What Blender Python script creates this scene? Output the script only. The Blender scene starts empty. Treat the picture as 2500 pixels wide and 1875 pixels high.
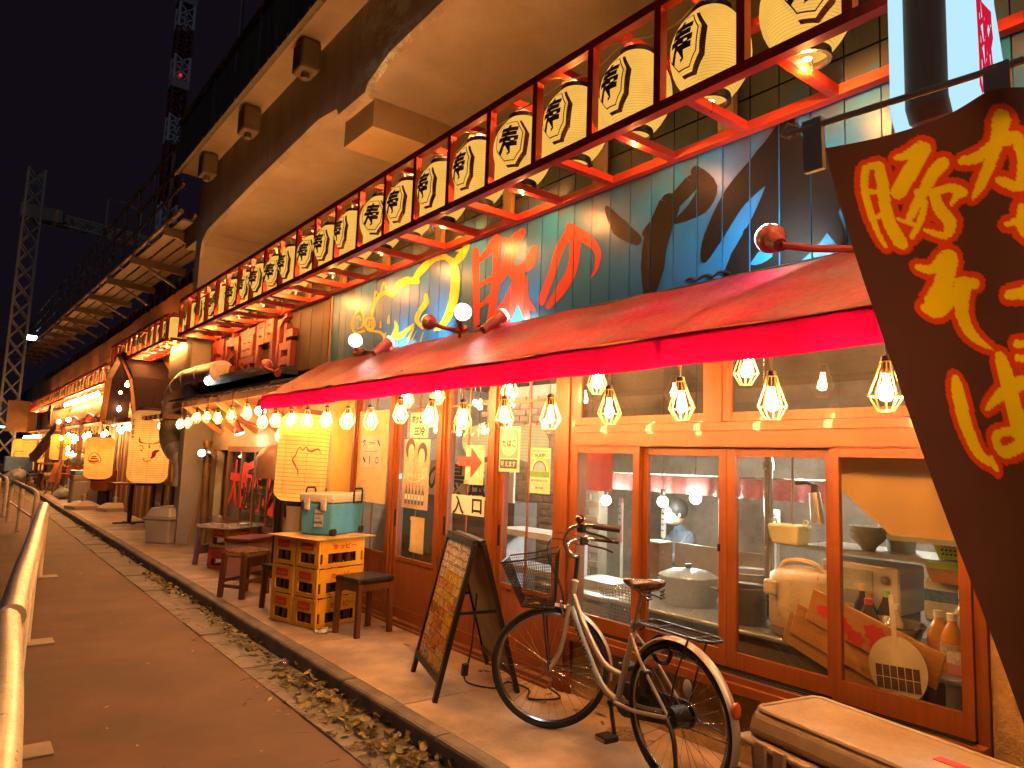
import bpy, bmesh, math, random
from mathutils import Vector, Matrix
random.seed(7)
R_ = math.radians
PI = math.pi
scene = bpy.context.scene
COL = scene.collection

# ---------------------------------------------------------------- camera, world, exposure
cam_data = bpy.data.cameras.new('camera')
cam_data.sensor_width = 36.0
cam_data.lens = 25.056
cam_data.clip_start = 0.05
cam_data.clip_end = 2000
cam = bpy.data.objects.new('camera', cam_data)
COL.objects.link(cam)
_r = Vector((0.78739469, -0.61543772, 0.03529892))
_d = Vector((0.09473038, 0.06421967, -0.99342941))
_f = Vector((0.60912704, 0.78556492, 0.10886687))
cam.matrix_world = Matrix(((_r.x, -_d.x, -_f.x, 0.0), (_r.y, -_d.y, -_f.y, 0.0), (_r.z, -_d.z, -_f.z, 1.65), (0, 0, 0, 1)))
scene.camera = cam

world = bpy.data.worlds.new('World')
scene.world = world
world.use_nodes = True
_wn = world.node_tree
_bg = _wn.nodes['Background']
_bg.inputs['Color'].default_value = (0.0052, 0.0034, 0.0062, 1)   # night sky over the city
_bg.inputs['Strength'].default_value = 1.0

sun_data = bpy.data.lights.new('night_fill', 'SUN')            # faint cool fill, added so the far tower shows against the sky
sun_data.energy = .16
sun_data.angle = R_(12)
sun_data.color = (.80, .82, 1.0)
sun = bpy.data.objects.new('night_fill', sun_data); COL.objects.link(sun)
sun.rotation_euler = (R_(48), 0, R_(-35))

vs = scene.view_settings
vs.view_transform = 'Standard'
vs.look = 'None'
vs.exposure = 0.12
vs.gamma = 1.0
vs.use_curve_mapping = False
try:
    scene.cycles.use_denoising = True
    scene.cycles.max_bounces = 6
    scene.cycles.diffuse_bounces = 2
    scene.cycles.glossy_bounces = 2
    scene.cycles.transmission_bounces = 4
    scene.cycles.transparent_max_bounces = 10
    scene.cycles.sample_clamp_indirect = 3.0
    scene.cycles.use_light_tree = True
    scene.cycles.use_adaptive_sampling = True
    scene.cycles.adaptive_threshold = .02
    scene.cycles.caustics_reflective = False
    scene.cycles.caustics_refractive = False
except Exception:
    pass

# ---------------------------------------------------------------- materials
MATS = {}

def _new(name):
    m = bpy.data.materials.new(name)
    m.use_nodes = True
    nt = m.node_tree
    nt.nodes.clear()
    out = nt.nodes.new('ShaderNodeOutputMaterial')
    return m, nt, out

def _coords(nt, scale=(1, 1, 1), rand=True):
    tc = nt.nodes.new('ShaderNodeTexCoord')
    mp = nt.nodes.new('ShaderNodeMapping')
    mp.inputs['Scale'].default_value = scale
    nt.links.new(tc.outputs['Object'], mp.inputs['Vector'])
    if not rand:
        return mp.outputs['Vector']
    oi = nt.nodes.new('ShaderNodeObjectInfo')
    ml = nt.nodes.new('ShaderNodeMath'); ml.operation = 'MULTIPLY'; ml.inputs[1].default_value = 37.0
    nt.links.new(oi.outputs['Random'], ml.inputs[0])
    ad = nt.nodes.new('ShaderNodeVectorMath'); ad.operation = 'ADD'
    nt.links.new(mp.outputs['Vector'], ad.inputs[0]); nt.links.new(ml.outputs[0], ad.inputs[1])
    return ad.outputs['Vector']

def _noise(nt, vec, scale, detail=5, rough=.6):
    n = nt.nodes.new('ShaderNodeTexNoise')
    n.inputs['Scale'].default_value = scale
    n.inputs['Detail'].default_value = detail
    n.inputs['Roughness'].default_value = rough
    nt.links.new(vec, n.inputs['Vector'])
    return n.outputs['Fac']

def _ramp(nt, fac, stops):
    r = nt.nodes.new('ShaderNodeValToRGB')
    e = r.color_ramp.elements
    while len(e) < len(stops):
        e.new(0.5)
    for k, (p, c) in enumerate(stops):
        e[k].position = p
        e[k].color = (c[0], c[1], c[2], 1) if not isinstance(c, (int, float)) else (c, c, c, 1)
    nt.links.new(fac, r.inputs['Fac'])
    return r.outputs['Color']

def mk(name, col, rough=.6, metal=0., var=.22, vscale=5., bump=.12, bscale=45., stretch=(1, 1, 1),
       dirt=None, dirt_amt=.5, dirt_scale=2.5, coat=0., spec=.5, rvar=.15, trans=0.):
    """A painted / plain surface: colour drifts with noise, patches of dirt, fine relief."""
    if name in MATS:
        return MATS[name]
    m, nt, out = _new(name)
    vec = _coords(nt, stretch)
    n1 = _noise(nt, vec, vscale)
    lo = tuple(max(0, c * (1 - var)) for c in col); hi = tuple(min(1, c * (1 + var)) for c in col)
    c = _ramp(nt, n1, [(.3, lo), (.7, hi)])
    if dirt is not None:
        n2 = _noise(nt, vec, dirt_scale, 8, .68)
        f = _ramp(nt, n2, [(.5 - .08, 0.), (.5 + .22, float(dirt_amt))])
        mx = nt.nodes.new('ShaderNodeMixRGB')
        nt.links.new(f, mx.inputs['Fac']); nt.links.new(c, mx.inputs['Color1'])
        mx.inputs['Color2'].default_value = (*dirt, 1)
        c = mx.outputs['Color']
    p = nt.nodes.new('ShaderNodeBsdfPrincipled')
    nt.links.new(c, p.inputs['Base Color'])
    p.inputs['Metallic'].default_value = metal
    p.inputs['Specular IOR Level'].default_value = spec
    p.inputs['Coat Weight'].default_value = coat
    n3 = _noise(nt, vec, bscale, 6, .65)
    if metal > .4: rvar = min(rvar, .04)
    rr = _ramp(nt, n3, [(.3, max(.03, rough - rvar)), (.7, min(1., rough + rvar))])
    nt.links.new(rr, p.inputs['Roughness'])
    if bump > 0:
        b = nt.nodes.new('ShaderNodeBump')
        b.inputs['Strength'].default_value = bump
        b.inputs['Distance'].default_value = .01
        nt.links.new(n3, b.inputs['Height'])
        nt.links.new(b.outputs['Normal'], p.inputs['Normal'])
    sh = p.outputs['BSDF']
    if trans > 0:
        t = nt.nodes.new('ShaderNodeBsdfTranslucent')
        nt.links.new(c, t.inputs['Color'])
        ms = nt.nodes.new('ShaderNodeMixShader'); ms.inputs[0].default_value = trans
        nt.links.new(sh, ms.inputs[1]); nt.links.new(t.outputs['BSDF'], ms.inputs[2])
        sh = ms.outputs['Shader']
    nt.links.new(sh, out.inputs['Surface'])
    MATS[name] = m
    return m

def wood(name, c1, c2, axis='z', rough=.5, scale=1., coat=0., bump=.15):
    """Wood with grain along one axis."""
    if name in MATS:
        return MATS[name]
    st = {'x': (.6, 14, 14), 'y': (14, .6, 14), 'z': (14, 14, .6)}[axis]
    m, nt, out = _new(name)
    vec = _coords(nt, tuple(s * scale for s in st))
    n = _noise(nt, vec, 3.0, 7, .7)
    c = _ramp(nt, n, [(.28, c1), (.5, tuple((a + b) / 2 for a, b in zip(c1, c2))), (.75, c2)])
    vec2 = _coords(nt, (1, 1, 1))
    n2 = _noise(nt, vec2, 3., 4)
    f = _ramp(nt, n2, [(.35, .72), (.7, 1.)])
    mx = nt.nodes.new('ShaderNodeMixRGB'); mx.blend_type = 'MULTIPLY'; mx.inputs['Fac'].default_value = 1
    nt.links.new(c, mx.inputs['Color1']); nt.links.new(f, mx.inputs['Color2'])
    p = nt.nodes.new('ShaderNodeBsdfPrincipled')
    nt.links.new(mx.outputs['Color'], p.inputs['Base Color'])
    p.inputs['Roughness'].default_value = rough
    p.inputs['Coat Weight'].default_value = coat
    b = nt.nodes.new('ShaderNodeBump'); b.inputs['Strength'].default_value = bump; b.inputs['Distance'].default_value = .004
    nt.links.new(n, b.inputs['Height']); nt.links.new(b.outputs['Normal'], p.inputs['Normal'])
    nt.links.new(p.outputs['BSDF'], out.inputs['Surface'])
    MATS[name] = m
    return m

def em(name, col, strength):
    if name in MATS:
        return MATS[name]
    m, nt, out = _new(name)
    e = nt.nodes.new('ShaderNodeEmission')
    e.inputs['Color'].default_value = (*col, 1); e.inputs['Strength'].default_value = strength
    nt.links.new(e.outputs[0], out.inputs['Surface'])
    MATS[name] = m
    return m

def glass_mat(name, tint=(.93, .95, .93), dirt=.06, dirt_col=(.55, .55, .5), streak=False, refl=1.):
    """Thin window pane: clear with fresnel reflections, specks and streaks of grime."""
    if name in MATS:
        return MATS[name]
    m, nt, out = _new(name)
    tr = nt.nodes.new('ShaderNodeBsdfTransparent'); tr.inputs['Color'].default_value = (*tint, 1)
    gl = nt.nodes.new('ShaderNodeBsdfGlossy'); gl.inputs['Roughness'].default_value = .03
    lw = nt.nodes.new('ShaderNodeLayerWeight'); lw.inputs['Blend'].default_value = .5
    pw = nt.nodes.new('ShaderNodeMath'); pw.operation = 'POWER'; pw.inputs[1].default_value = 4.; nt.links.new(lw.outputs['Facing'], pw.inputs[0])
    fm = nt.nodes.new('ShaderNodeMath'); fm.operation = 'MULTIPLY_ADD'; fm.inputs[1].default_value = .55 * refl; fm.inputs[2].default_value = .035 * refl
    nt.links.new(pw.outputs[0], fm.inputs[0])
    m1 = nt.nodes.new('ShaderNodeMixShader')
    nt.links.new(fm.outputs[0], m1.inputs[0]); nt.links.new(tr.outputs[0], m1.inputs[1]); nt.links.new(gl.outputs[0], m1.inputs[2])
    df = nt.nodes.new('ShaderNodeBsdfDiffuse'); df.inputs['Color'].default_value = (*dirt_col, 1)
    tl = nt.nodes.new('ShaderNodeBsdfTranslucent'); tl.inputs['Color'].default_value = (*dirt_col, 1)
    md = nt.nodes.new('ShaderNodeMixShader'); md.inputs[0].default_value = .6
    nt.links.new(df.outputs[0], md.inputs[1]); nt.links.new(tl.outputs[0], md.inputs[2])
    vec = _coords(nt, (1, 1, 1))
    n1 = _noise(nt, vec, 2.2, 6, .7)
    f1 = _ramp(nt, n1, [(.35, .15 * dirt), (.75, dirt)])
    fac = f1
    if streak:
        n2 = _noise(nt, vec, 75, 2, .5)
        f2 = _ramp(nt, n2, [(.62, 0.), (.70, .55)])
        n3 = _noise(nt, _coords(nt, (1, 9, .8)), 3., 4)
        f3 = _ramp(nt, n3, [(.45, 0.), (.75, 1.)])
        mu = nt.nodes.new('ShaderNodeMath'); mu.operation = 'MULTIPLY'
        nt.links.new(f2, mu.inputs[0]); nt.links.new(f3, mu.inputs[1])
        ad = nt.nodes.new('ShaderNodeMath'); ad.operation = 'ADD'
        nt.links.new(mu.outputs[0], ad.inputs[0]); nt.links.new(f1, ad.inputs[1])
        fac = ad.outputs[0]
    m2 = nt.nodes.new('ShaderNodeMixShader')
    nt.links.new(fac, m2.inputs[0]); nt.links.new(m1.outputs[0], m2.inputs[1]); nt.links.new(md.outputs[0], m2.inputs[2])
    nt.links.new(m2.outputs[0], out.inputs['Surface'])
    MATS[name] = m
    return m

def paper_lantern(name, col, strength, period, line=.06, seam=0, lit=False, rib=.62):
    """Glowing lantern paper: the ribs and seams let less light through."""
    if name in MATS:
        return MATS[name]
    m, nt, out = _new(name)
    tc = nt.nodes.new('ShaderNodeTexCoord')
    sp = nt.nodes.new('ShaderNodeSeparateXYZ'); nt.links.new(tc.outputs['Object'], sp.inputs[0])
    d = nt.nodes.new('ShaderNodeMath'); d.operation = 'DIVIDE'; d.inputs[1].default_value = period
    nt.links.new(sp.outputs['Z'], d.inputs[0])
    fr = nt.nodes.new('ShaderNodeMath'); fr.operation = 'FRACT'; nt.links.new(d.outputs[0], fr.inputs[0])
    c = _ramp(nt, fr.outputs[0], [(0., rib), (line, rib), (line + .05, 1.), (.95, 1.), (1., rib)])
    if seam:
        at = nt.nodes.new('ShaderNodeMath'); at.operation = 'ARCTAN2'
        nt.links.new(sp.outputs['Y'], at.inputs[0]); nt.links.new(sp.outputs['X'], at.inputs[1])
        ml = nt.nodes.new('ShaderNodeMath'); ml.operation = 'MULTIPLY'; ml.inputs[1].default_value = seam / (2 * PI)
        nt.links.new(at.outputs[0], ml.inputs[0])
        f2 = nt.nodes.new('ShaderNodeMath'); f2.operation = 'FRACT'; nt.links.new(ml.outputs[0], f2.inputs[0])
        c2 = _ramp(nt, f2.outputs[0], [(0., .7), (.015, .7), (.03, 1.), (.985, 1.), (1., .7)])
        mx0 = nt.nodes.new('ShaderNodeMixRGB'); mx0.blend_type = 'MULTIPLY'; mx0.inputs['Fac'].default_value = 1
        nt.links.new(c, mx0.inputs['Color1']); nt.links.new(c2, mx0.inputs['Color2'])
        c = mx0.outputs['Color']
    n = _noise(nt, _coords(nt, (1, 1, 1)), 6., 5)
    c3 = _ramp(nt, n, [(.3, .86), (.7, 1.05)])
    mx = nt.nodes.new('ShaderNodeMixRGB'); mx.blend_type = 'MULTIPLY'; mx.inputs['Fac'].default_value = 1
    nt.links.new(c, mx.inputs['Color1']); nt.links.new(c3, mx.inputs['Color2'])
    mc = nt.nodes.new('ShaderNodeMixRGB'); mc.blend_type = 'MULTIPLY'; mc.inputs['Fac'].default_value = 1
    nt.links.new(mx.outputs['Color'], mc.inputs['Color1']); mc.inputs['Color2'].default_value = (*col, 1)
    e = nt.nodes.new('ShaderNodeEmission'); e.inputs['Strength'].default_value = strength
    nt.links.new(mc.outputs['Color'], e.inputs['Color'])
    df = nt.nodes.new('ShaderNodeBsdfTranslucent' if lit else 'ShaderNodeBsdfDiffuse'); df.inputs['Color'].default_value = (.006, .004, .002, 1)
    if lit: nt.links.new(mc.outputs['Color'], df.inputs['Color'])
    ad = nt.nodes.new('ShaderNodeAddShader')
    nt.links.new(e.outputs[0], ad.inputs[0]); nt.links.new(df.outputs[0], ad.inputs[1])
    nt.links.new(ad.outputs[0], out.inputs['Surface'])
    MATS[name] = m
    return m

# ---------------------------------------------------------------- mesh builder
class MB:
    def __init__(s):
        s.v = []; s.f = []

    def add(s, vs_, fs_):
        o = len(s.v)
        s.v.extend([tuple(v) for v in vs_]); s.f.extend([tuple(i + o for i in f) for f in fs_])
        return s

    def box(s, x0, y0, z0, x1, y1, z1):
        x0, x1 = min(x0, x1), max(x0, x1); y0, y1 = min(y0, y1), max(y0, y1); z0, z1 = min(z0, z1), max(z0, z1)
        return s.add([(x0, y0, z0), (x1, y0, z0), (x1, y1, z0), (x0, y1, z0), (x0, y0, z1), (x1, y0, z1), (x1, y1, z1), (x0, y1, z1)],
                     [(0, 3, 2, 1), (4, 5, 6, 7), (0, 1, 5, 4), (1, 2, 6, 5), (2, 3, 7, 6), (3, 0, 4, 7)])

    def bbox(s, x0, y0, z0, x1, y1, z1, b=.01):
        """box with bevelled vertical and top edges (frustum rim), 8-sided plan"""
        def ring(z, i):
            a, c, d, e = x0 + i, y0 + i, x1 - i, y1 - i
            return [(a + b, c, z), (d - b, c, z), (d, c + b, z), (d, e - b, z), (d - b, e, z), (a + b, e, z), (a, e - b, z), (a, c + b, z)]
        V = ring(z0, b * .6) + ring(z0 + b, 0) + ring(z1 - b, 0) + ring(z1, b * .6)
        F = [tuple(reversed(range(8))), tuple(range(24, 32))]
        for k in range(3):
            for i in range(8):
                j = (i + 1) % 8
                F.append((k * 8 + i, k * 8 + j, k * 8 + 8 + j, k * 8 + 8 + i))
        return s.add(V, F)

    def taper(s, c0, sz0, c1, sz1):
        """frustum between two horizontal rectangles"""
        V = []
        for c, z in ((c0, sz0), (c1, sz1)):
            for a, b in ((-1, -1), (1, -1), (1, 1), (-1, 1)):
                V.append((c[0] + a * z[0] / 2, c[1] + b * z[1] / 2, c[2]))
        return s.add(V, [(0, 3, 2, 1), (4, 5, 6, 7), (0, 1, 5, 4), (1, 2, 6, 5), (2, 3, 7, 6), (3, 0, 4, 7)])

    def bar(s, p0, p1, w, h, up=(0, 0, 1)):
        p0, p1 = Vector(p0), Vector(p1)
        d = (p1 - p0).normalized(); up = Vector(up)
        if abs(d.dot(up)) > .98:
            up = Vector((1, 0, 0))
        sd = d.cross(up).normalized(); u = sd.cross(d).normalized()
        V = []
        for p in (p0, p1):
            for a, b in ((-1, -1), (1, -1), (1, 1), (-1, 1)):
                V.append(p + sd * (a * w / 2) + u * (b * h / 2))
        return s.add(V, [(0, 3, 2, 1), (4, 5, 6, 7), (0, 1, 5, 4), (1, 2, 6, 5), (2, 3, 7, 6), (3, 0, 4, 7)])

    def tube(s, pts, r, n=8, closed=False, caps=True):
        pts = [Vector(p) for p in pts]
        m = len(pts)
        rs = r if isinstance(r, (list, tuple)) else [r] * m
        ref = None; V = []; F = []
        for i, p in enumerate(pts):
            if closed:
                d = (pts[(i + 1) % m] - pts[i - 1])
            else:
                d = pts[min(i + 1, m - 1)] - pts[max(i - 1, 0)]
            d = d.normalized() if d.length > 1e-9 else Vector((0, 0, 1))
            if ref is None:
                ref = Vector((0, 0, 1)) if abs(d.z) < .9 else Vector((1, 0, 0))
            a = d.cross(ref)
            if a.length < 1e-6:
                a = d.cross(Vector((1, .3, .2)))
            a.normalize(); b = a.cross(d).normalized(); ref = b
            ref = b
            for k in range(n):
                t = 2 * PI * k / n
                V.append(p + (a * math.cos(t) + b * math.sin(t)) * rs[i])
        for i in range(m if closed else m - 1):
            for k in range(n):
                j = (i + 1) % m; l = (k + 1) % n
                F.append((i * n + k, j * n + k, j * n + l, i * n + l))
        if caps and not closed:
            F.append(tuple(range(n))); F.append(tuple(reversed(range((m - 1) * n, m * n))))
        return s.add(V, F)

    def cyl(s, p0, p1, r0, r1=None, n=14, caps=True):
        return s.tube([p0, p1], [r0, r0 if r1 is None else r1], n, caps=caps)

    def lathe(s, prof, c=(0, 0, 0), n=20, rot=None, cap0=False, cap1=False):
        V = []; F = []
        c = Vector(c)
        for r, z in prof:
            for k in range(n):
                t = 2 * PI * k / n
                q = Vector((r * math.cos(t), r * math.sin(t), z))
                if rot is not None:
                    q = rot @ q
                V.append(c + q)
        for i in range(len(prof) - 1):
            for k in range(n):
                l = (k + 1) % n
                F.append((i * n + k, i * n + l, (i + 1) * n + l, (i + 1) * n + k))
        if cap0: F.append(tuple(reversed(range(n))))
        if cap1: F.append(tuple(range((len(prof) - 1) * n, len(prof) * n)))
        return s.add(V, F)

    def ball(s, c, r, n=12, m=8, sc=(1, 1, 1)):
        prof = [(max(1e-4, math.sin(PI * i / m)) * r, -math.cos(PI * i / m) * r) for i in range(m + 1)]
        V = []; F = []
        for rr, z in prof:
            for k in range(n):
                t = 2 * PI * k / n
                V.append((c[0] + rr * math.cos(t) * sc[0], c[1] + rr * math.sin(t) * sc[1], c[2] + z * sc[2]))
        for i in range(m):
            for k in range(n):
                l = (k + 1) % n
                F.append((i * n + k, i * n + l, (i + 1) * n + l, (i + 1) * n + k))
        return s.add(V, F)

    def prism(s, poly, m2w, depth):
        """poly: 2-D outline; m2w(u, v, d) -> world; d runs 0..depth"""
        n = len(poly)
        V = [m2w(u, v, 0) for u, v in poly] + [m2w(u, v, depth) for u, v in poly]
        F = [tuple(reversed(range(n))), tuple(range(n, 2 * n))] + [(i, (i + 1) % n, n + (i + 1) % n, n + i) for i in range(n)]
        return s.add(V, F)

    def grid(s, fn, nu, nv, u0=0., u1=1., v0=0., v1=1.):
        V = [fn(u0 + (u1 - u0) * i / nu, v0 + (v1 - v0) * j / nv) for j in range(nv + 1) for i in range(nu + 1)]
        F = [(j * (nu + 1) + i, j * (nu + 1) + i + 1, (j + 1) * (nu + 1) + i + 1, (j + 1) * (nu + 1) + i) for j in range(nv) for i in range(nu)]
        return s.add(V, F)

    def mesh(s, name, mat, smooth=False):
        me = bpy.data.meshes.new(name)
        me.from_pydata([tuple(v) for v in s.v], [], s.f)
        me.validate()
        bm = bmesh.new(); bm.from_mesh(me)
        bmesh.ops.recalc_face_normals(bm, faces=bm.faces)
        bm.to_mesh(me); bm.free()
        if mat is not None:
            me.materials.append(mat)
        if smooth:
            me.polygons.foreach_set('use_smooth', [True] * len(me.polygons))
            try:
                me.set_sharp_from_angle(angle=R_(42))
            except Exception:
                pass
        me.update()
        return me

    def build(s, name, mat, parent=None, smooth=False, loc=None):
        o = bpy.data.objects.new(name, s.mesh(name, mat, smooth))
        COL.objects.link(o)
        if parent is not None:
            o.parent = parent
            if parent.name in WROOT:
                o.matrix_parent_inverse = Matrix.Translation(-Vector(parent.location))
        if loc is not None:
            o.location = loc
        return o

WROOT = set()
def inst(name, me, parent=None, loc=(0, 0, 0), rot=(0, 0, 0), sc=None):
    o = bpy.data.objects.new(name, me); COL.objects.link(o)
    o.parent = parent; o.location = loc; o.rotation_euler = rot
    if parent is not None and parent.name in WROOT:
        o.matrix_parent_inverse = Matrix.Translation(-Vector(parent.location))
    if sc is not None:
        o.scale = sc
    return o

def tag(o, label=None, cat=None, group=None, kind=None):
    if label: o['label'] = label
    if cat: o['category'] = cat
    if group: o['group'] = group
    if kind: o['kind'] = kind
    return o

def thing(name, label, cat, loc=(0, 0, 0), rz=0., group=None):
    o = bpy.data.objects.new(name, None); COL.objects.link(o)
    o.empty_display_size = .1
    o.location = loc; o.rotation_euler = (0, 0, rz)
    return tag(o, label, cat, group)

def wthing(name, label, cat, base, group=None):
    """a thing whose parts are written in street coordinates; the Empty stands at its base"""
    o = thing(name, label, cat, base, 0., group)
    WROOT.add(o.name)
    return o

def struct(o):
    o['kind'] = 'structure'
    return o

def kids(o):
    return [c for c in bpy.data.objects if c.parent == o]

def copy_tree(o, parent=None):
    c = o.copy(); COL.objects.link(c); c.parent = parent
    for ch in TREE.get(o.name, None) or kids(o):
        copy_tree(ch, c)
    return c
TREE = {}

# ---------------------------------------------------------------- lettering
_GC = {}
def glyph(text, offset=0., res=5):
    """2-D mesh of a text line, height about 1, centred on its own box."""
    key = (text, offset, res)
    if key in _GC:
        return _GC[key]
    cu = bpy.data.curves.new('txt', 'FONT')
    cu.body = text; cu.size = 1.; cu.offset = offset; cu.resolution_u = res
    cu.fill_mode = 'FRONT'
    ob = bpy.data.objects.new('txt', cu); COL.objects.link(ob)
    bpy.context.view_layer.update()
    dg = bpy.context.evaluated_depsgraph_get()
    me = bpy.data.meshes.new_from_object(ob.evaluated_get(dg))
    V = [(v.co.x, v.co.y) for v in me.vertices]; F = [tuple(p.vertices) for p in me.polygons]
    bpy.data.objects.remove(ob); bpy.data.curves.remove(cu); bpy.data.meshes.remove(me)
    if V:
        xs = [v[0] for v in V]; ys = [v[1] for v in V]
        cx, cy = (min(xs) + max(xs)) / 2, (min(ys) + max(ys)) / 2
        V = [(x - cx, y - cy) for x, y in V]
        w, h = max(xs) - min(xs), max(ys) - min(ys)
    else:
        w = h = 1.
    _GC[key] = (V, F, w, h)
    return _GC[key]

def text_poly(text, w, h, cx=0., cy=0., offset=0., shear=0., rot=0., keep=False, flip=1):
    """the text scaled into a w x h box at (cx, cy)"""
    V, F, gw, gh = glyph(text, offset)
    sx, sy = w / gw, h / gh
    if keep:
        sx = sy = min(sx, sy)
    c, s_ = math.cos(rot), math.sin(rot)
    out = []
    for x, y in V:
        x, y = x * sx * flip, y * sy
        x += y * shear
        out.append((cx + x * c - y * s_, cy + x * s_ + y * c))
    return out, F

def stroke(pts, w):
    """a brush stroke: polyline with a width at each point -> 2-D quads with rounded ends"""
    n = len(pts)
    # resample with Catmull-Rom for a fluid line
    P = []; Wd = []
    ww = w if isinstance(w, (list, tuple)) else [w] * n
    if n == 2:
        P = list(pts); Wd = list(ww)
    else:
        for i in range(n - 1):
            p0 = pts[max(i - 1, 0)]; p1 = pts[i]; p2 = pts[i + 1]; p3 = pts[min(i + 2, n - 1)]
            for k in range(4):
                t = k / 4
                P.append(tuple(.5 * (2 * p1[a] + (p2[a] - p0[a]) * t + (2 * p0[a] - 5 * p1[a] + 4 * p2[a] - p3[a]) * t * t + (3 * p1[a] - p0[a] - 3 * p2[a] + p3[a]) * t ** 3) for a in (0, 1)))
                Wd.append(ww[i] + (ww[i + 1] - ww[i]) * t)
        P.append(pts[-1]); Wd.append(ww[-1])
    V = []; F = []
    m = len(P)
    for i in range(m):
        a = P[max(i - 1, 0)]; b = P[min(i + 1, m - 1)]
        dx, dy = b[0] - a[0], b[1] - a[1]
        L = math.hypot(dx, dy) or 1
        nx, ny = -dy / L, dx / L
        V += [(P[i][0] + nx * Wd[i] / 2, P[i][1] + ny * Wd[i] / 2), (P[i][0] - nx * Wd[i] / 2, P[i][1] - ny * Wd[i] / 2)]
    for i in range(m - 1):
        F.append((2 * i, 2 * i + 1, 2 * i + 3, 2 * i + 2))
    for (e, q, sgn) in ((0, 1, 1), (m - 1, m - 2, 1)):
        dx, dy = P[e][0] - P[q][0], P[e][1] - P[q][1]
        L = math.hypot(dx, dy) or 1
        r = Wd[e] / 2
        if r < 1e-4: continue
        a0 = math.atan2(dy, dx)
        o = len(V)
        V += [(P[e][0] + r * math.cos(a0 + t) * .9, P[e][1] + r * math.sin(a0 + t)) for t in [(-PI / 2 + PI * k / 6) for k in range(7)]]
        F.append(tuple(range(o, o + 7)))
    return V, F

def cut_grid(V, F, step):
    """slice a flat 2-D mesh so that it can follow a curved surface"""
    bm = bmesh.new()
    vv = [bm.verts.new((x, y, 0)) for x, y in V]
    for f in F:
        try:
            bm.faces.new([vv[i] for i in f])
        except ValueError:
            pass
    xs = [v[0] for v in V]; ys = [v[1] for v in V]
    for ax, lo, hi in ((0, min(xs), max(xs)), (1, min(ys), max(ys))):
        k = math.ceil(lo / step)
        while k * step < hi:
            co = [0, 0, 0]; co[ax] = k * step; no = [0, 0, 0]; no[ax] = 1
            bmesh.ops.bisect_plane(bm, geom=bm.verts[:] + bm.edges[:] + bm.faces[:], plane_co=co, plane_no=no)
            k += 1
    bm.verts.index_update()
    V2 = [(v.co.x, v.co.y) for v in bm.verts]; F2 = [tuple(v.index for v in f.verts) for f in bm.faces]
    bm.free()
    return V2, F2

class Ink(MB):
    """flat print laid over a surface: m(u, v, k) maps to space, k lifts layers apart"""
    def put(s, VF, m, k=0, step=None):
        V, F = VF
        if step:
            V, F = cut_grid(V, F, step)
        return s.add([m(u, v, k) for u, v in V], F)

    def strokes(s, L, m, k=0, step=None, dk=.0002):
        for i, (pts, w) in enumerate(L):
            s.put(stroke(pts, w), m, k + dk * i, step)
        return s

def rect(w, h, cx=0, cy=0):
    return [(cx - w / 2, cy - h / 2), (cx + w / 2, cy - h / 2), (cx + w / 2, cy + h / 2), (cx - w / 2, cy + h / 2)], [(0, 1, 2, 3)]

def disc(r, cx=0, cy=0, n=28, ry=None):
    ry = r if ry is None else ry
    return [(cx + r * math.cos(2 * PI * k / n), cy + ry * math.sin(2 * PI * k / n)) for k in range(n)], [tuple(range(n))]

def ringp(r0, r1, cx=0, cy=0, n=28, a0=0., a1=2 * PI):
    V = []
    for k in range(n + 1):
        t = a0 + (a1 - a0) * k / n
        V += [(cx + r0 * math.cos(t), cy + r0 * math.sin(t)), (cx + r1 * math.cos(t), cy + r1 * math.sin(t))]
    return V, [(2 * k, 2 * k + 1, 2 * k + 3, 2 * k + 2) for k in range(n)]

# facing maps: a flat thing facing the street (normal -X), u runs to the right as seen (towards -Y), v up
def face_x(x, y, z, lift=.002):
    return lambda u, v, k=0.: (x - lift - k, y - u, z + v)

# ================================================================ THE SETTING
PZ = .12                      # pavement level
asphalt = mk('asphalt', (.125, .066, .040), .78, var=.25, vscale=1.3, bump=.35, bscale=130, dirt=(.05, .04, .035), dirt_amt=.6, dirt_scale=.9, rvar=.12)
conc_gut = mk('gutter concrete', (.21, .18, .145), .85, var=.22, vscale=4, bump=.35, bscale=90, dirt=(.1, .075, .05), dirt_amt=.6, dirt_scale=3)
conc_kerb = mk('kerb concrete', (.2, .16, .125), .8, var=.25, vscale=5, bump=.4, bscale=80, dirt=(.05, .04, .03), dirt_amt=.7, dirt_scale=4)
conc_pave = mk('pavement concrete', (.50, .34, .22), .62, var=.2, vscale=2.2, bump=.25, bscale=75, dirt=(.1, .075, .055), dirt_amt=.7, dirt_scale=1.6, rvar=.18)
conc_via = mk('viaduct concrete', (.30, .255, .21), .72, var=.14, vscale=1.1, bump=.16, bscale=30, dirt=(.17, .125, .085), dirt_amt=.7, dirt_scale=.8)
black_joint = mk('joint dirt', (.02, .016, .012), .9)

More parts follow.
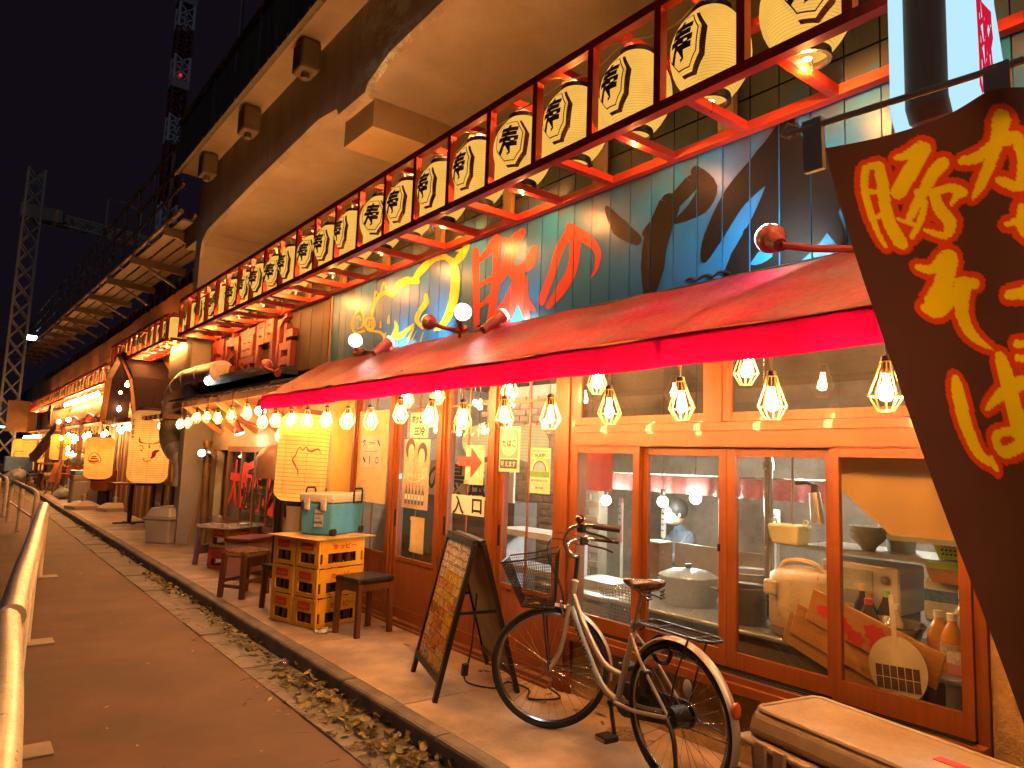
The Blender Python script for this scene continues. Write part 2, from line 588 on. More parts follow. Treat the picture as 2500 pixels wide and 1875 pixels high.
struct(MB().box(-250, -60, -.35, 250, 400, -.02).build('ground', mk('dark ground', (.03, .028, .025), .9)))
struct(MB().box(-14, -6, -.3, 1.898, 140, 0).build('road', asphalt))
struct(MB().box(1.9, -6, -.3, 2.262, 140, -.03).build('gutter_bed', black_joint))
gut = bpy.data.objects.new('gutter', None); COL.objects.link(gut); struct(gut)
kerb = bpy.data.objects.new('kerb', None); COL.objects.link(kerb); struct(kerb)
pave = bpy.data.objects.new('pavement', None); COL.objects.link(pave); struct(pave)
gm = [MB().bbox(1.903, -.298, -.2, 2.258, .298, .004 + .001 * k, .006).mesh('slab', conc_gut) for k in range(2)]
y = -.6; i = 0
while y < 26:
    inst('slab', gm[i % 2], gut, (random.uniform(-.004, .004), y, random.uniform(-.001, .001)), (0, random.uniform(-.004, .002), random.uniform(-.002, .002)))
    y += .6; i += 1
MB().box(1.903, y - .3, -.2, 2.258, 120, .004).build('far_strip', conc_gut, gut)
def kerb_mesh():
    m = MB()
    prof = [(2.262, -.2), (2.262, PZ - .022), (2.268, PZ - .008), (2.282, PZ), (2.362, PZ), (2.362, -.2)]
    m.prism([(x, z) for x, z in prof], lambda u, v, d: (u, d - .297, v), .594)
    return m.mesh('kerb_stone', conc_kerb)
km = kerb_mesh()
y = -.4
while y < 24:
    inst('kerb_stone', km, kerb, (random.uniform(-.003, .003), y, random.uniform(-.003, .002)), (0, 0, random.uniform(-.003, .003)))
    y += .6
MB().box(2.262, y - .3, -.2, 2.362, 120, PZ).build('far_strip', conc_kerb, kerb)
struct(MB().box(2.3, -4, -.3, 3.5, 120, PZ - .02).build('pavement_bed', black_joint))
edges = [-2.6, -1.0, .6, 2.2, 4.05, 5.75, 7.4, 9.2, 11.1, 14.1, 16.4, 19.0, 22.0, 26]
for a, b in zip(edges[:-1], edges[1:]):
    MB().bbox(2.368, a + .004, -.1, 3.52, b - .004, PZ, .005).build('slab', conc_pave, pave, loc=(0, 0, random.uniform(-.002, .001)))
MB().box(2.368, 26, -.1, 3.52, 120, PZ).build('far_strip', conc_pave, pave)

# ---------------------------------------------------------------- viaduct
def girder_mat():
    m, nt, out = _new('girder concrete')
    vec = _coords(nt, (1, 1, 1), False)
    n1 = _noise(nt, vec, .9, 6)
    c = _ramp(nt, n1, [(.3, (.30, .26, .215)), (.7, (.42, .36, .30))])
    n2 = _noise(nt, _coords(nt, (1, 1, .25), False), 2.4, 8, .7)
    f2 = _ramp(nt, n2, [(.45, 0.), (.72, .7)])
    mx = nt.nodes.new('ShaderNodeMixRGB'); nt.links.new(f2, mx.inputs['Fac']); nt.links.new(c, mx.inputs['Color1'])
    mx.inputs['Color2'].default_value = (.13, .115, .095, 1)
    # pale mineral bloom on one stretch of the face
    sp = nt.nodes.new('ShaderNodeSeparateXYZ'); nt.links.new(vec, sp.inputs[0])
    def win(sock, a, b, c_, d):
        return _ramp(nt, sock, [(a, 0.), (b, 1.), (c_, 1.), (d, 0.)])
    my = nt.nodes.new('ShaderNodeMapRange'); my.inputs[1].default_value = 4.3; my.inputs[2].default_value = 7.4
    nt.links.new(sp.outputs['Y'], my.inputs[0])
    wy = win(my.outputs[0], .22, .42, .62, .85)
    n3 = _noise(nt, _coords(nt, (1, .7, 1.6), False), 2.6, 9, .75)
    f3 = _ramp(nt, n3, [(.46, 0.), (.56, .95)])
    mu = nt.nodes.new('ShaderNodeMath'); mu.operation = 'MULTIPLY'; nt.links.new(wy, mu.inputs[0]); nt.links.new(f3, mu.inputs[1])
    n4 = _noise(nt, vec, 60, 3, .7); f4 = _ramp(nt, n4, [(.4, .25), (.6, 1.)])
    mu2 = nt.nodes.new('ShaderNodeMath'); mu2.operation = 'MULTIPLY'; nt.links.new(mu.outputs[0], mu2.inputs[0]); nt.links.new(f4, mu2.inputs[1])
    mx2 = nt.nodes.new('ShaderNodeMixRGB'); nt.links.new(mu2.outputs[0], mx2.inputs['Fac']); nt.links.new(mx.outputs['Color'], mx2.inputs['Color1'])
    mx2.inputs['Color2'].default_value = (.62, .85, .75, 1)
    p = nt.nodes.new('ShaderNodeBsdfPrincipled'); p.inputs['Roughness'].default_value = .8
    nt.links.new(mx2.outputs['Color'], p.inputs['Base Color'])
    n5 = _noise(nt, vec, 35, 6); b = nt.nodes.new('ShaderNodeBump'); b.inputs['Strength'].default_value = .2; b.inputs['Distance'].default_value = .01
    nt.links.new(n5, b.inputs['Height']); nt.links.new(b.outputs['Normal'], p.inputs['Normal'])
    nt.links.new(p.outputs['BSDF'], out.inputs['Surface'])
    return m
gmat = girder_mat()
via = thing('viaduct', 'grey concrete railway viaduct with haunched girder above the lantern row', 'viaduct')
prof = [(12.66, 4.9), (12.60, 5.14), (12.35, 5.27), (9.95, 5.41), (7.74, 5.50), (7.22, 5.43), (7.17, 5.34), (6.52, 5.34), (6.46, 5.42), (6.0, 5.545), (4.96, 5.585), (2.0, 5.7), (-4.0, 5.7)]
m = MB()
ni = len(prof)
for a, b in zip(prof[:-1], prof[1:]):
    o = len(m.v)   # front face, chamfer, soffit
    m.add([(3.0, a[0], 6.42), (3.0, b[0], 6.42), (3.0, b[0], b[1] + .05), (3.0, a[0], a[1] + .05), (3.05, b[0], b[1]), (3.05, a[0], a[1])],
          [(0, 1, 2, 3), (3, 2, 4, 5)])
m.build('girder', gmat, via)
m = MB()
for a, b in zip(prof[:-1], prof[1:]):
    m.add([(3.05, a[0], a[1]), (3.05, b[0], b[1]), (12, b[0], b[1]), (12, a[0], a[1])], [(0, 1, 2, 3)])
m.build('soffit', conc_via, via)
m = MB().box(3.1, 6.5, 5.05, 11.9, 7.19, 5.36)
m.build('cross_beam', mk('stained concrete', (.32, .24, .14), .6, var=.3, vscale=2, dirt=(.2, .12, .05), dirt_amt=.8, dirt_scale=2), via)
MB().box(3.0, 12.66, 0, 12, 12.98, 6.42).build('pier', conc_via, via)
MB().box(2.62, -4, 6.424, 12, 12.98, 6.6).build('deck_slab', conc_via, via)
par = mk('parapet steel', (.05, .047, .04), .6, metal=.2, var=.4, vscale=1.5, stretch=(1, 5, .35), dirt=(.2, .18, .11), dirt_amt=.6, dirt_scale=2.2)
edge_st = mk('parapet edge steel', (.11, .1, .085), .6, metal=.3, var=.3, dirt=(.05, .04, .03), dirt_amt=.7)
for k in range(8):
    y1 = 12.96 - k * 2.05
    MB().box(2.60, y1 - 2.04, 6.36, 2.625, y1, 7.28).build('parapet_panel', par, via)
    MB().box(2.575, y1 - .04, 6.36, 2.598, y1, 7.28).build('panel_seam', edge_st, via)
m = MB().box(2.55, -3.9, 7.285, 2.64, 12.97, 7.32).box(2.55, -3.9, 6.36, 2.598, 12.97, 6.42)
for k in range(46):
    m.box(2.54, 12.8 - k * .32, 6.375, 2.549, 12.77 - k * .32, 6.405)
m.build('parapet_rail', edge_st, via)
for yy in (7.75, 9.8, 11.85, 5.7):
    m = MB().bbox(2.70, yy - .15, 6.05, 2.93, yy + .15, 6.40, .02)
    o = m.build('drain_box', mk('drain box', (.12, .095, .075), .7, var=.3, dirt=(.03, .025, .02), dirt_amt=.6), via)
    MB().cyl((2.81, yy, 5.98), (2.81, yy, 6.05), .05).build('spout', edge_st, o)
m = MB().tube([(2.62, 9.9, 6.9), (2.62, 9.9, 8.2), (2.6, 6.0, 8.9), (2.6, 1., 9.4)], .03, 6)
m.build('cable_conduit', edge_st, via, smooth=True)

# ---------------------------------------------------------------- retaining wall and walkway further along
wallm = mk('ribbed brown wall', (.12, .085, .06), .75, var=.35, vscale=2, stretch=(1, 3, .3), dirt=(.05, .035, .025), dirt_amt=.7)
rw = thing('retaining_wall', 'tall brown ribbed wall under the walkway along the railway', 'wall', (3.8, 13.0, 0))
m = MB(); m.box(.02, 0, 0, 1., 60, 5.6)
m.build('wall', wallm, rw)
m = MB()
for k in range(70):
    m.box(-.03 - .02 * (k % 2), k * .62, 0, .018, k * .62 + .3, 5.6)
m.build('ribs', wallm, rw)
wk = thing('maintenance_walkway', 'steel walkway on brackets with tube railing high on the brown wall', 'walkway', (0, 0, 0))
steel = mk('walkway steel', (.16, .12, .085), .55, metal=.3, var=.3, dirt=(.06, .04, .03), dirt_amt=.6)
def wz(y): return 5.66 + .035 * (y - 13)
for k in range(14):
    yb = 14.0 + k * 3.15
    m = MB().bar((2.66, yb, wz(yb) - .06), (3.78, yb, wz(yb) - .14), .07, .16).bar((2.9, yb, wz(yb) - .12), (3.78, yb, wz(yb) - .6), .05, .05)
    m.build('bracket', steel, wk)
    MB().cyl((2.72, yb, wz(yb) - .05), (2.72, yb, wz(yb) + 1.5), .035, n=8).build('railing_post', steel, wk, smooth=True)
    MB().cyl((2.72, yb + 1.57, wz(yb + 1.57)), (2.72, yb + 1.57, wz(yb + 1.57) + 1.5), .03, n=8).build('railing_post', steel, wk, smooth=True)
for hz, rr in ((1.5, .038), (.98, .03), (.58, .03), (.1, .045)):
    MB().cyl((2.72, 12.99, wz(13) + hz), (2.72, 57, wz(57) + hz), rr, n=8).build('railing_tube', steel, wk, smooth=True)
for k in range(4):
    xx = 2.78 + k * .25
    MB().add([(xx, 13.2, wz(13.2)), (xx + .2, 13.2, wz(13.2)), (xx + .2, 57, wz(57)), (xx, 57, wz(57)),
              (xx, 13.2, wz(13.2) + .04), (xx + .2, 13.2, wz(13.2) + .04), (xx + .2, 57, wz(57) + .04), (xx, 57, wz(57) + .04)],
             [(0, 3, 2, 1), (4, 5, 6, 7), (0, 1, 5, 4), (1, 2, 6, 5), (2, 3, 7, 6), (3, 0, 4, 7)]).build('deck_plank', steel, wk)
m = MB().box(3.0, 13.05, 5.3, 3.55, 13.75, 5.75); m.box(2.95, 13.1, 5.75, 3.6, 13.7, 5.8)
m.build('junction_box', mk('grey box', (.13, .11, .09), .6), wk)
op = thing('overpass', 'dark overpass with railing crossing the far end of the street', 'overpass', (0, 60, 0))
dk = mk('dark concrete', (.06, .05, .045), .85, var=.3)
MB().box(-40, 0, 6.2, 2.6, 8, 8.4).build('deck', dk, op)
MB().box(-40, .02, 5.4, 2.4, 1., 6.2).build('edge_beam', dk, op)
MB().tube([(-40, -.05, 9.6), (2.5, -.05, 9.6)], .05, 6).tube([(-40, -.05, 9.0), (2.5, -.05, 9.0)], .04, 6).build('railing_tube', steel, op)
for k in range(14):
    MB().cyl((2.4 - k * 1.8, -.05, 8.4), (2.4 - k * 1.8, -.05, 9.6), .04, n=6).build('railing_post', steel, op)
MB().box(-1.2, 3, 0, .4, 5, 5.4).build('pier', dk, op)

# electrification gantry
def lattice(m, p0, p1, w, n, r=.035, w1=None):
    """square lattice mast / beam"""
    p0, p1 = Vector(p0), Vector(p1); d = (p1 - p0); u = d.normalized()
    a = u.cross(Vector((0, 1, 0)) if abs(u.y) < .9 else Vector((1, 0, 0))).normalized(); b = u.cross(a).normalized()
    w1 = w if w1 is None else w1
    def cor(t, i):
        ww = w + (w1 - w) * t
        sg = ((-1, -1), (1, -1), (1, 1), (-1, 1))[i]
        return p0 + d * t + a * (sg[0] * ww / 2) + b * (sg[1] * ww / 2)
    for i in range(4):
        m.bar(cor(0, i), cor(1, i), r * 2, r * 2)
    for k in range(n):
        t0, t1 = k / n, (k + 1) / n
        for i in range(4):
            j = (i + 1) % 4
            m.bar(cor(t0, i), cor(t1, j), r * 1.2, r * 1.2); m.bar(cor(t0, j), cor(t1, i), r * 1.2, r * 1.2)
    return m
gan = thing('catenary_gantry', 'grey steel lattice mast with horizontal lattice arm beside the railway', 'gantry', (2.0, 45, 0))
gst = mk('gantry steel', (.34, .34, .27), .6, metal=.2, var=.2)
lattice(MB(), (.05, 0, 0), (.15, 0, 16.3), .75, 16, .05).build('mast', gst, gan)
lattice(MB(), (.5, 0, 13.9), (9.0, 0, 13.3), .55, 11, .035).build('arm', gst, gan)
MB().box(-.4, -.42, 13.6, 1.5, .42, 14.3).build('joint_plate', mk('gantry plate', (.22, .2, .17), .6), gan)
MB().tube([(3.6, 0, 14.1), (3.6, 0, 15.6), (4.4, 0, 15.6), (5.3, 0, 15.3), (5.3, 0, 13.9)], .04, 6).build('hoop', gst, gan)
MB().box(-.3, -.5, 0, .5, .5, .6).build('footing', dk, gan)
tw = thing('broadcast_tower', 'far red and white striped lattice tower in the night sky', 'tower', (23.6, 120, 0))
tr = mk('tower red', (.14, .016, .014), .6); twh = mk('tower white', (.5, .52, .6), .6)
for k, (z0, z1, c) in enumerate([(0, 30, tr), (30, 40, twh), (40, 50, tr), (50, 54.5, twh), (54.5, 59.5, tr), (59.5, 64.5, twh), (64.5, 69.3, tr), (69.3, 75, twh), (75, 82, tr)]):
    o = lattice(MB(), (-.6 + .02 * k, 0, z0), (-.6 + .02 * k, 0, z1), 2.2, 3, .17)
    o.box(-1.0, -.3, z0, -.2, .3, z1)
    o.build('lattice_section', c, tw)
MB().box(-1.9, -1.3, 59.0, .8, 1.3, 60.4).build('platform', mk('tower grey', (.3, .3, .33), .6), tw)
MB().box(-1.9, -1.3, 73.5, 1.0, 1.3, 74.6).build('platform', MATS['tower grey'], tw)
MB().ball((-.7, -1.5, 61.0), .28).build('beacon_light', em('beacon', (1, .03, .05), .6), tw)

MB().box(10.5, -4, 0, 10.6, 12.6, 5.6).build('far_wall', dk, via)
MB().box(3.5, -4.2, 0, 10.6, -4.1, 5.6).build('end_wall', dk, via)


# painted outlines on the sign boards, (y, z) in metres on the board face
PIG = [([(6.794,2.97),(6.783,2.954),(6.838,2.971),(6.827,2.954),(6.903,2.971),(6.892,2.953),(6.967,2.974),(6.963,2.955),(7.01,2.982),(7.027,2.967),(7.036,2.998),(7.074,2.992),(7.06,3.023),(7.106,3.022),(7.075,3.052),(7.126,3.056),(7.079,3.078),(7.133,3.088),(7.07,3.106),(7.122,3.12),(7.046,3.136),(7.097,3.152),(7.017,3.163),(7.065,3.181),(6.989,3.182),(7.034,3.202),(6.964,3.192),(7.003,3.215),(6.939,3.195),(6.965,3.222),(6.921,3.194),(6.923,3.22),(6.912,3.191),(6.879,3.208),(6.897,3.181),(6.848,3.186),(6.878,3.16),(6.826,3.16),(6.861,3.135),(6.81,3.132),(6.85,3.112),(6.8,3.107),(6.843,3.089),(6.797,3.083),(6.841,3.066),(6.799,3.058),(6.845,3.045),(6.807,3.036),(6.853,3.03),(6.823,3.018),(6.872,3.021),(6.852,3.008),(6.902,3.016),(6.889,3.004),(6.933,3.013),(6.924,3.003),(6.955,3.01),(6.948,3.002),(6.794,2.97),(6.786,2.969),(6.779,2.966),(6.774,2.962),(6.774,2.958),(6.777,2.955),(6.784,2.954),(6.948,3.002),(6.952,3.003),(6.956,3.004),(6.958,3.006),(6.959,3.008),(6.958,3.01),(6.955,3.01)],[(0,1,3,2),(2,3,5,4),(4,5,7,6),(6,7,9,8),(8,9,11,10),(10,11,13,12),(12,13,15,14),(14,15,17,16),(16,17,19,18),(18,19,21,20),(20,21,23,22),(22,23,25,24),(24,25,27,26),(26,27,29,28),(28,29,31,30),(30,31,33,32),(32,33,35,34),(34,35,37,36),(36,37,39,38),(38,39,41,40),(40,41,43,42),(42,43,45,44),(44,45,47,46),(46,47,49,48),(48,49,51,50),(50,51,53,52),(52,53,55,54),(54,55,57,56),(58,59,60,61,62,63,64),(65,66,67,68,69,70,71)]),
([(6.973,3.124),(6.998,3.139),(6.963,3.127),(6.989,3.142),(6.95,3.131),(6.974,3.147),(6.939,3.134),(6.954,3.15),(6.943,3.135),(6.925,3.146),(6.94,3.132),(6.908,3.133),(6.932,3.12),(6.899,3.118),(6.925,3.106),(6.892,3.105),(6.92,3.097),(6.887,3.095),(6.975,3.125),(6.982,3.124),(6.99,3.125),(6.997,3.128),(7.001,3.132),(7.001,3.136),(6.997,3.139),(6.888,3.096),(6.888,3.092),(6.892,3.089),(6.899,3.088),(6.907,3.089),(6.914,3.093),(6.918,3.097)],[(0,1,3,2),(2,3,5,4),(4,5,7,6),(6,7,9,8),(8,9,11,10),(10,11,13,12),(12,13,15,14),(14,15,17,16),(18,19,20,21,22,23,24),(25,26,27,28,29,30,31)]),
([(6.592,3.082),(6.596,3.057),(6.619,3.088),(6.624,3.062),(6.662,3.097),(6.664,3.069),(6.711,3.105),(6.699,3.074),(6.758,3.104),(6.715,3.074),(6.787,3.09),(6.726,3.068),(6.802,3.07),(6.737,3.053),(6.808,3.047),(6.741,3.036),(6.801,3.023),(6.737,3.022),(6.778,2.998),(6.721,3.007),(6.743,2.973),(6.693,2.988),(6.701,2.95),(6.665,2.973),(6.648,2.936),(6.657,2.97),(6.601,2.941),(6.65,2.972),(6.569,2.956),(6.628,2.981),(6.546,2.976),(6.608,2.996),(6.534,2.998),(6.598,3.01),(6.542,3.023),(6.6,3.026),(6.561,3.049),(6.613,3.049),(6.582,3.073),(6.63,3.071),(6.597,3.089),(6.642,3.088),(6.592,3.082),(6.58,3.078),(6.571,3.071),(6.569,3.064),(6.573,3.059),(6.583,3.056),(6.595,3.057),(6.639,3.087),(6.641,3.093),(6.637,3.098),(6.628,3.1),(6.617,3.099),(6.606,3.095),(6.599,3.089)],[(0,1,3,2),(2,3,5,4),(4,5,7,6),(6,7,9,8),(8,9,11,10),(10,11,13,12),(12,13,15,14),(14,15,17,16),(16,17,19,18),(18,19,21,20),(20,21,23,22),(22,23,25,24),(24,25,27,26),(26,27,29,28),(28,29,31,30),(30,31,33,32),(32,33,35,34),(34,35,37,36),(36,37,39,38),(38,39,41,40),(42,43,44,45,46,47,48),(49,50,51,52,53,54,55)]),
([(6.7,3.053),(6.663,3.047),(6.703,3.002),(6.666,2.996),(6.698,3.053),(6.695,3.057),(6.689,3.059),(6.681,3.058),(6.672,3.056),(6.667,3.052),(6.665,3.047),(6.668,2.996),(6.671,2.992),(6.677,2.99),(6.685,2.991),(6.694,2.993),(6.699,2.997),(6.701,3.002)],[(0,1,3,2),(4,5,6,7,8,9,10),(11,12,13,14,15,16,17)]),
([(6.644,3.045),(6.616,3.041),(6.639,2.998),(6.61,2.994),(6.643,3.045),(6.642,3.048),(6.637,3.05),(6.631,3.05),(6.625,3.048),(6.62,3.045),(6.618,3.042),(6.612,2.994),(6.613,2.991),(6.617,2.989),(6.624,2.989),(6.63,2.991),(6.635,2.994),(6.637,2.998)],[(0,1,3,2),(4,5,6,7,8,9,10),(11,12,13,14,15,16,17)]),
([(6.61,3.1),(6.666,3.113),(6.601,3.12),(6.661,3.135),(6.588,3.15),(6.652,3.166),(6.573,3.181),(6.641,3.199),(6.557,3.206),(6.627,3.228),(6.541,3.224),(6.61,3.249),(6.523,3.239),(6.591,3.267),(6.502,3.251),(6.569,3.282),(6.48,3.261),(6.543,3.295),(6.453,3.271),(6.515,3.308),(6.425,3.278),(6.483,3.319),(6.399,3.282),(6.444,3.327),(6.381,3.281),(6.392,3.327),(6.355,3.275),(6.334,3.313),(6.314,3.26),(6.281,3.293),(6.272,3.244),(6.237,3.274),(6.242,3.232),(6.209,3.261),(6.613,3.1),(6.618,3.095),(6.629,3.093),(6.642,3.094),(6.654,3.099),(6.662,3.106),(6.663,3.113),(6.211,3.262),(6.196,3.252),(6.189,3.242),(6.192,3.232),(6.204,3.226),(6.221,3.226),(6.24,3.231)],[(0,1,3,2),(2,3,5,4),(4,5,7,6),(6,7,9,8),(8,9,11,10),(10,11,13,12),(12,13,15,14),(14,15,17,16),(16,17,19,18),(18,19,21,20),(20,21,23,22),(22,23,25,24),(24,25,27,26),(26,27,29,28),(28,29,31,30),(30,31,33,32),(34,35,36,37,38,39,40),(41,42,43,44,45,46,47)]),
([(6.583,3.238),(6.607,3.243),(6.581,3.262),(6.607,3.267),(6.58,3.298),(6.608,3.304),(6.576,3.331),(6.606,3.339),(6.57,3.345),(6.594,3.36),(6.576,3.342),(6.551,3.347),(6.553,3.319),(6.522,3.322),(6.529,3.293),(6.495,3.295),(6.512,3.274),(6.477,3.277),(6.584,3.238),(6.585,3.236),(6.589,3.235),(6.595,3.235),(6.6,3.237),(6.604,3.239),(6.606,3.243),(6.479,3.277),(6.477,3.272),(6.48,3.268),(6.486,3.266),(6.495,3.266),(6.504,3.269),(6.51,3.274)],[(0,1,3,2),(2,3,5,4),(4,5,7,6),(6,7,9,8),(8,9,11,10),(10,11,13,12),(12,13,15,14),(14,15,17,16),(18,19,20,21,22,23,24),(25,26,27,28,29,30,31)]),
([(6.479,3.287),(6.502,3.294),(6.46,3.314),(6.486,3.322),(6.433,3.353),(6.464,3.363),(6.406,3.389),(6.439,3.402),(6.387,3.403),(6.412,3.423),(6.402,3.403),(6.363,3.403),(6.391,3.377),(6.346,3.373),(6.378,3.342),(6.33,3.339),(6.358,3.311),(6.311,3.315),(6.325,3.287),(6.288,3.299),(6.288,3.266),(6.257,3.283),(6.256,3.25),(6.226,3.268),(6.235,3.24),(6.204,3.258),(6.48,3.287),(6.482,3.285),(6.487,3.284),(6.493,3.285),(6.497,3.288),(6.5,3.291),(6.5,3.294),(6.206,3.258),(6.196,3.251),(6.193,3.243),(6.197,3.237),(6.207,3.234),(6.22,3.234),(6.234,3.239)],[(0,1,3,2),(2,3,5,4),(4,5,7,6),(6,7,9,8),(8,9,11,10),(10,11,13,12),(12,13,15,14),(14,15,17,16),(16,17,19,18),(18,19,21,20),(20,21,23,22),(22,23,25,24),(26,27,28,29,30,31,32),(33,34,35,36,37,38,39)]),
([(6.162,3.233),(6.261,3.277),(6.139,3.245),(6.246,3.292),(6.11,3.263),(6.223,3.315),(6.077,3.28),(6.192,3.339),(6.045,3.291),(6.154,3.36),(6.013,3.298),(6.109,3.373),(5.978,3.303),(6.061,3.382),(5.941,3.306),(6.007,3.387),(5.909,3.305),(5.946,3.387),(5.87,3.302),(5.877,3.374),(5.818,3.293),(5.81,3.355),(5.765,3.283),(5.755,3.338),(5.728,3.277),(5.719,3.326),(6.167,3.234),(6.184,3.227),(6.209,3.227),(6.234,3.235),(6.253,3.248),(6.261,3.263),(6.256,3.276),(5.72,3.326),(5.698,3.317),(5.683,3.303),(5.679,3.29),(5.687,3.279),(5.704,3.274),(5.727,3.277)],[(0,1,3,2),(2,3,5,4),(4,5,7,6),(6,7,9,8),(8,9,11,10),(10,11,13,12),(12,13,15,14),(14,15,17,16),(16,17,19,18),(18,19,21,20),(20,21,23,22),(22,23,25,24),(26,27,28,29,30,31,32),(33,34,35,36,37,38,39)]),
([(5.739,3.31),(5.823,3.356),(5.709,3.323),(5.801,3.373),(5.668,3.342),(5.767,3.397),(5.623,3.361),(5.727,3.423),(5.579,3.377),(5.685,3.446),(5.541,3.394),(5.639,3.461),(5.502,3.41),(5.591,3.476),(5.464,3.423),(5.539,3.488),(5.428,3.43),(5.482,3.495),(5.386,3.43),(5.417,3.492),(5.334,3.426),(5.352,3.483),(5.283,3.419),(5.297,3.473),(5.247,3.415),(5.261,3.466),(5.743,3.311),(5.76,3.306),(5.783,3.308),(5.806,3.317),(5.822,3.33),(5.826,3.344),(5.819,3.355),(5.261,3.466),(5.24,3.46),(5.223,3.448),(5.215,3.435),(5.217,3.423),(5.229,3.416),(5.248,3.415)],[(0,1,3,2),(2,3,5,4),(4,5,7,6),(6,7,9,8),(8,9,11,10),(10,11,13,12),(12,13,15,14),(14,15,17,16),(16,17,19,18),(18,19,21,20),(20,21,23,22),(22,23,25,24),(26,27,28,29,30,31,32),(33,34,35,36,37,38,39)]),
([(5.282,3.422),(5.251,3.453),(5.257,3.407),(5.223,3.443),(5.225,3.39),(5.181,3.427),(5.198,3.372),(5.13,3.4),(5.183,3.355),(5.084,3.364),(5.171,3.329),(5.055,3.324),(5.161,3.295),(5.033,3.281),(5.155,3.256),(5.017,3.236),(5.153,3.217),(5.006,3.191),(5.151,3.175),(5.004,3.145),(5.153,3.13),(5.007,3.097),(5.16,3.085),(5.014,3.049),(5.17,3.044),(5.025,3.004),(5.183,3.005),(5.043,2.963),(5.2,2.967),(5.066,2.923),(5.219,2.933),(5.091,2.887),(5.24,2.904),(5.119,2.855),(5.258,2.881),(5.154,2.83),(5.28,2.861),(5.191,2.811),(5.303,2.845),(5.228,2.798),(5.324,2.831),(5.262,2.787),(5.341,2.82),(5.298,2.781),(5.359,2.813),(5.331,2.781),(5.376,2.808),(5.358,2.783),(5.389,2.802),(5.376,2.785),(5.28,3.422),(5.294,3.432),(5.301,3.444),(5.298,3.454),(5.287,3.46),(5.27,3.46),(5.252,3.454),(5.377,2.786),(5.384,2.786),(5.391,2.788),(5.395,2.792),(5.396,2.797),(5.394,2.8),(5.388,2.802)],[(0,1,3,2),(2,3,5,4),(4,5,7,6),(6,7,9,8),(8,9,11,10),(10,11,13,12),(12,13,15,14),(14,15,17,16),(16,17,19,18),(18,19,21,20),(20,21,23,22),(22,23,25,24),(24,25,27,26),(26,27,29,28),(28,29,31,30),(30,31,33,32),(32,33,35,34),(34,35,37,36),(36,37,39,38),(38,39,41,40),(40,41,43,42),(42,43,45,44),(44,45,47,46),(46,47,49,48),(50,51,52,53,54,55,56),(57,58,59,60,61,62,63)]),
([(5.098,3.321),(5.157,3.369),(5.074,3.325),(5.139,3.378),(5.039,3.332),(5.114,3.39),(5.0,3.342),(5.088,3.403),(4.964,3.357),(5.067,3.419),(4.937,3.38),(5.039,3.436),(4.91,3.407),(5.01,3.457),(4.889,3.437),(4.989,3.478),(4.884,3.471),(4.981,3.49),(4.909,3.509),(4.983,3.498),(4.951,3.539),(5.001,3.514),(4.994,3.562),(5.027,3.533),(5.035,3.579),(5.046,3.544),(5.073,3.583),(5.055,3.549),(5.1,3.577),(5.074,3.551),(5.117,3.568),(5.097,3.55),(5.126,3.561),(5.115,3.551),(5.1,3.322),(5.118,3.32),(5.138,3.324),(5.155,3.335),(5.165,3.348),(5.165,3.36),(5.155,3.368),(5.116,3.551),(5.119,3.551),(5.123,3.552),(5.127,3.555),(5.128,3.557),(5.128,3.56),(5.126,3.561)],[(0,1,3,2),(2,3,5,4),(4,5,7,6),(6,7,9,8),(8,9,11,10),(10,11,13,12),(12,13,15,14),(14,15,17,16),(16,17,19,18),(18,19,21,20),(20,21,23,22),(22,23,25,24),(24,25,27,26),(26,27,29,28),(28,29,31,30),(30,31,33,32),(34,35,36,37,38,39,40),(41,42,43,44,45,46,47)]),
([(5.087,3.448),(5.092,3.465),(4.935,3.422),(4.945,3.452),(5.087,3.448),(5.094,3.45),(5.099,3.453),(5.102,3.458),(5.102,3.462),(5.098,3.464),(5.092,3.465),(4.944,3.452),(4.933,3.448),(4.923,3.442),(4.918,3.434),(4.919,3.427),(4.925,3.423),(4.936,3.422)],[(0,1,3,2),(4,5,6,7,8,9,10),(11,12,13,14,15,16,17)]),
([(5.594,3.143),(5.525,3.136),(5.595,3.131),(5.517,3.123),(5.594,3.114),(5.506,3.103),(5.596,3.099),(5.498,3.078),(5.604,3.088),(5.502,3.051),(5.617,3.074),(5.529,3.03),(5.643,3.057),(5.562,3.013),(5.674,3.038),(5.594,2.997),(5.7,3.017),(5.619,2.982),(5.72,2.998),(5.637,2.965),(5.737,2.977),(5.653,2.949),(5.748,2.954),(5.662,2.935),(5.744,2.925),(5.662,2.924),(5.714,2.895),(5.652,2.907),(5.673,2.868),(5.626,2.884),(5.634,2.846),(5.595,2.86),(5.607,2.832),(5.575,2.843),(5.59,3.143),(5.589,3.152),(5.579,3.158),(5.565,3.159),(5.548,3.155),(5.535,3.146),(5.528,3.137),(5.577,2.844),(5.572,2.838),(5.572,2.832),(5.577,2.827),(5.586,2.826),(5.596,2.827),(5.605,2.832)],[(0,1,3,2),(2,3,5,4),(4,5,7,6),(6,7,9,8),(8,9,11,10),(10,11,13,12),(12,13,15,14),(14,15,17,16),(16,17,19,18),(18,19,21,20),(20,21,23,22),(22,23,25,24),(24,25,27,26),(26,27,29,28),(28,29,31,30),(30,31,33,32),(34,35,36,37,38,39,40),(41,42,43,44,45,46,47)]),
([(6.274,3.055),(6.244,3.05),(6.29,2.983),(6.223,2.973),(6.272,3.055),(6.27,3.058),(6.266,3.06),(6.259,3.06),(6.252,3.058),(6.247,3.054),(6.245,3.05),(6.226,2.973),(6.23,2.966),(6.241,2.961),(6.256,2.962),(6.271,2.966),(6.282,2.974),(6.287,2.982)],[(0,1,3,2),(4,5,6,7,8,9,10),(11,12,13,14,15,16,17)]),
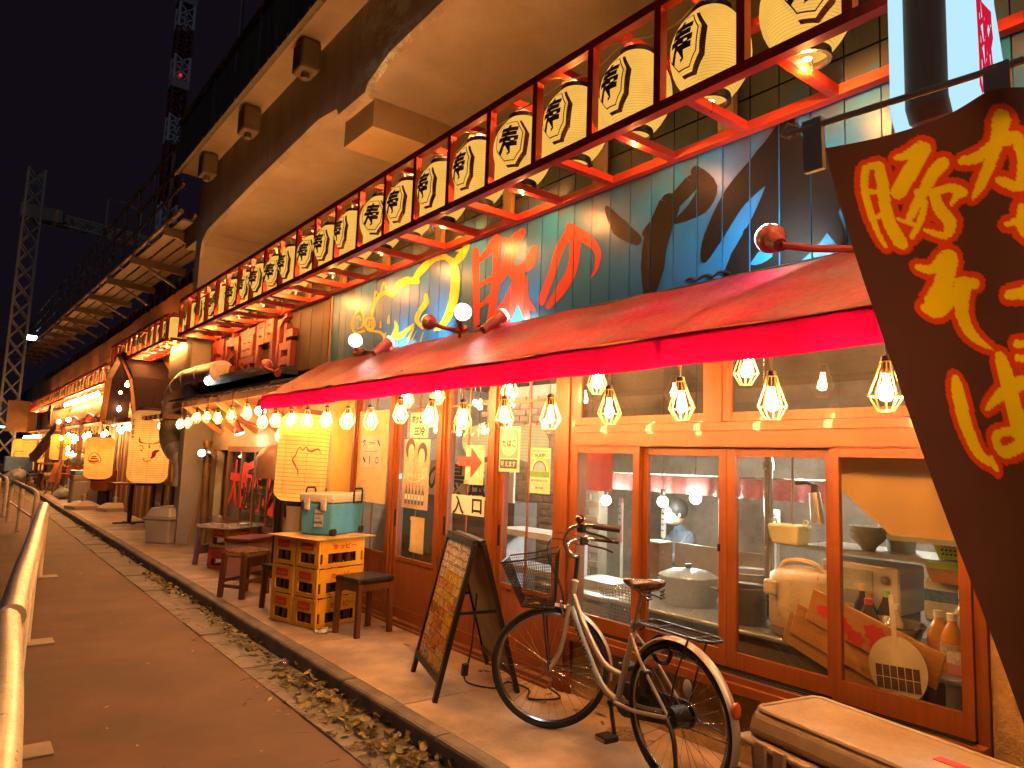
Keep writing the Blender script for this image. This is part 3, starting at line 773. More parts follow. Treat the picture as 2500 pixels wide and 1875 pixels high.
([(6.437,3.017),(6.414,3.014),(6.442,2.957),(6.408,2.952),(6.436,3.017),(6.435,3.02),(6.431,3.021),(6.426,3.021),(6.421,3.019),(6.417,3.017),(6.415,3.014),(6.409,2.952),(6.411,2.948),(6.417,2.946),(6.425,2.946),(6.433,2.949),(6.438,2.953),(6.441,2.957)],[(0,1,3,2),(4,5,6,7,8,9,10),(11,12,13,14,15,16,17)]),
([(6.619,2.932),(6.617,2.95),(6.58,2.924),(6.578,2.944),(6.525,2.914),(6.522,2.935),(6.469,2.902),(6.461,2.924),(6.429,2.891),(6.408,2.911),(6.403,2.878),(6.368,2.894),(6.38,2.863),(6.336,2.874),(6.362,2.848),(6.312,2.855),(6.352,2.836),(6.295,2.837),(6.345,2.827),(6.294,2.82),(6.345,2.816),(6.304,2.806),(6.347,2.805),(6.317,2.796),(6.348,2.796),(6.326,2.79),(6.618,2.932),(6.627,2.934),(6.634,2.939),(6.636,2.944),(6.633,2.948),(6.626,2.95),(6.617,2.95),(6.327,2.791),(6.33,2.789),(6.335,2.788),(6.34,2.789),(6.344,2.791),(6.347,2.794),(6.347,2.796)],[(0,1,3,2),(2,3,5,4),(4,5,7,6),(6,7,9,8),(8,9,11,10),(10,11,13,12),(12,13,15,14),(14,15,17,16),(16,17,19,18),(18,19,21,20),(20,21,23,22),(22,23,25,24),(26,27,28,29,30,31,32),(33,34,35,36,37,38,39)]),
([(6.322,2.883),(6.292,2.876),(6.353,2.82),(6.308,2.81),(6.32,2.883),(6.317,2.886),(6.312,2.887),(6.305,2.886),(6.298,2.884),(6.294,2.88),(6.293,2.876),(6.31,2.81),(6.314,2.806),(6.323,2.804),(6.333,2.805),(6.343,2.809),(6.349,2.814),(6.35,2.82)],[(0,1,3,2),(4,5,6,7,8,9,10),(11,12,13,14,15,16,17)]),
([(6.138,2.975),(6.103,2.974),(6.137,2.958),(6.085,2.957),(6.132,2.934),(6.062,2.932),(6.131,2.911),(6.042,2.902),(6.14,2.895),(6.034,2.869),(6.152,2.876),(6.06,2.842),(6.178,2.852),(6.096,2.818),(6.206,2.83),(6.131,2.798),(6.226,2.814),(6.156,2.784),(6.136,2.974),(6.136,2.979),(6.132,2.982),(6.125,2.983),(6.117,2.982),(6.109,2.979),(6.105,2.974),(6.16,2.785),(6.173,2.78),(6.191,2.78),(6.209,2.785),(6.222,2.794),(6.227,2.805),(6.222,2.814)],[(0,1,3,2),(2,3,5,4),(4,5,7,6),(6,7,9,8),(8,9,11,10),(10,11,13,12),(12,13,15,14),(14,15,17,16),(18,19,20,21,22,23,24),(25,26,27,28,29,30,31)]),
([(6.156,2.794),(6.169,2.842),(6.126,2.79),(6.138,2.841),(6.079,2.785),(6.099,2.839),(6.019,2.782),(6.059,2.84),(5.953,2.787),(6.021,2.845),(5.894,2.81),(5.96,2.855),(5.833,2.84),(5.887,2.874),(5.779,2.868),(5.819,2.893),(5.745,2.889),(5.769,2.904),(6.157,2.794),(6.179,2.799),(6.197,2.809),(6.205,2.821),(6.203,2.832),(6.189,2.84),(6.169,2.842),(5.768,2.904),(5.761,2.906),(5.754,2.904),(5.747,2.901),(5.743,2.897),(5.742,2.893),(5.746,2.889)],[(0,1,3,2),(2,3,5,4),(4,5,7,6),(6,7,9,8),(8,9,11,10),(10,11,13,12),(12,13,15,14),(14,15,17,16),(18,19,20,21,22,23,24),(25,26,27,28,29,30,31)]),
([(5.758,2.872),(5.734,2.863),(5.875,2.761),(5.831,2.746),(5.757,2.872),(5.753,2.874),(5.748,2.874),(5.741,2.873),(5.737,2.87),(5.734,2.866),(5.735,2.863),(5.833,2.746),(5.84,2.742),(5.85,2.741),(5.861,2.744),(5.87,2.749),(5.874,2.755),(5.873,2.761)],[(0,1,3,2),(4,5,6,7,8,9,10),(11,12,13,14,15,16,17)]),
([(5.705,2.829),(5.693,2.824),(5.782,2.755),(5.758,2.747),(5.704,2.828),(5.702,2.83),(5.699,2.83),(5.696,2.829),(5.694,2.828),(5.693,2.826),(5.693,2.824),(5.759,2.747),(5.763,2.745),(5.768,2.744),(5.774,2.745),(5.779,2.748),(5.782,2.752),(5.781,2.755)],[(0,1,3,2),(4,5,6,7,8,9,10),(11,12,13,14,15,16,17)]),
([(5.58,2.799),(5.568,2.795),(5.629,2.724),(5.598,2.715),(5.58,2.799),(5.578,2.8),(5.576,2.801),(5.573,2.8),(5.57,2.799),(5.569,2.797),(5.569,2.795),(5.6,2.715),(5.603,2.712),(5.61,2.711),(5.617,2.712),(5.624,2.715),(5.628,2.719),(5.628,2.723)],[(0,1,3,2),(4,5,6,7,8,9,10),(11,12,13,14,15,16,17)]),
]
TON = [([(4.844,3.409),(4.746,3.388),(4.84,3.35),(4.739,3.33),(4.834,3.265),(4.731,3.246),(4.826,3.17),(4.721,3.152),(4.819,3.08),(4.712,3.062),(4.807,2.988),(4.705,2.972),(4.794,2.889),(4.698,2.876),(4.782,2.802),(4.692,2.791),(4.773,2.742),(4.689,2.732),(4.839,3.408),(4.834,3.422),(4.819,3.429),(4.797,3.428),(4.775,3.419),(4.758,3.405),(4.751,3.389),(4.693,2.732),(4.697,2.72),(4.71,2.713),(4.728,2.712),(4.748,2.717),(4.763,2.728),(4.769,2.741)],[(0,1,3,2),(2,3,5,4),(4,5,7,6),(6,7,9,8),(8,9,11,10),(10,11,13,12),(12,13,15,14),(14,15,17,16),(18,19,20,21,22,23,24),(25,26,27,28,29,30,31)]),
([(4.759,3.271),(4.793,3.303),(4.733,3.274),(4.773,3.312),(4.697,3.279),(4.744,3.322),(4.657,3.288),(4.713,3.335),(4.618,3.299),(4.687,3.349),(4.584,3.316),(4.663,3.367),(4.551,3.336),(4.637,3.388),(4.522,3.355),(4.613,3.41),(4.497,3.371),(4.594,3.429),(4.481,3.385),(4.575,3.442),(4.468,3.396),(4.561,3.451),(4.46,3.406),(4.55,3.459),(4.454,3.412),(4.542,3.464),(4.76,3.271),(4.772,3.27),(4.784,3.274),(4.795,3.281),(4.8,3.29),(4.799,3.298),(4.792,3.303),(4.537,3.463),(4.521,3.471),(4.498,3.469),(4.476,3.459),(4.459,3.444),(4.452,3.427),(4.458,3.413)],[(0,1,3,2),(2,3,5,4),(4,5,7,6),(6,7,9,8),(8,9,11,10),(10,11,13,12),(12,13,15,14),(14,15,17,16),(16,17,19,18),(18,19,21,20),(20,21,23,22),(22,23,25,24),(26,27,28,29,30,31,32),(33,34,35,36,37,38,39)]),
([(4.549,3.445),(4.434,3.416),(4.548,3.393),(4.433,3.365),(4.545,3.319),(4.432,3.292),(4.543,3.235),(4.432,3.21),(4.544,3.157),(4.434,3.131),(4.55,3.081),(4.439,3.055),(4.558,3.001),(4.445,2.976),(4.567,2.926),(4.453,2.9),(4.577,2.861),(4.463,2.834),(4.585,2.805),(4.478,2.778),(4.596,2.755),(4.496,2.729),(4.605,2.714),(4.513,2.69),(4.611,2.684),(4.526,2.663),(4.544,3.444),(4.537,3.46),(4.518,3.468),(4.492,3.466),(4.466,3.455),(4.447,3.437),(4.439,3.418),(4.53,2.663),(4.539,2.653),(4.555,2.648),(4.575,2.649),(4.593,2.658),(4.605,2.67),(4.607,2.684)],[(0,1,3,2),(2,3,5,4),(4,5,7,6),(6,7,9,8),(8,9,11,10),(10,11,13,12),(12,13,15,14),(14,15,17,16),(16,17,19,18),(18,19,21,20),(20,21,23,22),(22,23,25,24),(26,27,28,29,30,31,32),(33,34,35,36,37,38,39)]),
([(4.726,3.063),(4.755,3.095),(4.546,3.086),(4.587,3.133),(4.727,3.063),(4.739,3.063),(4.751,3.067),(4.76,3.075),(4.764,3.083),(4.762,3.091),(4.753,3.095),(4.585,3.133),(4.568,3.133),(4.551,3.127),(4.538,3.116),(4.532,3.104),(4.536,3.093),(4.548,3.087)],[(0,1,3,2),(4,5,6,7,8,9,10),(11,12,13,14,15,16,17)]),
([(4.702,2.888),(4.733,2.915),(4.509,2.934),(4.564,2.984),(4.703,2.888),(4.713,2.887),(4.724,2.89),(4.734,2.895),(4.738,2.903),(4.737,2.91),(4.731,2.914),(4.562,2.983),(4.544,2.985),(4.524,2.98),(4.507,2.97),(4.499,2.956),(4.5,2.943),(4.512,2.934)],[(0,1,3,2),(4,5,6,7,8,9,10),(11,12,13,14,15,16,17)]),
([(4.417,3.383),(4.377,3.41),(4.404,3.367),(4.352,3.4),(4.378,3.343),(4.323,3.387),(4.332,3.313),(4.307,3.384),(4.258,3.295),(4.321,3.39),(4.209,3.313),(4.305,3.392),(4.174,3.339),(4.269,3.406),(4.147,3.364),(4.233,3.424),(4.13,3.382),(4.206,3.435),(4.415,3.382),(4.427,3.394),(4.43,3.407),(4.425,3.416),(4.412,3.421),(4.395,3.419),(4.379,3.411),(4.202,3.434),(4.185,3.44),(4.164,3.437),(4.144,3.426),(4.13,3.411),(4.127,3.395),(4.134,3.383)],[(0,1,3,2),(2,3,5,4),(4,5,7,6),(6,7,9,8),(8,9,11,10),(10,11,13,12),(12,13,15,14),(14,15,17,16),(18,19,20,21,22,23,24),(25,26,27,28,29,30,31)]),
([(4.314,3.408),(4.177,3.352),(4.329,3.377),(4.189,3.321),(4.349,3.334),(4.207,3.276),(4.373,3.285),(4.23,3.225),(4.401,3.241),(4.257,3.176),(4.426,3.19),(4.306,3.132),(4.459,3.135),(4.361,3.087),(4.49,3.084),(4.415,3.047),(4.509,3.047),(4.455,3.021),(4.307,3.406),(4.291,3.422),(4.262,3.427),(4.23,3.419),(4.201,3.4),(4.184,3.376),(4.184,3.353),(4.458,3.021),(4.467,3.016),(4.48,3.015),(4.493,3.02),(4.504,3.028),(4.509,3.038),(4.506,3.047)],[(0,1,3,2),(2,3,5,4),(4,5,7,6),(6,7,9,8),(8,9,11,10),(10,11,13,12),(12,13,15,14),(14,15,17,16),(18,19,20,21,22,23,24),(25,26,27,28,29,30,31)]),
([(4.372,3.136),(4.28,3.184),(4.347,3.112),(4.247,3.165),(4.312,3.081),(4.2,3.136),(4.282,3.051),(4.146,3.097),(4.267,3.029),(4.095,3.048),(4.25,3.005),(4.077,2.996),(4.235,2.967),(4.073,2.951),(4.217,2.921),(4.072,2.914),(4.188,2.872),(4.067,2.888),(4.138,2.831),(4.054,2.862),(4.086,2.799),(4.027,2.83),(4.04,2.776),(3.998,2.8),(4.008,2.761),(3.98,2.778),(4.367,3.135),(4.387,3.158),(4.39,3.182),(4.376,3.2),(4.348,3.207),(4.315,3.201),(4.285,3.185),(3.981,2.778),(3.976,2.771),(3.975,2.764),(3.979,2.758),(3.988,2.755),(3.998,2.756),(4.007,2.761)],[(0,1,3,2),(2,3,5,4),(4,5,7,6),(6,7,9,8),(8,9,11,10),(10,11,13,12),(12,13,15,14),(14,15,17,16),(16,17,19,18),(18,19,21,20),(20,21,23,22),(22,23,25,24),(26,27,28,29,30,31,32),(33,34,35,36,37,38,39)]),
([(4.066,3.255),(3.969,3.216),(4.079,3.237),(3.974,3.195),(4.094,3.21),(3.982,3.163),(4.113,3.185),(3.998,3.128),(4.131,3.173),(4.026,3.096),(4.152,3.164),(4.077,3.08),(4.191,3.156),(4.132,3.073),(4.233,3.151),(4.181,3.071),(4.265,3.146),(4.213,3.07),(4.061,3.254),(4.05,3.266),(4.029,3.27),(4.006,3.264),(3.986,3.251),(3.974,3.234),(3.973,3.217),(4.215,3.07),(4.242,3.072),(4.268,3.084),(4.286,3.102),(4.291,3.122),(4.283,3.138),(4.262,3.146)],[(0,1,3,2),(2,3,5,4),(4,5,7,6),(6,7,9,8),(8,9,11,10),(10,11,13,12),(12,13,15,14),(14,15,17,16),(18,19,20,21,22,23,24),(25,26,27,28,29,30,31)]),
([(4.262,3.068),(4.154,3.02),(4.281,3.038),(4.177,2.991),(4.31,2.994),(4.208,2.949),(4.343,2.949),(4.245,2.903),(4.374,2.914),(4.284,2.865),(4.402,2.888),(4.332,2.84),(4.438,2.865),(4.383,2.822),(4.472,2.846),(4.429,2.811),(4.495,2.831),(4.461,2.804),(4.256,3.067),(4.24,3.079),(4.216,3.081),(4.189,3.074),(4.168,3.058),(4.157,3.039),(4.16,3.021),(4.463,2.804),(4.473,2.802),(4.484,2.804),(4.494,2.81),(4.5,2.818),(4.5,2.825),(4.494,2.831)],[(0,1,3,2),(2,3,5,4),(4,5,7,6),(6,7,9,8),(8,9,11,10),(10,11,13,12),(12,13,15,14),(14,15,17,16),(18,19,20,21,22,23,24),(25,26,27,28,29,30,31)]),
([(4.303,2.972),(4.188,2.943),(4.307,2.944),(4.193,2.916),(4.312,2.905),(4.201,2.877),(4.319,2.863),(4.211,2.834),(4.33,2.829),(4.226,2.794),(4.343,2.799),(4.252,2.761),(4.364,2.769),(4.283,2.732),(4.384,2.742),(4.312,2.708),(4.397,2.722),(4.333,2.692),(4.297,2.971),(4.288,2.987),(4.267,2.995),(4.24,2.993),(4.215,2.981),(4.198,2.963),(4.193,2.944),(4.336,2.693),(4.347,2.686),(4.363,2.685),(4.38,2.69),(4.392,2.699),(4.398,2.711),(4.394,2.722)],[(0,1,3,2),(2,3,5,4),(4,5,7,6),(6,7,9,8),(8,9,11,10),(10,11,13,12),(12,13,15,14),(14,15,17,16),(18,19,20,21,22,23,24),(25,26,27,28,29,30,31)]),
([(4.239,2.92),(4.11,2.924),(4.116,2.723),(4.033,2.728),(4.232,2.919),(4.235,2.942),(4.221,2.96),(4.194,2.967),(4.163,2.962),(4.134,2.947),(4.116,2.925),(4.037,2.728),(4.036,2.714),(4.045,2.702),(4.061,2.697),(4.082,2.699),(4.1,2.708),(4.112,2.722)],[(0,1,3,2),(4,5,6,7,8,9,10),(11,12,13,14,15,16,17)]),
]
NO_ = [([(3.647,3.322),(3.574,3.271),(3.669,3.303),(3.596,3.252),(3.702,3.276),(3.627,3.226),(3.739,3.243),(3.661,3.195),(3.772,3.205),(3.689,3.162),(3.794,3.164),(3.711,3.127),(3.813,3.12),(3.731,3.087),(3.83,3.076),(3.75,3.044),(3.85,3.031),(3.773,2.999),(3.878,2.981),(3.798,2.947),(3.911,2.926),(3.828,2.892),(3.941,2.877),(3.855,2.842),(3.962,2.842),(3.873,2.806),(3.643,3.321),(3.628,3.328),(3.609,3.326),(3.589,3.316),(3.576,3.301),(3.571,3.285),(3.577,3.272),(3.877,2.807),(3.889,2.796),(3.909,2.792),(3.931,2.797),(3.949,2.81),(3.959,2.826),(3.958,2.841)],[(0,1,3,2),(2,3,5,4),(4,5,7,6),(6,7,9,8),(8,9,11,10),(10,11,13,12),(12,13,15,14),(14,15,17,16),(16,17,19,18),(18,19,21,20),(20,21,23,22),(22,23,25,24),(26,27,28,29,30,31,32),(33,34,35,36,37,38,39)]),
([(3.623,3.27),(3.504,3.236),(3.624,3.224),(3.509,3.192),(3.625,3.158),(3.515,3.128),(3.63,3.09),(3.525,3.057),(3.642,3.034),(3.542,2.996),(3.665,2.995),(3.567,2.947),(3.697,2.96),(3.6,2.905),(3.732,2.928),(3.635,2.869),(3.767,2.898),(3.668,2.837),(3.794,2.866),(3.708,2.811),(3.823,2.836),(3.75,2.787),(3.849,2.811),(3.788,2.769),(3.866,2.791),(3.816,2.757),(3.617,3.269),(3.608,3.287),(3.588,3.297),(3.56,3.294),(3.534,3.281),(3.516,3.26),(3.51,3.237),(3.818,2.758),(3.83,2.753),(3.844,2.754),(3.858,2.76),(3.867,2.77),(3.869,2.782),(3.863,2.79)],[(0,1,3,2),(2,3,5,4),(4,5,7,6),(6,7,9,8),(8,9,11,10),(10,11,13,12),(12,13,15,14),(14,15,17,16),(16,17,19,18),(18,19,21,20),(20,21,23,22),(22,23,25,24),(26,27,28,29,30,31,32),(33,34,35,36,37,38,39)]),
([(3.653,3.27),(3.598,3.33),(3.624,3.252),(3.57,3.312),(3.583,3.228),(3.529,3.286),(3.541,3.202),(3.482,3.255),(3.504,3.177),(3.44,3.223),(3.467,3.152),(3.405,3.19),(3.431,3.125),(3.371,3.155),(3.401,3.1),(3.341,3.118),(3.38,3.078),(3.321,3.081),(3.37,3.055),(3.314,3.046),(3.368,3.028),(3.317,3.014),(3.37,3.001),(3.327,2.986),(3.375,2.976),(3.339,2.961),(3.383,2.953),(3.356,2.938),(3.397,2.93),(3.378,2.918),(3.411,2.91),(3.4,2.903),(3.42,2.895),(3.416,2.892),(3.65,3.269),(3.672,3.289),(3.681,3.313),(3.675,3.333),(3.655,3.344),(3.628,3.343),(3.601,3.331),(3.416,2.892),(3.417,2.892),(3.418,2.892),(3.419,2.892),(3.42,2.893),(3.42,2.894),(3.42,2.895)],[(0,1,3,2),(2,3,5,4),(4,5,7,6),(6,7,9,8),(8,9,11,10),(10,11,13,12),(12,13,15,14),(14,15,17,16),(16,17,19,18),(18,19,21,20),(20,21,23,22),(22,23,25,24),(24,25,27,26),(26,27,29,28),(28,29,31,30),(30,31,33,32),(34,35,36,37,38,39,40),(41,42,43,44,45,46,47)]),
]
BLK = [([(3.288,3.35),(3.246,3.358),(3.279,3.316),(3.212,3.329),(3.26,3.269),(3.171,3.288),(3.234,3.215),(3.127,3.247),(3.204,3.163),(3.088,3.217),(3.153,3.124),(3.063,3.188),(3.102,3.091),(3.03,3.155),(3.059,3.066),(2.998,3.125),(3.03,3.051),(2.976,3.103),(3.286,3.349),(3.29,3.359),(3.287,3.368),(3.279,3.373),(3.268,3.373),(3.257,3.367),(3.248,3.358),(2.979,3.103),(2.963,3.085),(2.959,3.064),(2.965,3.047),(2.982,3.038),(3.005,3.039),(3.027,3.051)],[(0,1,3,2),(2,3,5,4),(4,5,7,6),(6,7,9,8),(8,9,11,10),(10,11,13,12),(12,13,15,14),(14,15,17,16),(18,19,20,21,22,23,24),(25,26,27,28,29,30,31)]),
([(2.903,3.077),(2.949,3.12),(2.865,3.093),(2.921,3.146),(2.814,3.119),(2.878,3.181),(2.757,3.148),(2.829,3.219),(2.705,3.175),(2.785,3.255),(2.656,3.204),(2.738,3.287),(2.605,3.234),(2.689,3.32),(2.561,3.261),(2.646,3.349),(2.53,3.279),(2.616,3.37),(2.906,3.077),(2.917,3.073),(2.932,3.076),(2.945,3.085),(2.953,3.097),(2.954,3.11),(2.947,3.119),(2.612,3.369),(2.589,3.376),(2.562,3.369),(2.538,3.35),(2.524,3.324),(2.522,3.299),(2.534,3.28)],[(0,1,3,2),(2,3,5,4),(4,5,7,6),(6,7,9,8),(8,9,11,10),(10,11,13,12),(12,13,15,14),(14,15,17,16),(18,19,20,21,22,23,24),(25,26,27,28,29,30,31)]),
([(2.574,3.364),(2.506,3.394),(2.562,3.339),(2.484,3.376),(2.545,3.308),(2.452,3.345),(2.534,3.283),(2.417,3.304),(2.538,3.277),(2.392,3.251),(2.538,3.272),(2.397,3.205),(2.543,3.257),(2.414,3.17),(2.555,3.239),(2.44,3.141),(2.571,3.223),(2.473,3.116),(2.594,3.198),(2.525,3.105),(2.632,3.172),(2.585,3.1),(2.673,3.148),(2.64,3.098),(2.699,3.127),(2.681,3.1),(2.571,3.363),(2.581,3.384),(2.58,3.404),(2.568,3.417),(2.548,3.42),(2.527,3.412),(2.509,3.395),(2.682,3.101),(2.689,3.1),(2.697,3.104),(2.702,3.11),(2.705,3.117),(2.703,3.123),(2.698,3.127)],[(0,1,3,2),(2,3,5,4),(4,5,7,6),(6,7,9,8),(8,9,11,10),(10,11,13,12),(12,13,15,14),(14,15,17,16),(16,17,19,18),(18,19,21,20),(20,21,23,22),(22,23,25,24),(26,27,28,29,30,31,32),(33,34,35,36,37,38,39)]),
([(2.812,3.287),(2.659,3.196),(2.836,3.251),(2.676,3.157),(2.87,3.197),(2.702,3.102),(2.906,3.135),(2.729,3.042),(2.935,3.077),(2.747,2.992),(2.949,3.024),(2.758,2.955),(2.955,2.976),(2.764,2.92),(2.957,2.933),(2.768,2.881),(2.961,2.891),(2.774,2.838),(2.953,2.835),(2.795,2.791),(2.945,2.774),(2.817,2.74),(2.937,2.718),(2.839,2.693),(2.926,2.679),(2.858,2.662),(2.804,3.285),(2.781,3.306),(2.746,3.31),(2.708,3.295),(2.677,3.266),(2.662,3.231),(2.666,3.198),(2.861,2.662),(2.867,2.651),(2.879,2.644),(2.895,2.644),(2.91,2.652),(2.92,2.664),(2.923,2.678)],[(0,1,3,2),(2,3,5,4),(4,5,7,6),(6,7,9,8),(8,9,11,10),(10,11,13,12),(12,13,15,14),(14,15,17,16),(16,17,19,18),(18,19,21,20),(20,21,23,22),(22,23,25,24),(26,27,28,29,30,31,32),(33,34,35,36,37,38,39)]),
([(2.003,3.487),(1.897,3.395),(2.028,3.468),(1.906,3.365),(2.059,3.438),(1.924,3.322),(2.094,3.406),(1.95,3.272),(2.133,3.379),(1.985,3.222),(2.171,3.345),(2.04,3.187),(2.223,3.307),(2.101,3.157),(2.281,3.265),(2.159,3.127),(2.336,3.215),(2.21,3.096),(2.382,3.158),(2.253,3.055),(2.421,3.097),(2.296,3.007),(2.454,3.038),(2.335,2.958),(2.48,2.988),(2.369,2.917),(2.495,2.944),(2.398,2.887),(2.503,2.906),(2.421,2.863),(2.506,2.877),(2.44,2.843),(2.505,2.855),(2.456,2.83),(1.998,3.485),(1.978,3.501),(1.951,3.5),(1.924,3.483),(1.904,3.455),(1.896,3.424),(1.902,3.397),(2.458,2.831),(2.465,2.823),(2.476,2.82),(2.488,2.823),(2.498,2.832),(2.503,2.843),(2.502,2.854)],[(0,1,3,2),(2,3,5,4),(4,5,7,6),(6,7,9,8),(8,9,11,10),(10,11,13,12),(12,13,15,14),(14,15,17,16),(16,17,19,18),(18,19,21,20),(20,21,23,22),(22,23,25,24),(24,25,27,26),(26,27,29,28),(28,29,31,30),(30,31,33,32),(34,35,36,37,38,39,40),(41,42,43,44,45,46,47)]),
([(2.087,3.382),(1.846,3.283),(2.082,3.343),(1.856,3.252),(2.078,3.29),(1.868,3.204),(2.077,3.236),(1.883,3.145),(2.08,3.19),(1.905,3.089),(2.092,3.15),(1.934,3.04),(2.112,3.108),(1.967,2.997),(2.137,3.063),(2.002,2.957),(2.164,3.016),(2.038,2.917),(2.196,2.97),(2.074,2.873),(2.232,2.923),(2.114,2.828),(2.267,2.877),(2.152,2.785),(2.298,2.838),(2.187,2.749),(2.316,2.802),(2.225,2.725),(2.332,2.771),(2.259,2.707),(2.344,2.744),(2.288,2.696),(2.35,2.723),(2.312,2.69),(2.074,3.378),(2.055,3.429),(2.01,3.454),(1.954,3.445),(1.902,3.406),(1.867,3.348),(1.857,3.287),(2.314,2.69),(2.322,2.685),(2.334,2.686),(2.344,2.692),(2.351,2.702),(2.352,2.713),(2.348,2.722)],[(0,1,3,2),(2,3,5,4),(4,5,7,6),(6,7,9,8),(8,9,11,10),(10,11,13,12),(12,13,15,14),(14,15,17,16),(16,17,19,18),(18,19,21,20),(20,21,23,22),(22,23,25,24),(24,25,27,26),(26,27,29,28),(28,29,31,30),(30,31,33,32),(34,35,36,37,38,39,40),(41,42,43,44,45,46,47)]),
([(1.851,3.245),(1.748,3.258),(1.845,3.209),(1.727,3.225),(1.834,3.161),(1.699,3.175),(1.828,3.117),(1.671,3.112),(1.833,3.09),(1.653,3.042),(1.832,3.061),(1.665,2.98),(1.84,3.022),(1.685,2.928),(1.854,2.981),(1.711,2.882),(1.871,2.943),(1.738,2.842),(1.888,2.91),(1.766,2.806),(1.908,2.882),(1.798,2.775),(1.932,2.855),(1.833,2.746),(1.961,2.828),(1.872,2.721),(1.998,2.8),(1.916,2.695),(2.039,2.772),(1.967,2.668),(2.08,2.752),(2.024,2.646),(2.113,2.742),(2.089,2.636),(2.148,2.741),(2.16,2.654),(2.2,2.754),(2.223,2.688),(2.253,2.773),(2.274,2.722),(2.293,2.784),(2.308,2.747),(1.846,3.243),(1.85,3.274),(1.84,3.298),(1.819,3.31),(1.794,3.305),(1.769,3.287),(1.753,3.259),(2.308,2.747),(2.317,2.755),(2.322,2.766),(2.321,2.777),(2.315,2.785),(2.305,2.787),(2.294,2.785)],[(0,1,3,2),(2,3,5,4),(4,5,7,6),(6,7,9,8),(8,9,11,10),(10,11,13,12),(12,13,15,14),(14,15,17,16),(16,17,19,18),(18,19,21,20),(20,21,23,22),(22,23,25,24),(24,25,27,26),(26,27,29,28),(28,29,31,30),(30,31,33,32),(32,33,35,34),(34,35,37,36),(36,37,39,38),(38,39,41,40),(42,43,44,45,46,47,48),(49,50,51,52,53,54,55)]),
([(2.22,2.907),(2.161,2.94),(2.208,2.887),(2.142,2.922),(2.186,2.852),(2.121,2.899),(2.14,2.811),(2.116,2.895),(2.067,2.806),(2.134,2.899),(2.027,2.851),(2.106,2.918),(1.991,2.911),(2.063,2.966),(1.959,2.97),(2.022,3.018),(1.939,3.011),(1.992,3.052),(2.217,2.906),(2.225,2.925),(2.224,2.943),(2.214,2.956),(2.197,2.961),(2.179,2.955),(2.163,2.941),(1.989,3.051),(1.98,3.06),(1.966,3.06),(1.953,3.053),(1.943,3.04),(1.939,3.025),(1.942,3.012)],[(0,1,3,2),(2,3,5,4),(4,5,7,6),(6,7,9,8),(8,9,11,10),(10,11,13,12),(12,13,15,14),(14,15,17,16),(18,19,20,21,22,23,24),(25,26,27,28,29,30,31)]),
([(1.932,3.198),(1.77,3.095),(1.943,3.159),(1.787,3.062),(1.961,3.103),(1.81,3.012),(1.98,3.042),(1.835,2.956),(1.997,2.989),(1.859,2.907),(2.012,2.944),(1.884,2.865),(2.027,2.9),(1.908,2.827),(2.041,2.855),(1.928,2.796),(2.048,2.809),(1.94,2.773),(2.049,2.763),(1.938,2.754),(2.039,2.722),(1.931,2.736),(2.029,2.694),(1.921,2.715),(2.024,2.677),(1.913,2.698),(1.924,3.195),(1.901,3.225),(1.864,3.233),(1.824,3.218),(1.792,3.184),(1.775,3.14),(1.778,3.098),(1.919,2.699),(1.916,2.67),(1.926,2.645),(1.948,2.632),(1.976,2.634),(2.001,2.65),(2.018,2.676)],[(0,1,3,2),(2,3,5,4),(4,5,7,6),(6,7,9,8),(8,9,11,10),(10,11,13,12),(12,13,15,14),(14,15,17,16),(16,17,19,18),(18,19,21,20),(20,21,23,22),(22,23,25,24),(26,27,28,29,30,31,32),(33,34,35,36,37,38,39)]),
([(1.79,2.884),(1.697,2.916),(1.705,2.756),(1.646,2.778),(1.786,2.883),(1.792,2.912),(1.786,2.938),(1.768,2.953),(1.743,2.954),(1.719,2.941),(1.701,2.917),(1.649,2.779),(1.645,2.761),(1.649,2.745),(1.66,2.735),(1.676,2.733),(1.691,2.741),(1.702,2.756)],[(0,1,3,2),(4,5,6,7,8,9,10),(11,12,13,14,15,16,17)]),
]

# ================================================================ THE RESTAURANT
FX = 3.40
SX = 3.285
frame_w = wood('amber frame wood', (.21, .047, .005), (.31, .082, .011), 'z', .45, coat=.08)
frame_wy = wood('amber rail wood', (.21, .047, .005), (.31, .082, .011), 'y', .45, coat=.08)
panel_w = wood('door panel wood', (.22, .055, .018), (.32, .09, .03), 'z', .5)
stucco = mk('ochre stucco', (.58, .33, .11), .85, var=.25, vscale=9, bump=.9, bscale=70, dirt=(.2, .1, .03), dirt_amt=.6, dirt_scale=6)
yplaster = mk('yellow plaster', (.62, .40, .09), .8, var=.15, vscale=2, bump=.3, bscale=50, dirt=(.35, .2, .06), dirt_amt=.5)
glass_clean = glass_mat('door glass', (.95, .96, .94), .035)
glass_dirty = glass_mat('kitchen glass', (.93, .95, .92), .13, (.6, .6, .55), True)
glass_tr = glass_mat('transom glass', (.6, .57, .5), .22, (.42, .32, .2), False, 2.2)
dark_gap = mk('dark groove', (.012, .009, .007), .8)
iron = mk('dark iron', (.03, .025, .022), .45, metal=.7)

res = wthing('restaurant', 'pork restaurant front with amber timber sliding doors, kitchen windows and blue painted sign boards', 'restaurant', (3.4, 4.4, PZ))
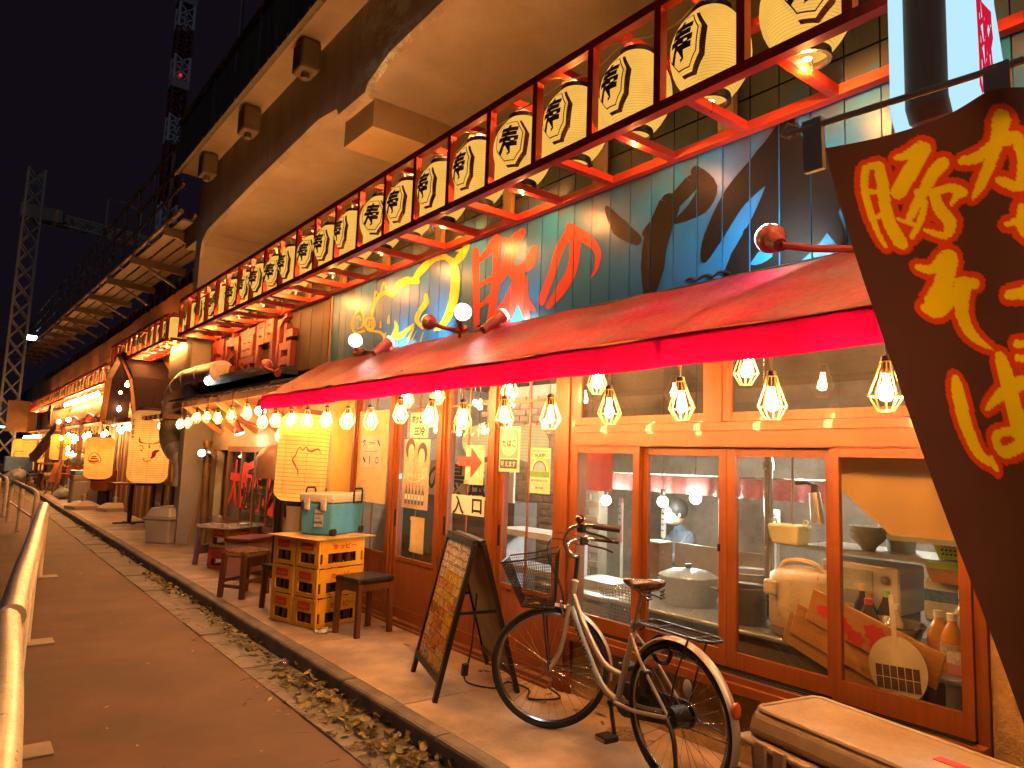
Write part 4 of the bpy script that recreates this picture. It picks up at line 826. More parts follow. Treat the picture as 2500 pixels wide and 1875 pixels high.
# walls
MB().box(3.43, 1.12, PZ - .05, 3.56, 3.66, .49).build('lower_wall', stucco, res)
MB().box(3.415, -1.5, PZ - .05, 3.56, 1.155, 2.55).build('end_wall', stucco, res)
MB().box(3.43, 7.18, PZ - .05, 3.56, 7.76, 2.7).build('yellow_wall', yplaster, res)
MB().box(3.33, -2.4, 2.56, 3.5, 7.68, 3.93).build('upper_wall', mk('dark board wall', (.05, .045, .04), .8), res)
MB().box(3.42, 7.05, PZ, 3.44, 7.17, 2.6).build('wall_edge_post', frame_w, res)
# posts, lintel, sill
for a, b in ((3.65, 3.82), (4.535, 4.64), (5.325, 5.42), (6.20, 6.31), (7.055, 7.165)):
    m = MB().box(FX, a, PZ, 3.52, b, 2.56)
    w = (b - a)
    m.box(FX - .014, a + w * .3, PZ, FX - .0005, b - w * .28, 2.56)
    m.build('post', frame_w, res)
MB().box(FX, 1.16, PZ + .3, 3.52, 1.205, 2.56).build('post', frame_w, res)
m = MB().box(3.385, 1.205, 1.775, 3.52, 3.65, 1.915).box(3.372, 1.205, 1.868, 3.3845, 3.65, 1.905).box(3.378, 1.205, 1.782, 3.3845, 3.65, 1.845)
m.build('lintel', frame_wy, res)
m = MB().box(3.31, 1.165, .50, 3.55, 3.66, .545).box(3.335, 1.165, .545, 3.55, 3.66, .575)
m.build('sill', frame_wy, res)
MB().box(3.372, 1.21, .576, 3.384, 3.64, .584).box(3.402, 1.21, .576, 3.412, 3.64, .584).build('sill_track', iron, res)
MB().box(3.355, 1.21, .5755, 3.545, 3.64, .578).build('sill_groove', dark_gap, res)
m = MB().box(3.37, 3.82, PZ - .02, 3.52, 7.06, PZ + .045).box(3.34, 3.82, PZ - .02, 3.37, 7.06, PZ + .018)
m.build('door_sill', wood('sill wood', (.2, .07, .02), (.3, .1, .035), 'y', .6), res)
MB().box(FX, 3.82, 2.42, 3.5, 7.06, 2.56).build('door_head', frame_wy, res)
def sash(name, x, y0, y1, z0, z1, st, gmat_, rail=.05, parent=res, brail=None):
    brail = brail or rail
    m = MB().box(x, y0, z0, x + .03, y0 + st, z1).box(x, y1 - st, z0, x + .03, y1, z1)
    m.box(x + .002, y0 + st, z0, x + .028, y1 - st, z0 + brail).box(x + .002, y0 + st, z1 - rail, x + .028, y1 - st, z1)
    o = m.build(name, frame_w, parent)
    MB().box(x + .013, y0 + st - .004, z0 + brail - .004, x + .017, y1 - st + .004, z1 - rail + .004).build('pane', gmat_, o)
    return o
s1 = sash('window_sash', 3.39, 3.045, 3.66, .585, 1.775, .052, glass_dirty, .045, brail=.085)
s2 = sash('window_sash', 3.43, 2.432, 3.06, .585, 1.775, .05, glass_dirty, .05, brail=.085)
s3 = sash('window_sash', 3.43, 1.80, 2.428, .585, 1.775, .055, glass_mat('kitchen glass clear', (.95, .96, .94), .045, (.55, .5, .42), True), .05, brail=.085)
s4 = sash('window_sash', 3.39, 1.21, 1.812, .585, 1.775, .045, glass_clean, .045, brail=.1)
MB().box(3.386, 2.45, 1.2, 3.40, 2.46, 1.24).build('latch', iron, s2)
sash('transom_sash', 3.40, 2.51, 3.65, 1.92, 2.5, .06, glass_tr, .05)
sash('transom_sash', 3.40, 1.205, 2.44, 1.92, 2.5, .06, glass_tr, .05)
MB().box(3.395, 2.442, 1.918, 3.45, 2.508, 2.5).build('transom_post', frame_w, res)
def door(y0, y1, x):
    st = .062
    z0, z1 = PZ + .05, 2.42
    m = MB().box(x, y0, z0, x + .032, y0 + st, z1).box(x, y1 - st, z0, x + .032, y1, z1)
    m.box(x + .002, y0 + st, z0, x + .03, y1 - st, z0 + .09).box(x + .002, y0 + st, z1 - .06, x + .03, y1 - st, z1)
    m.box(x + .002, y0 + st, .69, x + .03, y1 - st, .725)
    o = m.build('sliding_door', frame_w, res)
    MB().box(x + .014, y0 + st - .003, .722, x + .018, y1 - st + .003, z1 - .057).build('pane', glass_clean, o)
    yc = (y0 + y1) / 2
    MB().box(x + .004, yc - .009, .726, x + .0135, yc + .009, z1 - .061).build('glazing_bar', frame_w, o)
    MB().box(x + .003, y0 + st, 2.11, x + .0135, y1 - st, 2.128).build('glazing_bar', frame_wy, o)
    n = 6
    for k in range(n):
        a = y0 + st + (y1 - y0 - 2 * st) * k / n; b = y0 + st + (y1 - y0 - 2 * st) * (k + 1) / n
        MB().box(x + .012, a + .001, z0 + .091, x + .022, b - .001, .689).build('panel_board', panel_w, o)
    MB().bbox(x - .006, y1 - st + .02, 1.0, x + .004, y1 - st + .045, 1.16, .003).build('handle', iron, o)
    return o
d1 = door(3.82, 4.54, 3.42); d2 = door(4.64, 5.33, 3.42); d3 = door(5.42, 6.205, 3.42); d4 = door(6.31, 7.06, 3.42)

# sign boards
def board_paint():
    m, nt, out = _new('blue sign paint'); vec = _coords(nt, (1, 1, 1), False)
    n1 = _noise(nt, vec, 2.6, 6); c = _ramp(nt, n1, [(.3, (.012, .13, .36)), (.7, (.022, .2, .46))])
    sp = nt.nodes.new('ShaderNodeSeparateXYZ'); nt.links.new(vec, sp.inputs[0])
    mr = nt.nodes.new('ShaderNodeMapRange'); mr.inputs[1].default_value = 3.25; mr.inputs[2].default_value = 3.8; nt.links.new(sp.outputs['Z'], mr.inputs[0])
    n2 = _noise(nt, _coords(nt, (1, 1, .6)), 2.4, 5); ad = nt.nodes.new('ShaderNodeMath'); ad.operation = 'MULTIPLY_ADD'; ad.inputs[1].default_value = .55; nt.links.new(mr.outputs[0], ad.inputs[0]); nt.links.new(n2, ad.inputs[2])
    f = _ramp(nt, ad.outputs[0], [(.58, 0.), (.86, .92)])          # brown sheen of the lanterns painted into the boards towards the top, broken by noise
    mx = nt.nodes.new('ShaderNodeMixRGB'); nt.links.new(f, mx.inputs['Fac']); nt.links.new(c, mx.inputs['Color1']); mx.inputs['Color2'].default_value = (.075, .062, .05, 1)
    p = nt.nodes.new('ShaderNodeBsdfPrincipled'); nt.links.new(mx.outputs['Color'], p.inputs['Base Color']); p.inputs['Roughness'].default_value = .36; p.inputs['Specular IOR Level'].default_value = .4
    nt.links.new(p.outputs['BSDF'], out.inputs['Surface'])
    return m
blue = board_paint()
bare = mk('grey board paint', (.06, .062, .062), .4, var=.25, vscale=3, bump=.1, bscale=25, stretch=(1, 1, .3), dirt=(.1, .07, .035), dirt_amt=.6)
back = MB().box(3.302, -2.3, 2.66, 3.328, 7.62, 3.93).build('sign_backing', dark_gap, res)
seams = []
yb = 7.62
k = 0
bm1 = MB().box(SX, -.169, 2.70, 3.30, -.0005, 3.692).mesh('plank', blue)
bm2 = MB().box(SX, -.169, 3.704, 3.30, -.002, 3.92).mesh('plank', bare)
while yb > -2.1:
    jx = random.uniform(-.0012, .0012)
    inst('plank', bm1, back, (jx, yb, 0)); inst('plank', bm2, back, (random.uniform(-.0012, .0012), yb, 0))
    seams += [yb - .173, yb - .1775 - .0 + .0]
    yb -= .1755
MB().box(3.27, 7.62, 2.66, 3.30, 7.66, 3.72).build('sign_edge', wood('pale edge wood', (.3, .2, .1), (.42, .29, .16), 'z'), res)
def paint_on_boards(name, L, mat_):
    bm = bmesh.new()
    for i, (V, F) in enumerate(L):
        vv = [bm.verts.new((SX - .0025 - .0003 * i, a, b)) for a, b in V]
        for f in F:
            try: bm.faces.new([vv[j] for j in f])
            except ValueError: pass
    g0 = 7.62
    while g0 > -1.2:
        for e in (g0 - .1685, g0 - .1765):
            bmesh.ops.bisect_plane(bm, geom=bm.verts[:] + bm.edges[:] + bm.faces[:], plane_co=(0, e, 0), plane_no=(0, 1, 0))
        g0 -= .1755
    dead = []
    for f in bm.faces:
        t = ((7.62 - f.calc_center_median().y) % .1755)
        if t > .1685 or t < .0008:
            dead.append(f)
    bmesh.ops.delete(bm, geom=dead, context='FACES')
    me = bpy.data.meshes.new(name); bm.to_mesh(me); bm.free(); me.materials.append(mat_)
    o = bpy.data.objects.new(name, me); COL.objects.link(o); o.parent = back
    return o
paint_on_boards('painted_pig', PIG, mk('yellow paint', (.78, .55, .02), .38, var=.12, bump=.05))['label'] = 'yellow brush drawing of a smiling pig'
paint_on_boards('painted_letter', TON, mk('red paint', (.62, .045, .02), .38, var=.12, bump=.05))
paint_on_boards('painted_letter', NO_, MATS['red paint'])
paint_on_boards('painted_letter', BLK, mk('black paint', (.007, .0065, .007), .5, var=.2, bump=0, spec=.22))

# ---------------------------------------------------------------- awning
awn_top = mk('awning cloth', (.27, .022, .05), .45, var=.15, vscale=4, bump=.15, bscale=30, dirt=(.17, .125, .11), dirt_amt=.95, dirt_scale=1.5, trans=.45)
awn_val = mk('valance cloth', (.36, .002, .062), .5, var=.3, vscale=4, bump=.12, bscale=30, dirt=(.3, .004, .04), dirt_amt=.6, dirt_scale=3, trans=.6)
awn = wthing('awning', 'long crimson cloth awning over the doors and kitchen windows', 'awning', (3.2, 4.0, 2.2))
AX = 2.58
def aw(u, v):
    """u along the street 0..1, v from wall to front edge"""
    y = -1.0 + 8.75 * u
    x = 3.29 + (AX - 3.29) * v
    ph = (y * 1.15) % 1.0
    sag = -.035 * math.sin(PI * v) * (math.sin(PI * ph) ** 2) + .006 * math.sin(y * 9 + v * 4)
    return (x, y, 2.715 + (2.265 - 2.715) * v + sag)
MB().grid(aw, 140, 12).build('canopy', awn_top, awn, smooth=True)
def av(u, v):
    y = -1.0 + 8.75 * u
    return (AX - .012 * v + .008 * math.sin(y * 4.2) * v, y, 2.262 - .15 * v + .004 * math.sin(y * 7))
MB().grid(av, 140, 3).build('valance', awn_val, awn, smooth=True)
MB().add([(3.29, 7.75, 2.715), (AX, 7.75, 2.265), (AX, 7.75, 2.115), (3.29, 7.75, 2.5)], [(0, 1, 2, 3)]).build('side_cloth', awn_val, awn)
m = MB().tube([(AX + .012, -1, 2.25), (AX + .012, 7.74, 2.25)], .012, 8).tube([(3.28, -1, 2.70), (3.28, 7.74, 2.70)], .012, 8)
m.build('front_tube', iron, awn)
for k in range(9):
    yr = 7.2 - k * 1.0
    MB().tube([(3.28, yr, 2.69), (2.95, yr, 2.44), (AX + .015, yr, 2.245)], .011, 6).tube([(AX + .006, yr, 2.25), (AX + .004, yr, 2.12)], .006, 5).build('rib', iron, awn)
for y0, y1 in ((7.0, 6.6), (4.7, 4.35), (2.6, 2.3)):
    MB().tube([(3.27, y0 + (y1 - y0) * t / 8, 2.735 + .012 * math.sin(t * 2.2)) for t in range(9)], .009, 5).build('cable', iron, awn)
# loose wire run inside the front edge
pts = []
for k in range(90):
    yy = 7.7 - k * .1
    pts.append((AX + .05 + .008 * math.sin(k * 1.7), yy, 2.215 - .03 * abs(math.sin(k * PI / 4.5)) + .006 * math.sin(k * 2.9)))
MB().tube(pts, .006, 5).build('wire', mk('black cable', (.015, .013, .012), .5), awn, smooth=True)

# ================================================================ LANTERNS AND LAMPS
red_frame = mk('red frame paint', (.62, .038, .014), .42, var=.15, vscale=4, bump=.08, dirt=(.25, .02, .012), dirt_amt=.6, dirt_scale=3)
WARM = (1., .50, .16)
def lantern_frame(label, y0, y1, x0, x1, z0, z1, step, bays_h=1):
    t = wthing('red_lantern_rack', label, 'rack', ((x0 + x1) / 2, (y0 + y1) / 2, z0))
    r = .028
    for (x, z, nm) in ((x0, z0, 'rail'), (x0, z1, 'rail'), (x1, z0, 'rail'), (x1, z1, 'rail')):
        MB().box(x - r, y0, z - r * .9, x + r, y1, z + r * .9).build(nm, red_frame, t)
    y = y1 - r
    post = MB().box(x0 - r * .9, -r * .8, z0 + r * .9, x0 + r * .9, r * .8, z1 - r * .9).mesh('post', red_frame)
    cb = MB().box(x0 + r, -r * .9, z0 - r * .86, x1 - r, r * .9, z0 + r * .86).mesh('crossbar', red_frame)
    cu = MB().box(x0 + r, -r * .9, z1 - r * .86, x1 - r, r * .9, z1 + r * .86).mesh('crossbar', red_frame)
    bp = MB().box(x1 - .02, -.05, z0 + r, x1 + .02, .05, z1 - r).mesh('back_post', wood('timber batten', (.32, .17, .06), (.5, .28, .1), 'z'))
    k = 0
    while y > y0:
        inst('post', post, t, (0, y, 0)); inst('crossbar', cb, t, (0, y - step * .35, 0)); inst('crossbar', cu, t, (0, y - step * .35, 0))
        if k % 2 == 0:
            inst('back_post', bp, t, (0, y - step * .1, 0))
        y -= step; k += 1
    return t
FZ0, FZ1 = 3.495, 4.07
RACK = lantern_frame('long red timber frame holding the lantern row above the blue sign boards', -1.9, 12.37, 2.72, 3.235, FZ0, FZ1, .5)

paper = paper_lantern('row lantern paper', (1., .515, .088), .93, .0125, .10)
ink = mk('lantern ink', (.13, .045, .009), .8, var=.5, vscale=40)
ink2 = mk('lantern ink wash', (.30, .10, .015), .8, var=.6, vscale=60)
cap_b = mk('lantern cap', (.012, .011, .011), .35)
cord_w = mk('pale cord', (.55, .42, .28), .6)
bulb_hot = em('opening glow', (1., .66, .30), 26)
def lr(z, h=.225, r=.205):
    q = max(-1, min(1, z / h))
    return r * (1 - .51 * abs(q) ** 2.05)
def make_lantern():
    t = thing('paper_lantern', 'x', 'lantern', (0, 0, 0))
    n = 14
    m = MB().lathe([(lr(-.225 + .45 * i / 22) + (.0012 if i % 2 else 0), -.225 + .45 * i / 22) for i in range(23)], n=32)
    m.build('paper', paper, t, smooth=True)
    m = MB().lathe([(.098, .222), (.104, .222), (.104, .252), (.098, .252), (.098, .222)], n=24)
    m.build('ring', cap_b, t, smooth=True)
    m = MB().lathe([(.098, -.222), (.104, -.222), (.104, -.258), (.085, -.258), (.085, -.25), (.098, -.222)], n=24)
    m.build('ring', cap_b, t, smooth=True)
    MB().lathe([(.001, .2), (.035, .2)], n=14).build('lamp_opening', em('opening glow up', (1., .62, .26), 42), t)
    MB().lathe([(.001, -.246), (.022, -.246)], n=14).build('lamp_opening', bulb_hot, t)
    MB().cyl((0, 0, -.258), (0, 0, -.235), .084, .084, n=20).cyl((-.09, 0, .235), (.09, 0, .235), .004, n=6)
    mp = lambda u, v, k=0.: ((lr(v) + .0025 + k) * math.cos(PI + u / .2), (lr(v) + .0025 + k) * math.sin(PI + u / .2), v)
    hexa = [(-.06, .165), (.06, .165), (.112, .055), (.098, -.08), (.04, -.15), (-.055, -.145), (-.112, -.055), (-.112, .08)]
    sh = Ink().put(([(a * 1.06 + .022, b * 1.02 - .014) for a, b in hexa], [tuple(range(8))]), mp, 0, .03)
    o = sh.build('emblem', ink2, t)
    Ink().put((hexa, [tuple(range(8))]), mp, .002, .03).build('emblem_ground', paper, o)
    rim = []
    for a, b in zip(hexa, hexa[1:] + hexa[:1]):
        rim.append(([(a[0] * .86, a[1] * .86 + .002), (b[0] * .86, b[1] * .86 + .002)], .006))
    k2 = Ink().strokes(rim, mp, .004, .03)
    k2.put(text_poly('寿', .145, .23, -.005, .004, .035, .1), mp, .0048, .03)
    k2.build('emblem_letter', ink, o)
    hs = []
    for j in range(9):
        hs.append(([(.101, .02 + .012 * j - .06), (.122, .018 + .012 * j - .06)], .0025))
    Ink().strokes(hs, mp, .0025, None).build('emblem_hatching', ink, o)
    MB().tube([(-.02, .03, .25), (-.03, .05, .30), (-.05, .04, .33), (-.1, .1, .33)], .004, 5).tube([(.06, 0, .25), (.05, -.02, .29)], .003, 5).build('cord', cord_w, t, smooth=True)
    MB().cyl((-.05, .04, .245), (-.05, .04, .275), .018, .014, n=10).build('socket', cap_b, t)
    MB().tube([(.0, -.02, -.246), (.0, -.02, -.30), (-.012, -.02, -.315)], .0035, 5).build('hook', cap_b, t)
    return t
proto = make_lantern()
lan_y = [1.64 - .517 * 6 + .517 * k for k in range(27)]
lan_y = [y for y in lan_y if y < 12.25]
ords = ['first', 'second', 'third', 'fourth', 'fifth', 'sixth', 'seventh', 'eighth', 'ninth', 'tenth', 'eleventh', 'twelfth', 'thirteenth', 'fourteenth', 'fifteenth', 'sixteenth', 'seventeenth', 'eighteenth', 'nineteenth', 'twentieth', 'twenty-first', 'twenty-second', 'twenty-third', 'twenty-fourth', 'twenty-fifth']
def lbl_row(i):
    if i < 6:
        return 'glowing paper lantern in the long red frame past the right edge of the view'
    if i == 6:
        return 'largest glowing paper lantern at the top edge, half cut off, in the long red frame'
    return 'glowing paper lantern with octagonal emblem, %s from the top right in the long red frame' % ords[i - 6]
ROW = []; LD = {}
for i, y in enumerate(lan_y):
    o = proto if i == 0 else copy_tree(proto)
    o.location = (2.9 + random.uniform(-.01, .01), y + random.uniform(-.012, .012), 3.775 + random.uniform(-.008, .008))
    o.rotation_euler = (random.uniform(-.03, .03), random.uniform(-.03, .03), R_(random.uniform(-22, 24) + 14))
    tag(o, lbl_row(i), 'lantern', 'paper lanterns in the long red frame')
    ROW.append(o)
def lamp(parent, z, watts, col=(1., .355, .08)):
    ld = LD.get((watts, col))
    if ld is None:
        ld = bpy.data.lights.new('lantern_lamp', 'POINT'); ld.energy = watts; ld.color = col; ld.shadow_soft_size = .02
        LD[(watts, col)] = ld
    lo = bpy.data.objects.new('lantern_lamp', ld); COL.objects.link(lo); lo.parent = parent; lo.location = (0, 0, z)
    lo.parent = parent
    return lo
for k, o in enumerate(ROW):                     # light leaving the open bottom and top of the lanterns
    if k % 2 == 0:
        lamp(o, -.30, 34)
    else:
        lamp(o, .275, 40)
# the cord that links them
pts = []
for k in range(0, 125):
    y = 12.3 - k * .1
    pts.append((2.80 + .02 * math.sin(k * .9), y, 4.045 - .05 * abs(math.sin(PI * (y - .07) / .517))))
MB().tube(pts, .005, 5).build('power_cord', cord_w, RACK, smooth=True)

# ---------------------------------------------------------------- caged bulbs
cage_m = mk('cage plastic', (.60, .40, .14), .4, var=.1, bump=0)
bulb_m = em('bulb filament glass', (1., .455, .14), 740)
sock_m = mk('bulb socket', (.035, .025, .018), .45)
cab_m = mk('bulb cable', (.16, .07, .03), .6)
def make_bulb():
    t = thing('caged_bulb', 'x', 'lamp')
    m = MB()
    for k in range(10):
        a = 2 * PI * k / 10
        c, s_ = math.cos(a), math.sin(a)
        m.tube([(.02 * c, .02 * s_, .05), (.034 * c, .034 * s_, -.0), (.062 * c, .062 * s_, -.078), (.028 * c, .028 * s_, -.135)], .0026, 4)
    for r, z in ((.062, -.078), (.028, -.135), (.021, .048)):
        m.tube([(r * math.cos(2 * PI * k / 20), r * math.sin(2 * PI * k / 20), z) for k in range(20)], .0027, 4, closed=True)
    m.build('cage', cage_m, t)
    MB().lathe([(.010, .0), (.012, -.025), (.021, -.055), (.024, -.073), (.018, -.092), (.002, -.099)], n=12).build('bulb', bulb_m, t, smooth=True)
    MB().lathe([(.004, .075), (.019, .07), (.021, .03), (.016, .004), (.002, .004)], n=14).build('socket', sock_m, t, smooth=True)
    MB().tube([(0, 0, .07), (.004, .004, .12), (-.002, .01, .2), (-.01, .006, .28)], .0035, 5).tube([(0, 0, .07), (-.006, .0, .12), (.0, -.006, .2), (-.012, -.004, .28)], .0035, 5).build('cable', cab_m, t, smooth=True)
    return t
bp_ = make_bulb()
bulbs = [(2.70, .28, 1.95, 'front'), (2.70, .75, 1.96, 'front'),
         (2.70, 1.22, 1.97, 'half hidden behind the edge of the brown banner'), (2.70, 1.69, 1.95, 'before the right transom pane, nearest the brown banner'),
         (2.70, 2.17, 1.96, 'near the right end of the left transom pane'), (2.70, 2.64, 1.95, 'near the left end of the left transom pane'),
         (2.70, 3.11, 1.93, 'above the round rainbow notice'), (2.70, 3.55, 1.94, 'just above the pink smoking notice'),
         (2.70, 4.01, 1.94, 'above the red arrow on the door'), (2.70, 4.43, 1.97, 'right of the black brush-lettered sheet'),
         (2.70, 4.88, 2.00, 'left of the black brush-lettered sheet, hung a little high'), (2.70, 5.38, 1.96, 'above the pale printed notice'),
         (2.70, 5.82, 1.97, 'before the yellow plaster strip'), (2.70, 6.27, 1.99, 'at the right edge of the pig lantern'),
         (2.70, 6.73, 1.99, 'before the right half of the pig lantern top'), (2.70, 7.16, 2.01, 'before the left half of the pig lantern top'),
         (2.70, 7.62, 2.02, 'at the far end of the crimson awning'), (2.74, 7.51, 1.86, 'lowest, hanging left of the pig lantern'),
         (2.70, 8.01, 2.01, 'first beyond the crimson awning'), (2.70, 8.59, 2.13, 'beside the bright spotlight under the eave'),
         (2.70, 9.17, 2.11, 'under the eave, second from the spotlight'), (2.70, 9.77, 2.10, 'under the eave, third from the spotlight'),
         (2.70, 10.28, 2.13, 'under the eave, fourth from the spotlight'), (2.70, 10.80, 2.13, 'under the eave, fifth from the spotlight'),
         (2.70, 11.29, 2.07, 'under the eave, second from the metal duct'), (2.70, 11.70, 2.06, 'under the eave, nearest the big metal duct'),
         (3.05, 2.05, 2.155, 'tucked up behind the valance near the right transom pane'), (3.05, 3.09, 2.165, 'tucked up behind the valance near the left transom pane'),
         (3.05, 3.96, 2.165, 'tucked up behind the valance above the smoking notice'), (3.05, 4.91, 2.18, 'tucked up behind the valance above the arrow door post'),
         (3.05, 5.4, 2.17, 'tucked up behind the valance by the brush-lettered sheet'), (3.05, 1.1, 2.15, 'front')]
for i, (x, y, z, wh) in enumerate(bulbs):
    o = bp_ if i == 0 else copy_tree(bp_)
    o.location = (x, y, z + .05)
    o.rotation_euler = (random.uniform(-.06, .06), random.uniform(-.06, .06), random.uniform(0, 3))
    tag(o, 'lit bulb in a wire cage, %s' % wh if wh != 'front' else 'lit caged bulb on the string, past the right edge of the view', 'lamp', 'caged bulbs strung along the shop fronts')
# ---------------------------------------------------------------- spotlights
spot_red = mk('spot housing', (.36, .06, .05), .45, var=.15)
spot_steel = mk('spot cage wire', (.6, .55, .5), .3, metal=.8)
def make_spot(label, pos, aim, base, strength, col=(1., .95, .82), r=.075, bare_=False, cat='spotlight'):
    r *= .82
    pos, aim, base = Vector(pos), Vector(aim).normalized(), Vector(base)
    t = wthing('spotlight', label, cat, tuple(base))
    rot = Vector((0, 0, 1)).rotation_difference(aim).to_matrix()
    MB().lathe([(.03, -.20), (.034, -.19), (.034, -.13), (.042, -.12), (.042, -.06), (r * .8, -.045), (r, .0), (r * .96, .012)], pos, 22, rot, cap0=True).build('housing', spot_red, t, smooth=True)
    e = em('spot lens %g %g' % (strength, col[2]), col, strength)
    MB().lathe([(.001, .008), (r * .9, .004)], pos, 22, rot).build('lens', e, t)
    m = MB()
    for rr, zz in ((r * 1.02, .012), (r * .98, .035), (r * .55, .045)):
        m.tube([pos + rot @ Vector((rr * math.cos(2 * PI * k / 22), rr * math.sin(2 * PI * k / 22), zz)) for k in range(22)], .0022, 4, closed=True)
    for k in range(6):
        a = PI * k / 6
        m.tube([pos + rot @ Vector((r * 1.02 * math.cos(a) * q, r * 1.02 * math.sin(a) * q, zz)) for q, zz in ((-1, .0), (-.97, .035), (-.5, .046), (.5, .046), (.97, .035), (1, .0))], .0018, 4)
    m.build('guard', spot_steel, t)
    b0 = pos - aim * .2
    MB().tube([b0, b0 * .6 + base * .4 + Vector((0, 0, -.01)), base], .018, 8).build('arm', spot_red, t, smooth=True)
    dn = (base - b0).normalized()
    MB().cyl(base - dn * .004, base + dn * .018, .052, .055, n=18).build('mount', spot_red, t, smooth=True)
    return t
COOL = (.92, 1., .95)
make_spot('red caged spotlight with round wall plate above the awning beside the brown banner', (3.0, 1.88, 2.76), (.62, .62, .42), (3.26, 1.58, 2.70), 300, COOL, .085)
make_spot('leftmost spotlight on the awning top, its white face turned to the street', (3.08, 6.56, 2.80), (-.42, -.8, .12), (3.2, 6.75, 2.74), 32, COOL, .085)
make_spot('small spotlight glowing against the boards below the yellow pig', (3.14, 5.98, 2.73), (.75, .1, .6), (3.2, 6.1, 2.70), 150, COOL, .06)
make_spot('spotlight seen from behind, left one of the pair below the pig', (3.06, 5.12, 2.80), (.40, .88, .22), (3.18, 4.82, 2.70), 150, COOL, .08)
make_spot('spotlight with white face, right one of the pair below the pig', (3.05, 4.60, 2.80), (-.42, -.8, .1), (3.18, 4.80, 2.72), 32, COOL, .085)
make_spot('small spotlight glowing against the boards below the red letter', (3.14, 4.21, 2.73), (.75, -.05, .6), (3.2, 4.35, 2.70), 150, COOL, .06)
make_spot('spotlight seen from behind, below the red block letters of the meat shop', (2.96, 8.80, 2.74), (.40, .88, .22), (2.98, 8.45, 2.62), 45, (1., .9, .7), .085)
make_spot('spotlight with white face beside the elbow of the big metal duct', (2.98, 11.40, 2.72), (-.3, -.9, .05), (3.12, 11.5, 2.6), 34, COOL, .085)
make_spot('red spotlight pointing down at the plaster wall of the meat shop', (3.12, 10.2, 1.94), (.35, -.05, -.95), (3.36, 9.9, 2.02), 150, COOL, .085)
make_spot('spotlight with white face on the steel pipe beside the meat shop window', (3.12, 12.0, 1.62), (-.15, -.95, -.12), (3.2, 12.2, 1.6), 26, COOL, .075)
make_spot('bright spotlight under the eave of the meat shop', (2.85, 8.55, 2.16), (-.2, -.75, -.6), (3.1, 8.0, 2.22), 42, COOL, .08)

# ---------------------------------------------------------------- big street lanterns
def big_lantern(label, loc, r, h, mat_, n=22, sq=3.4, tilt=(0, 0, 0)):
    t = thing('street_lantern', label, 'lantern', loc)
    t.rotation_euler = tilt
    def rr(z):
        q = abs(z / (h / 2))
        return r * (1 - .30 * max(0, (q - .80) / .20) ** 2)
    m = MB().lathe([(rr(-h / 2 + h * i / (n * 2)) + (.004 if i % 2 else 0), -h / 2 + h * i / (n * 2)) for i in range(n * 2 + 1)], n=30)
    m.build('paper', mat_, t, smooth=True)
    ro = r * .72
    MB().lathe([(ro - .01, h / 2 - .01), (ro, h / 2 - .01), (ro, h / 2 + .05), (ro - .012, h / 2 + .05), (ro - .01, h / 2 - .01)], n=28).build('rim', mk('lantern rim', (.12, .05, .02), .5), t, smooth=True)
    MB().lathe([(ro * .7, -h / 2 - .05), (ro * .72, -h / 2 - .05), (ro * .75, -h / 2 + .01), (ro * .7, -h / 2 + .01)], n=28).build('rim', cap_b, t, smooth=True)
    MB().cyl((0, 0, h / 2), (0, 0, h / 2 + .3), .008, n=6).build('hook', cap_b, t)
    lamp(t, .05 * h, 1.7 * (r / .255) ** 2, (1., .74, .4))
    return t, rr
bigp = paper_lantern('big lantern paper', (1., .52, .11), .44, .041, .08, 7, True, .42)
bigp2 = paper_lantern('far lantern paper', (1., .47, .08), .46, .05, .07, 7, True, .45)
redink = mk('red lantern ink', (.55, .02, .015), .7)
def lmap(rr, th):
    return lambda u, v, k=0.: ((rr(v) + .008 + k) * math.cos(th + u / .27), (rr(v) + .008 + k) * math.sin(th + u / .27), v)
t, rr = big_lantern('big paper lantern with red pig outline hanging by the doors', (2.9, 7.28, 1.62), .255, .90, bigp, tilt=(.0, .03, 0))
th = math.atan2(-1., -.30)
Ink().strokes([([(-.085, -.10), (-.125, -.03), (-.095, .02), (-.09, .06)], [.006, .014, .012, .006]), ([(-.09, .05), (-.06, .1), (-.03, .07), (.0, .105), (.025, .075)], [.008, .01, .008, .012, .012]),
               ([(.02, .075), (.06, .065), (.11, .09), (.15, .085), (.165, .05)], [.012, .02, .018, .012, .008]), ([(-.085, -.1), (-.06, -.13), (-.055, -.19)], [.01, .014, .004]), ([(-.125, -.03), (-.085, -.09)], [.014, .014])],
              lmap(rr, th), .001, .03).build('painted_pig', redink, t)
t, rr = big_lantern('tall paper lantern with red bull head beyond the metal duct', (2.95, 15.0, 1.70), .35, 1.36, bigp, 20)
th = math.atan2(-1., -.20)
Ink().strokes([([(-.14, .17), (-.13, .08), (-.07, .06)], [.006, .03, .016]), ([(.14, .17), (.12, .09), (.06, .06)], [.006, .03, .016]), ([(-.06, .06), (-.03, .045), (.0, .06), (.03, .045), (.06, .06)], .012),
               ([(-.17, .0), (-.1, .01), (-.07, -.05)], [.008, .014, .008]), ([(.19, .03), (.12, .01), (.17, -.02)], [.008, .014, .006]), ([(.0, .02), (-.01, -.01), (.01, -.02)], .016),
               ([(-.11, -.06), (-.09, -.09)], .018), ([(.12, -.07), (.07, -.1), (.06, -.17), (.03, -.22)], [.03, .06, .05, .02]), ([(-.07, -.22), (-.05, -.27), (.0, -.27), (.03, -.25)], .01)],
              lmap(rr, th), .001, .04).build('painted_bull', redink, t)
m = Ink()
for j, ch in enumerate('焼まるや'):
    m.put(text_poly(ch, .075, .085, -.27, .46 - .1 * j, .02), lmap(rr, th), .001, .03)
m.build('lettering', ink, t)
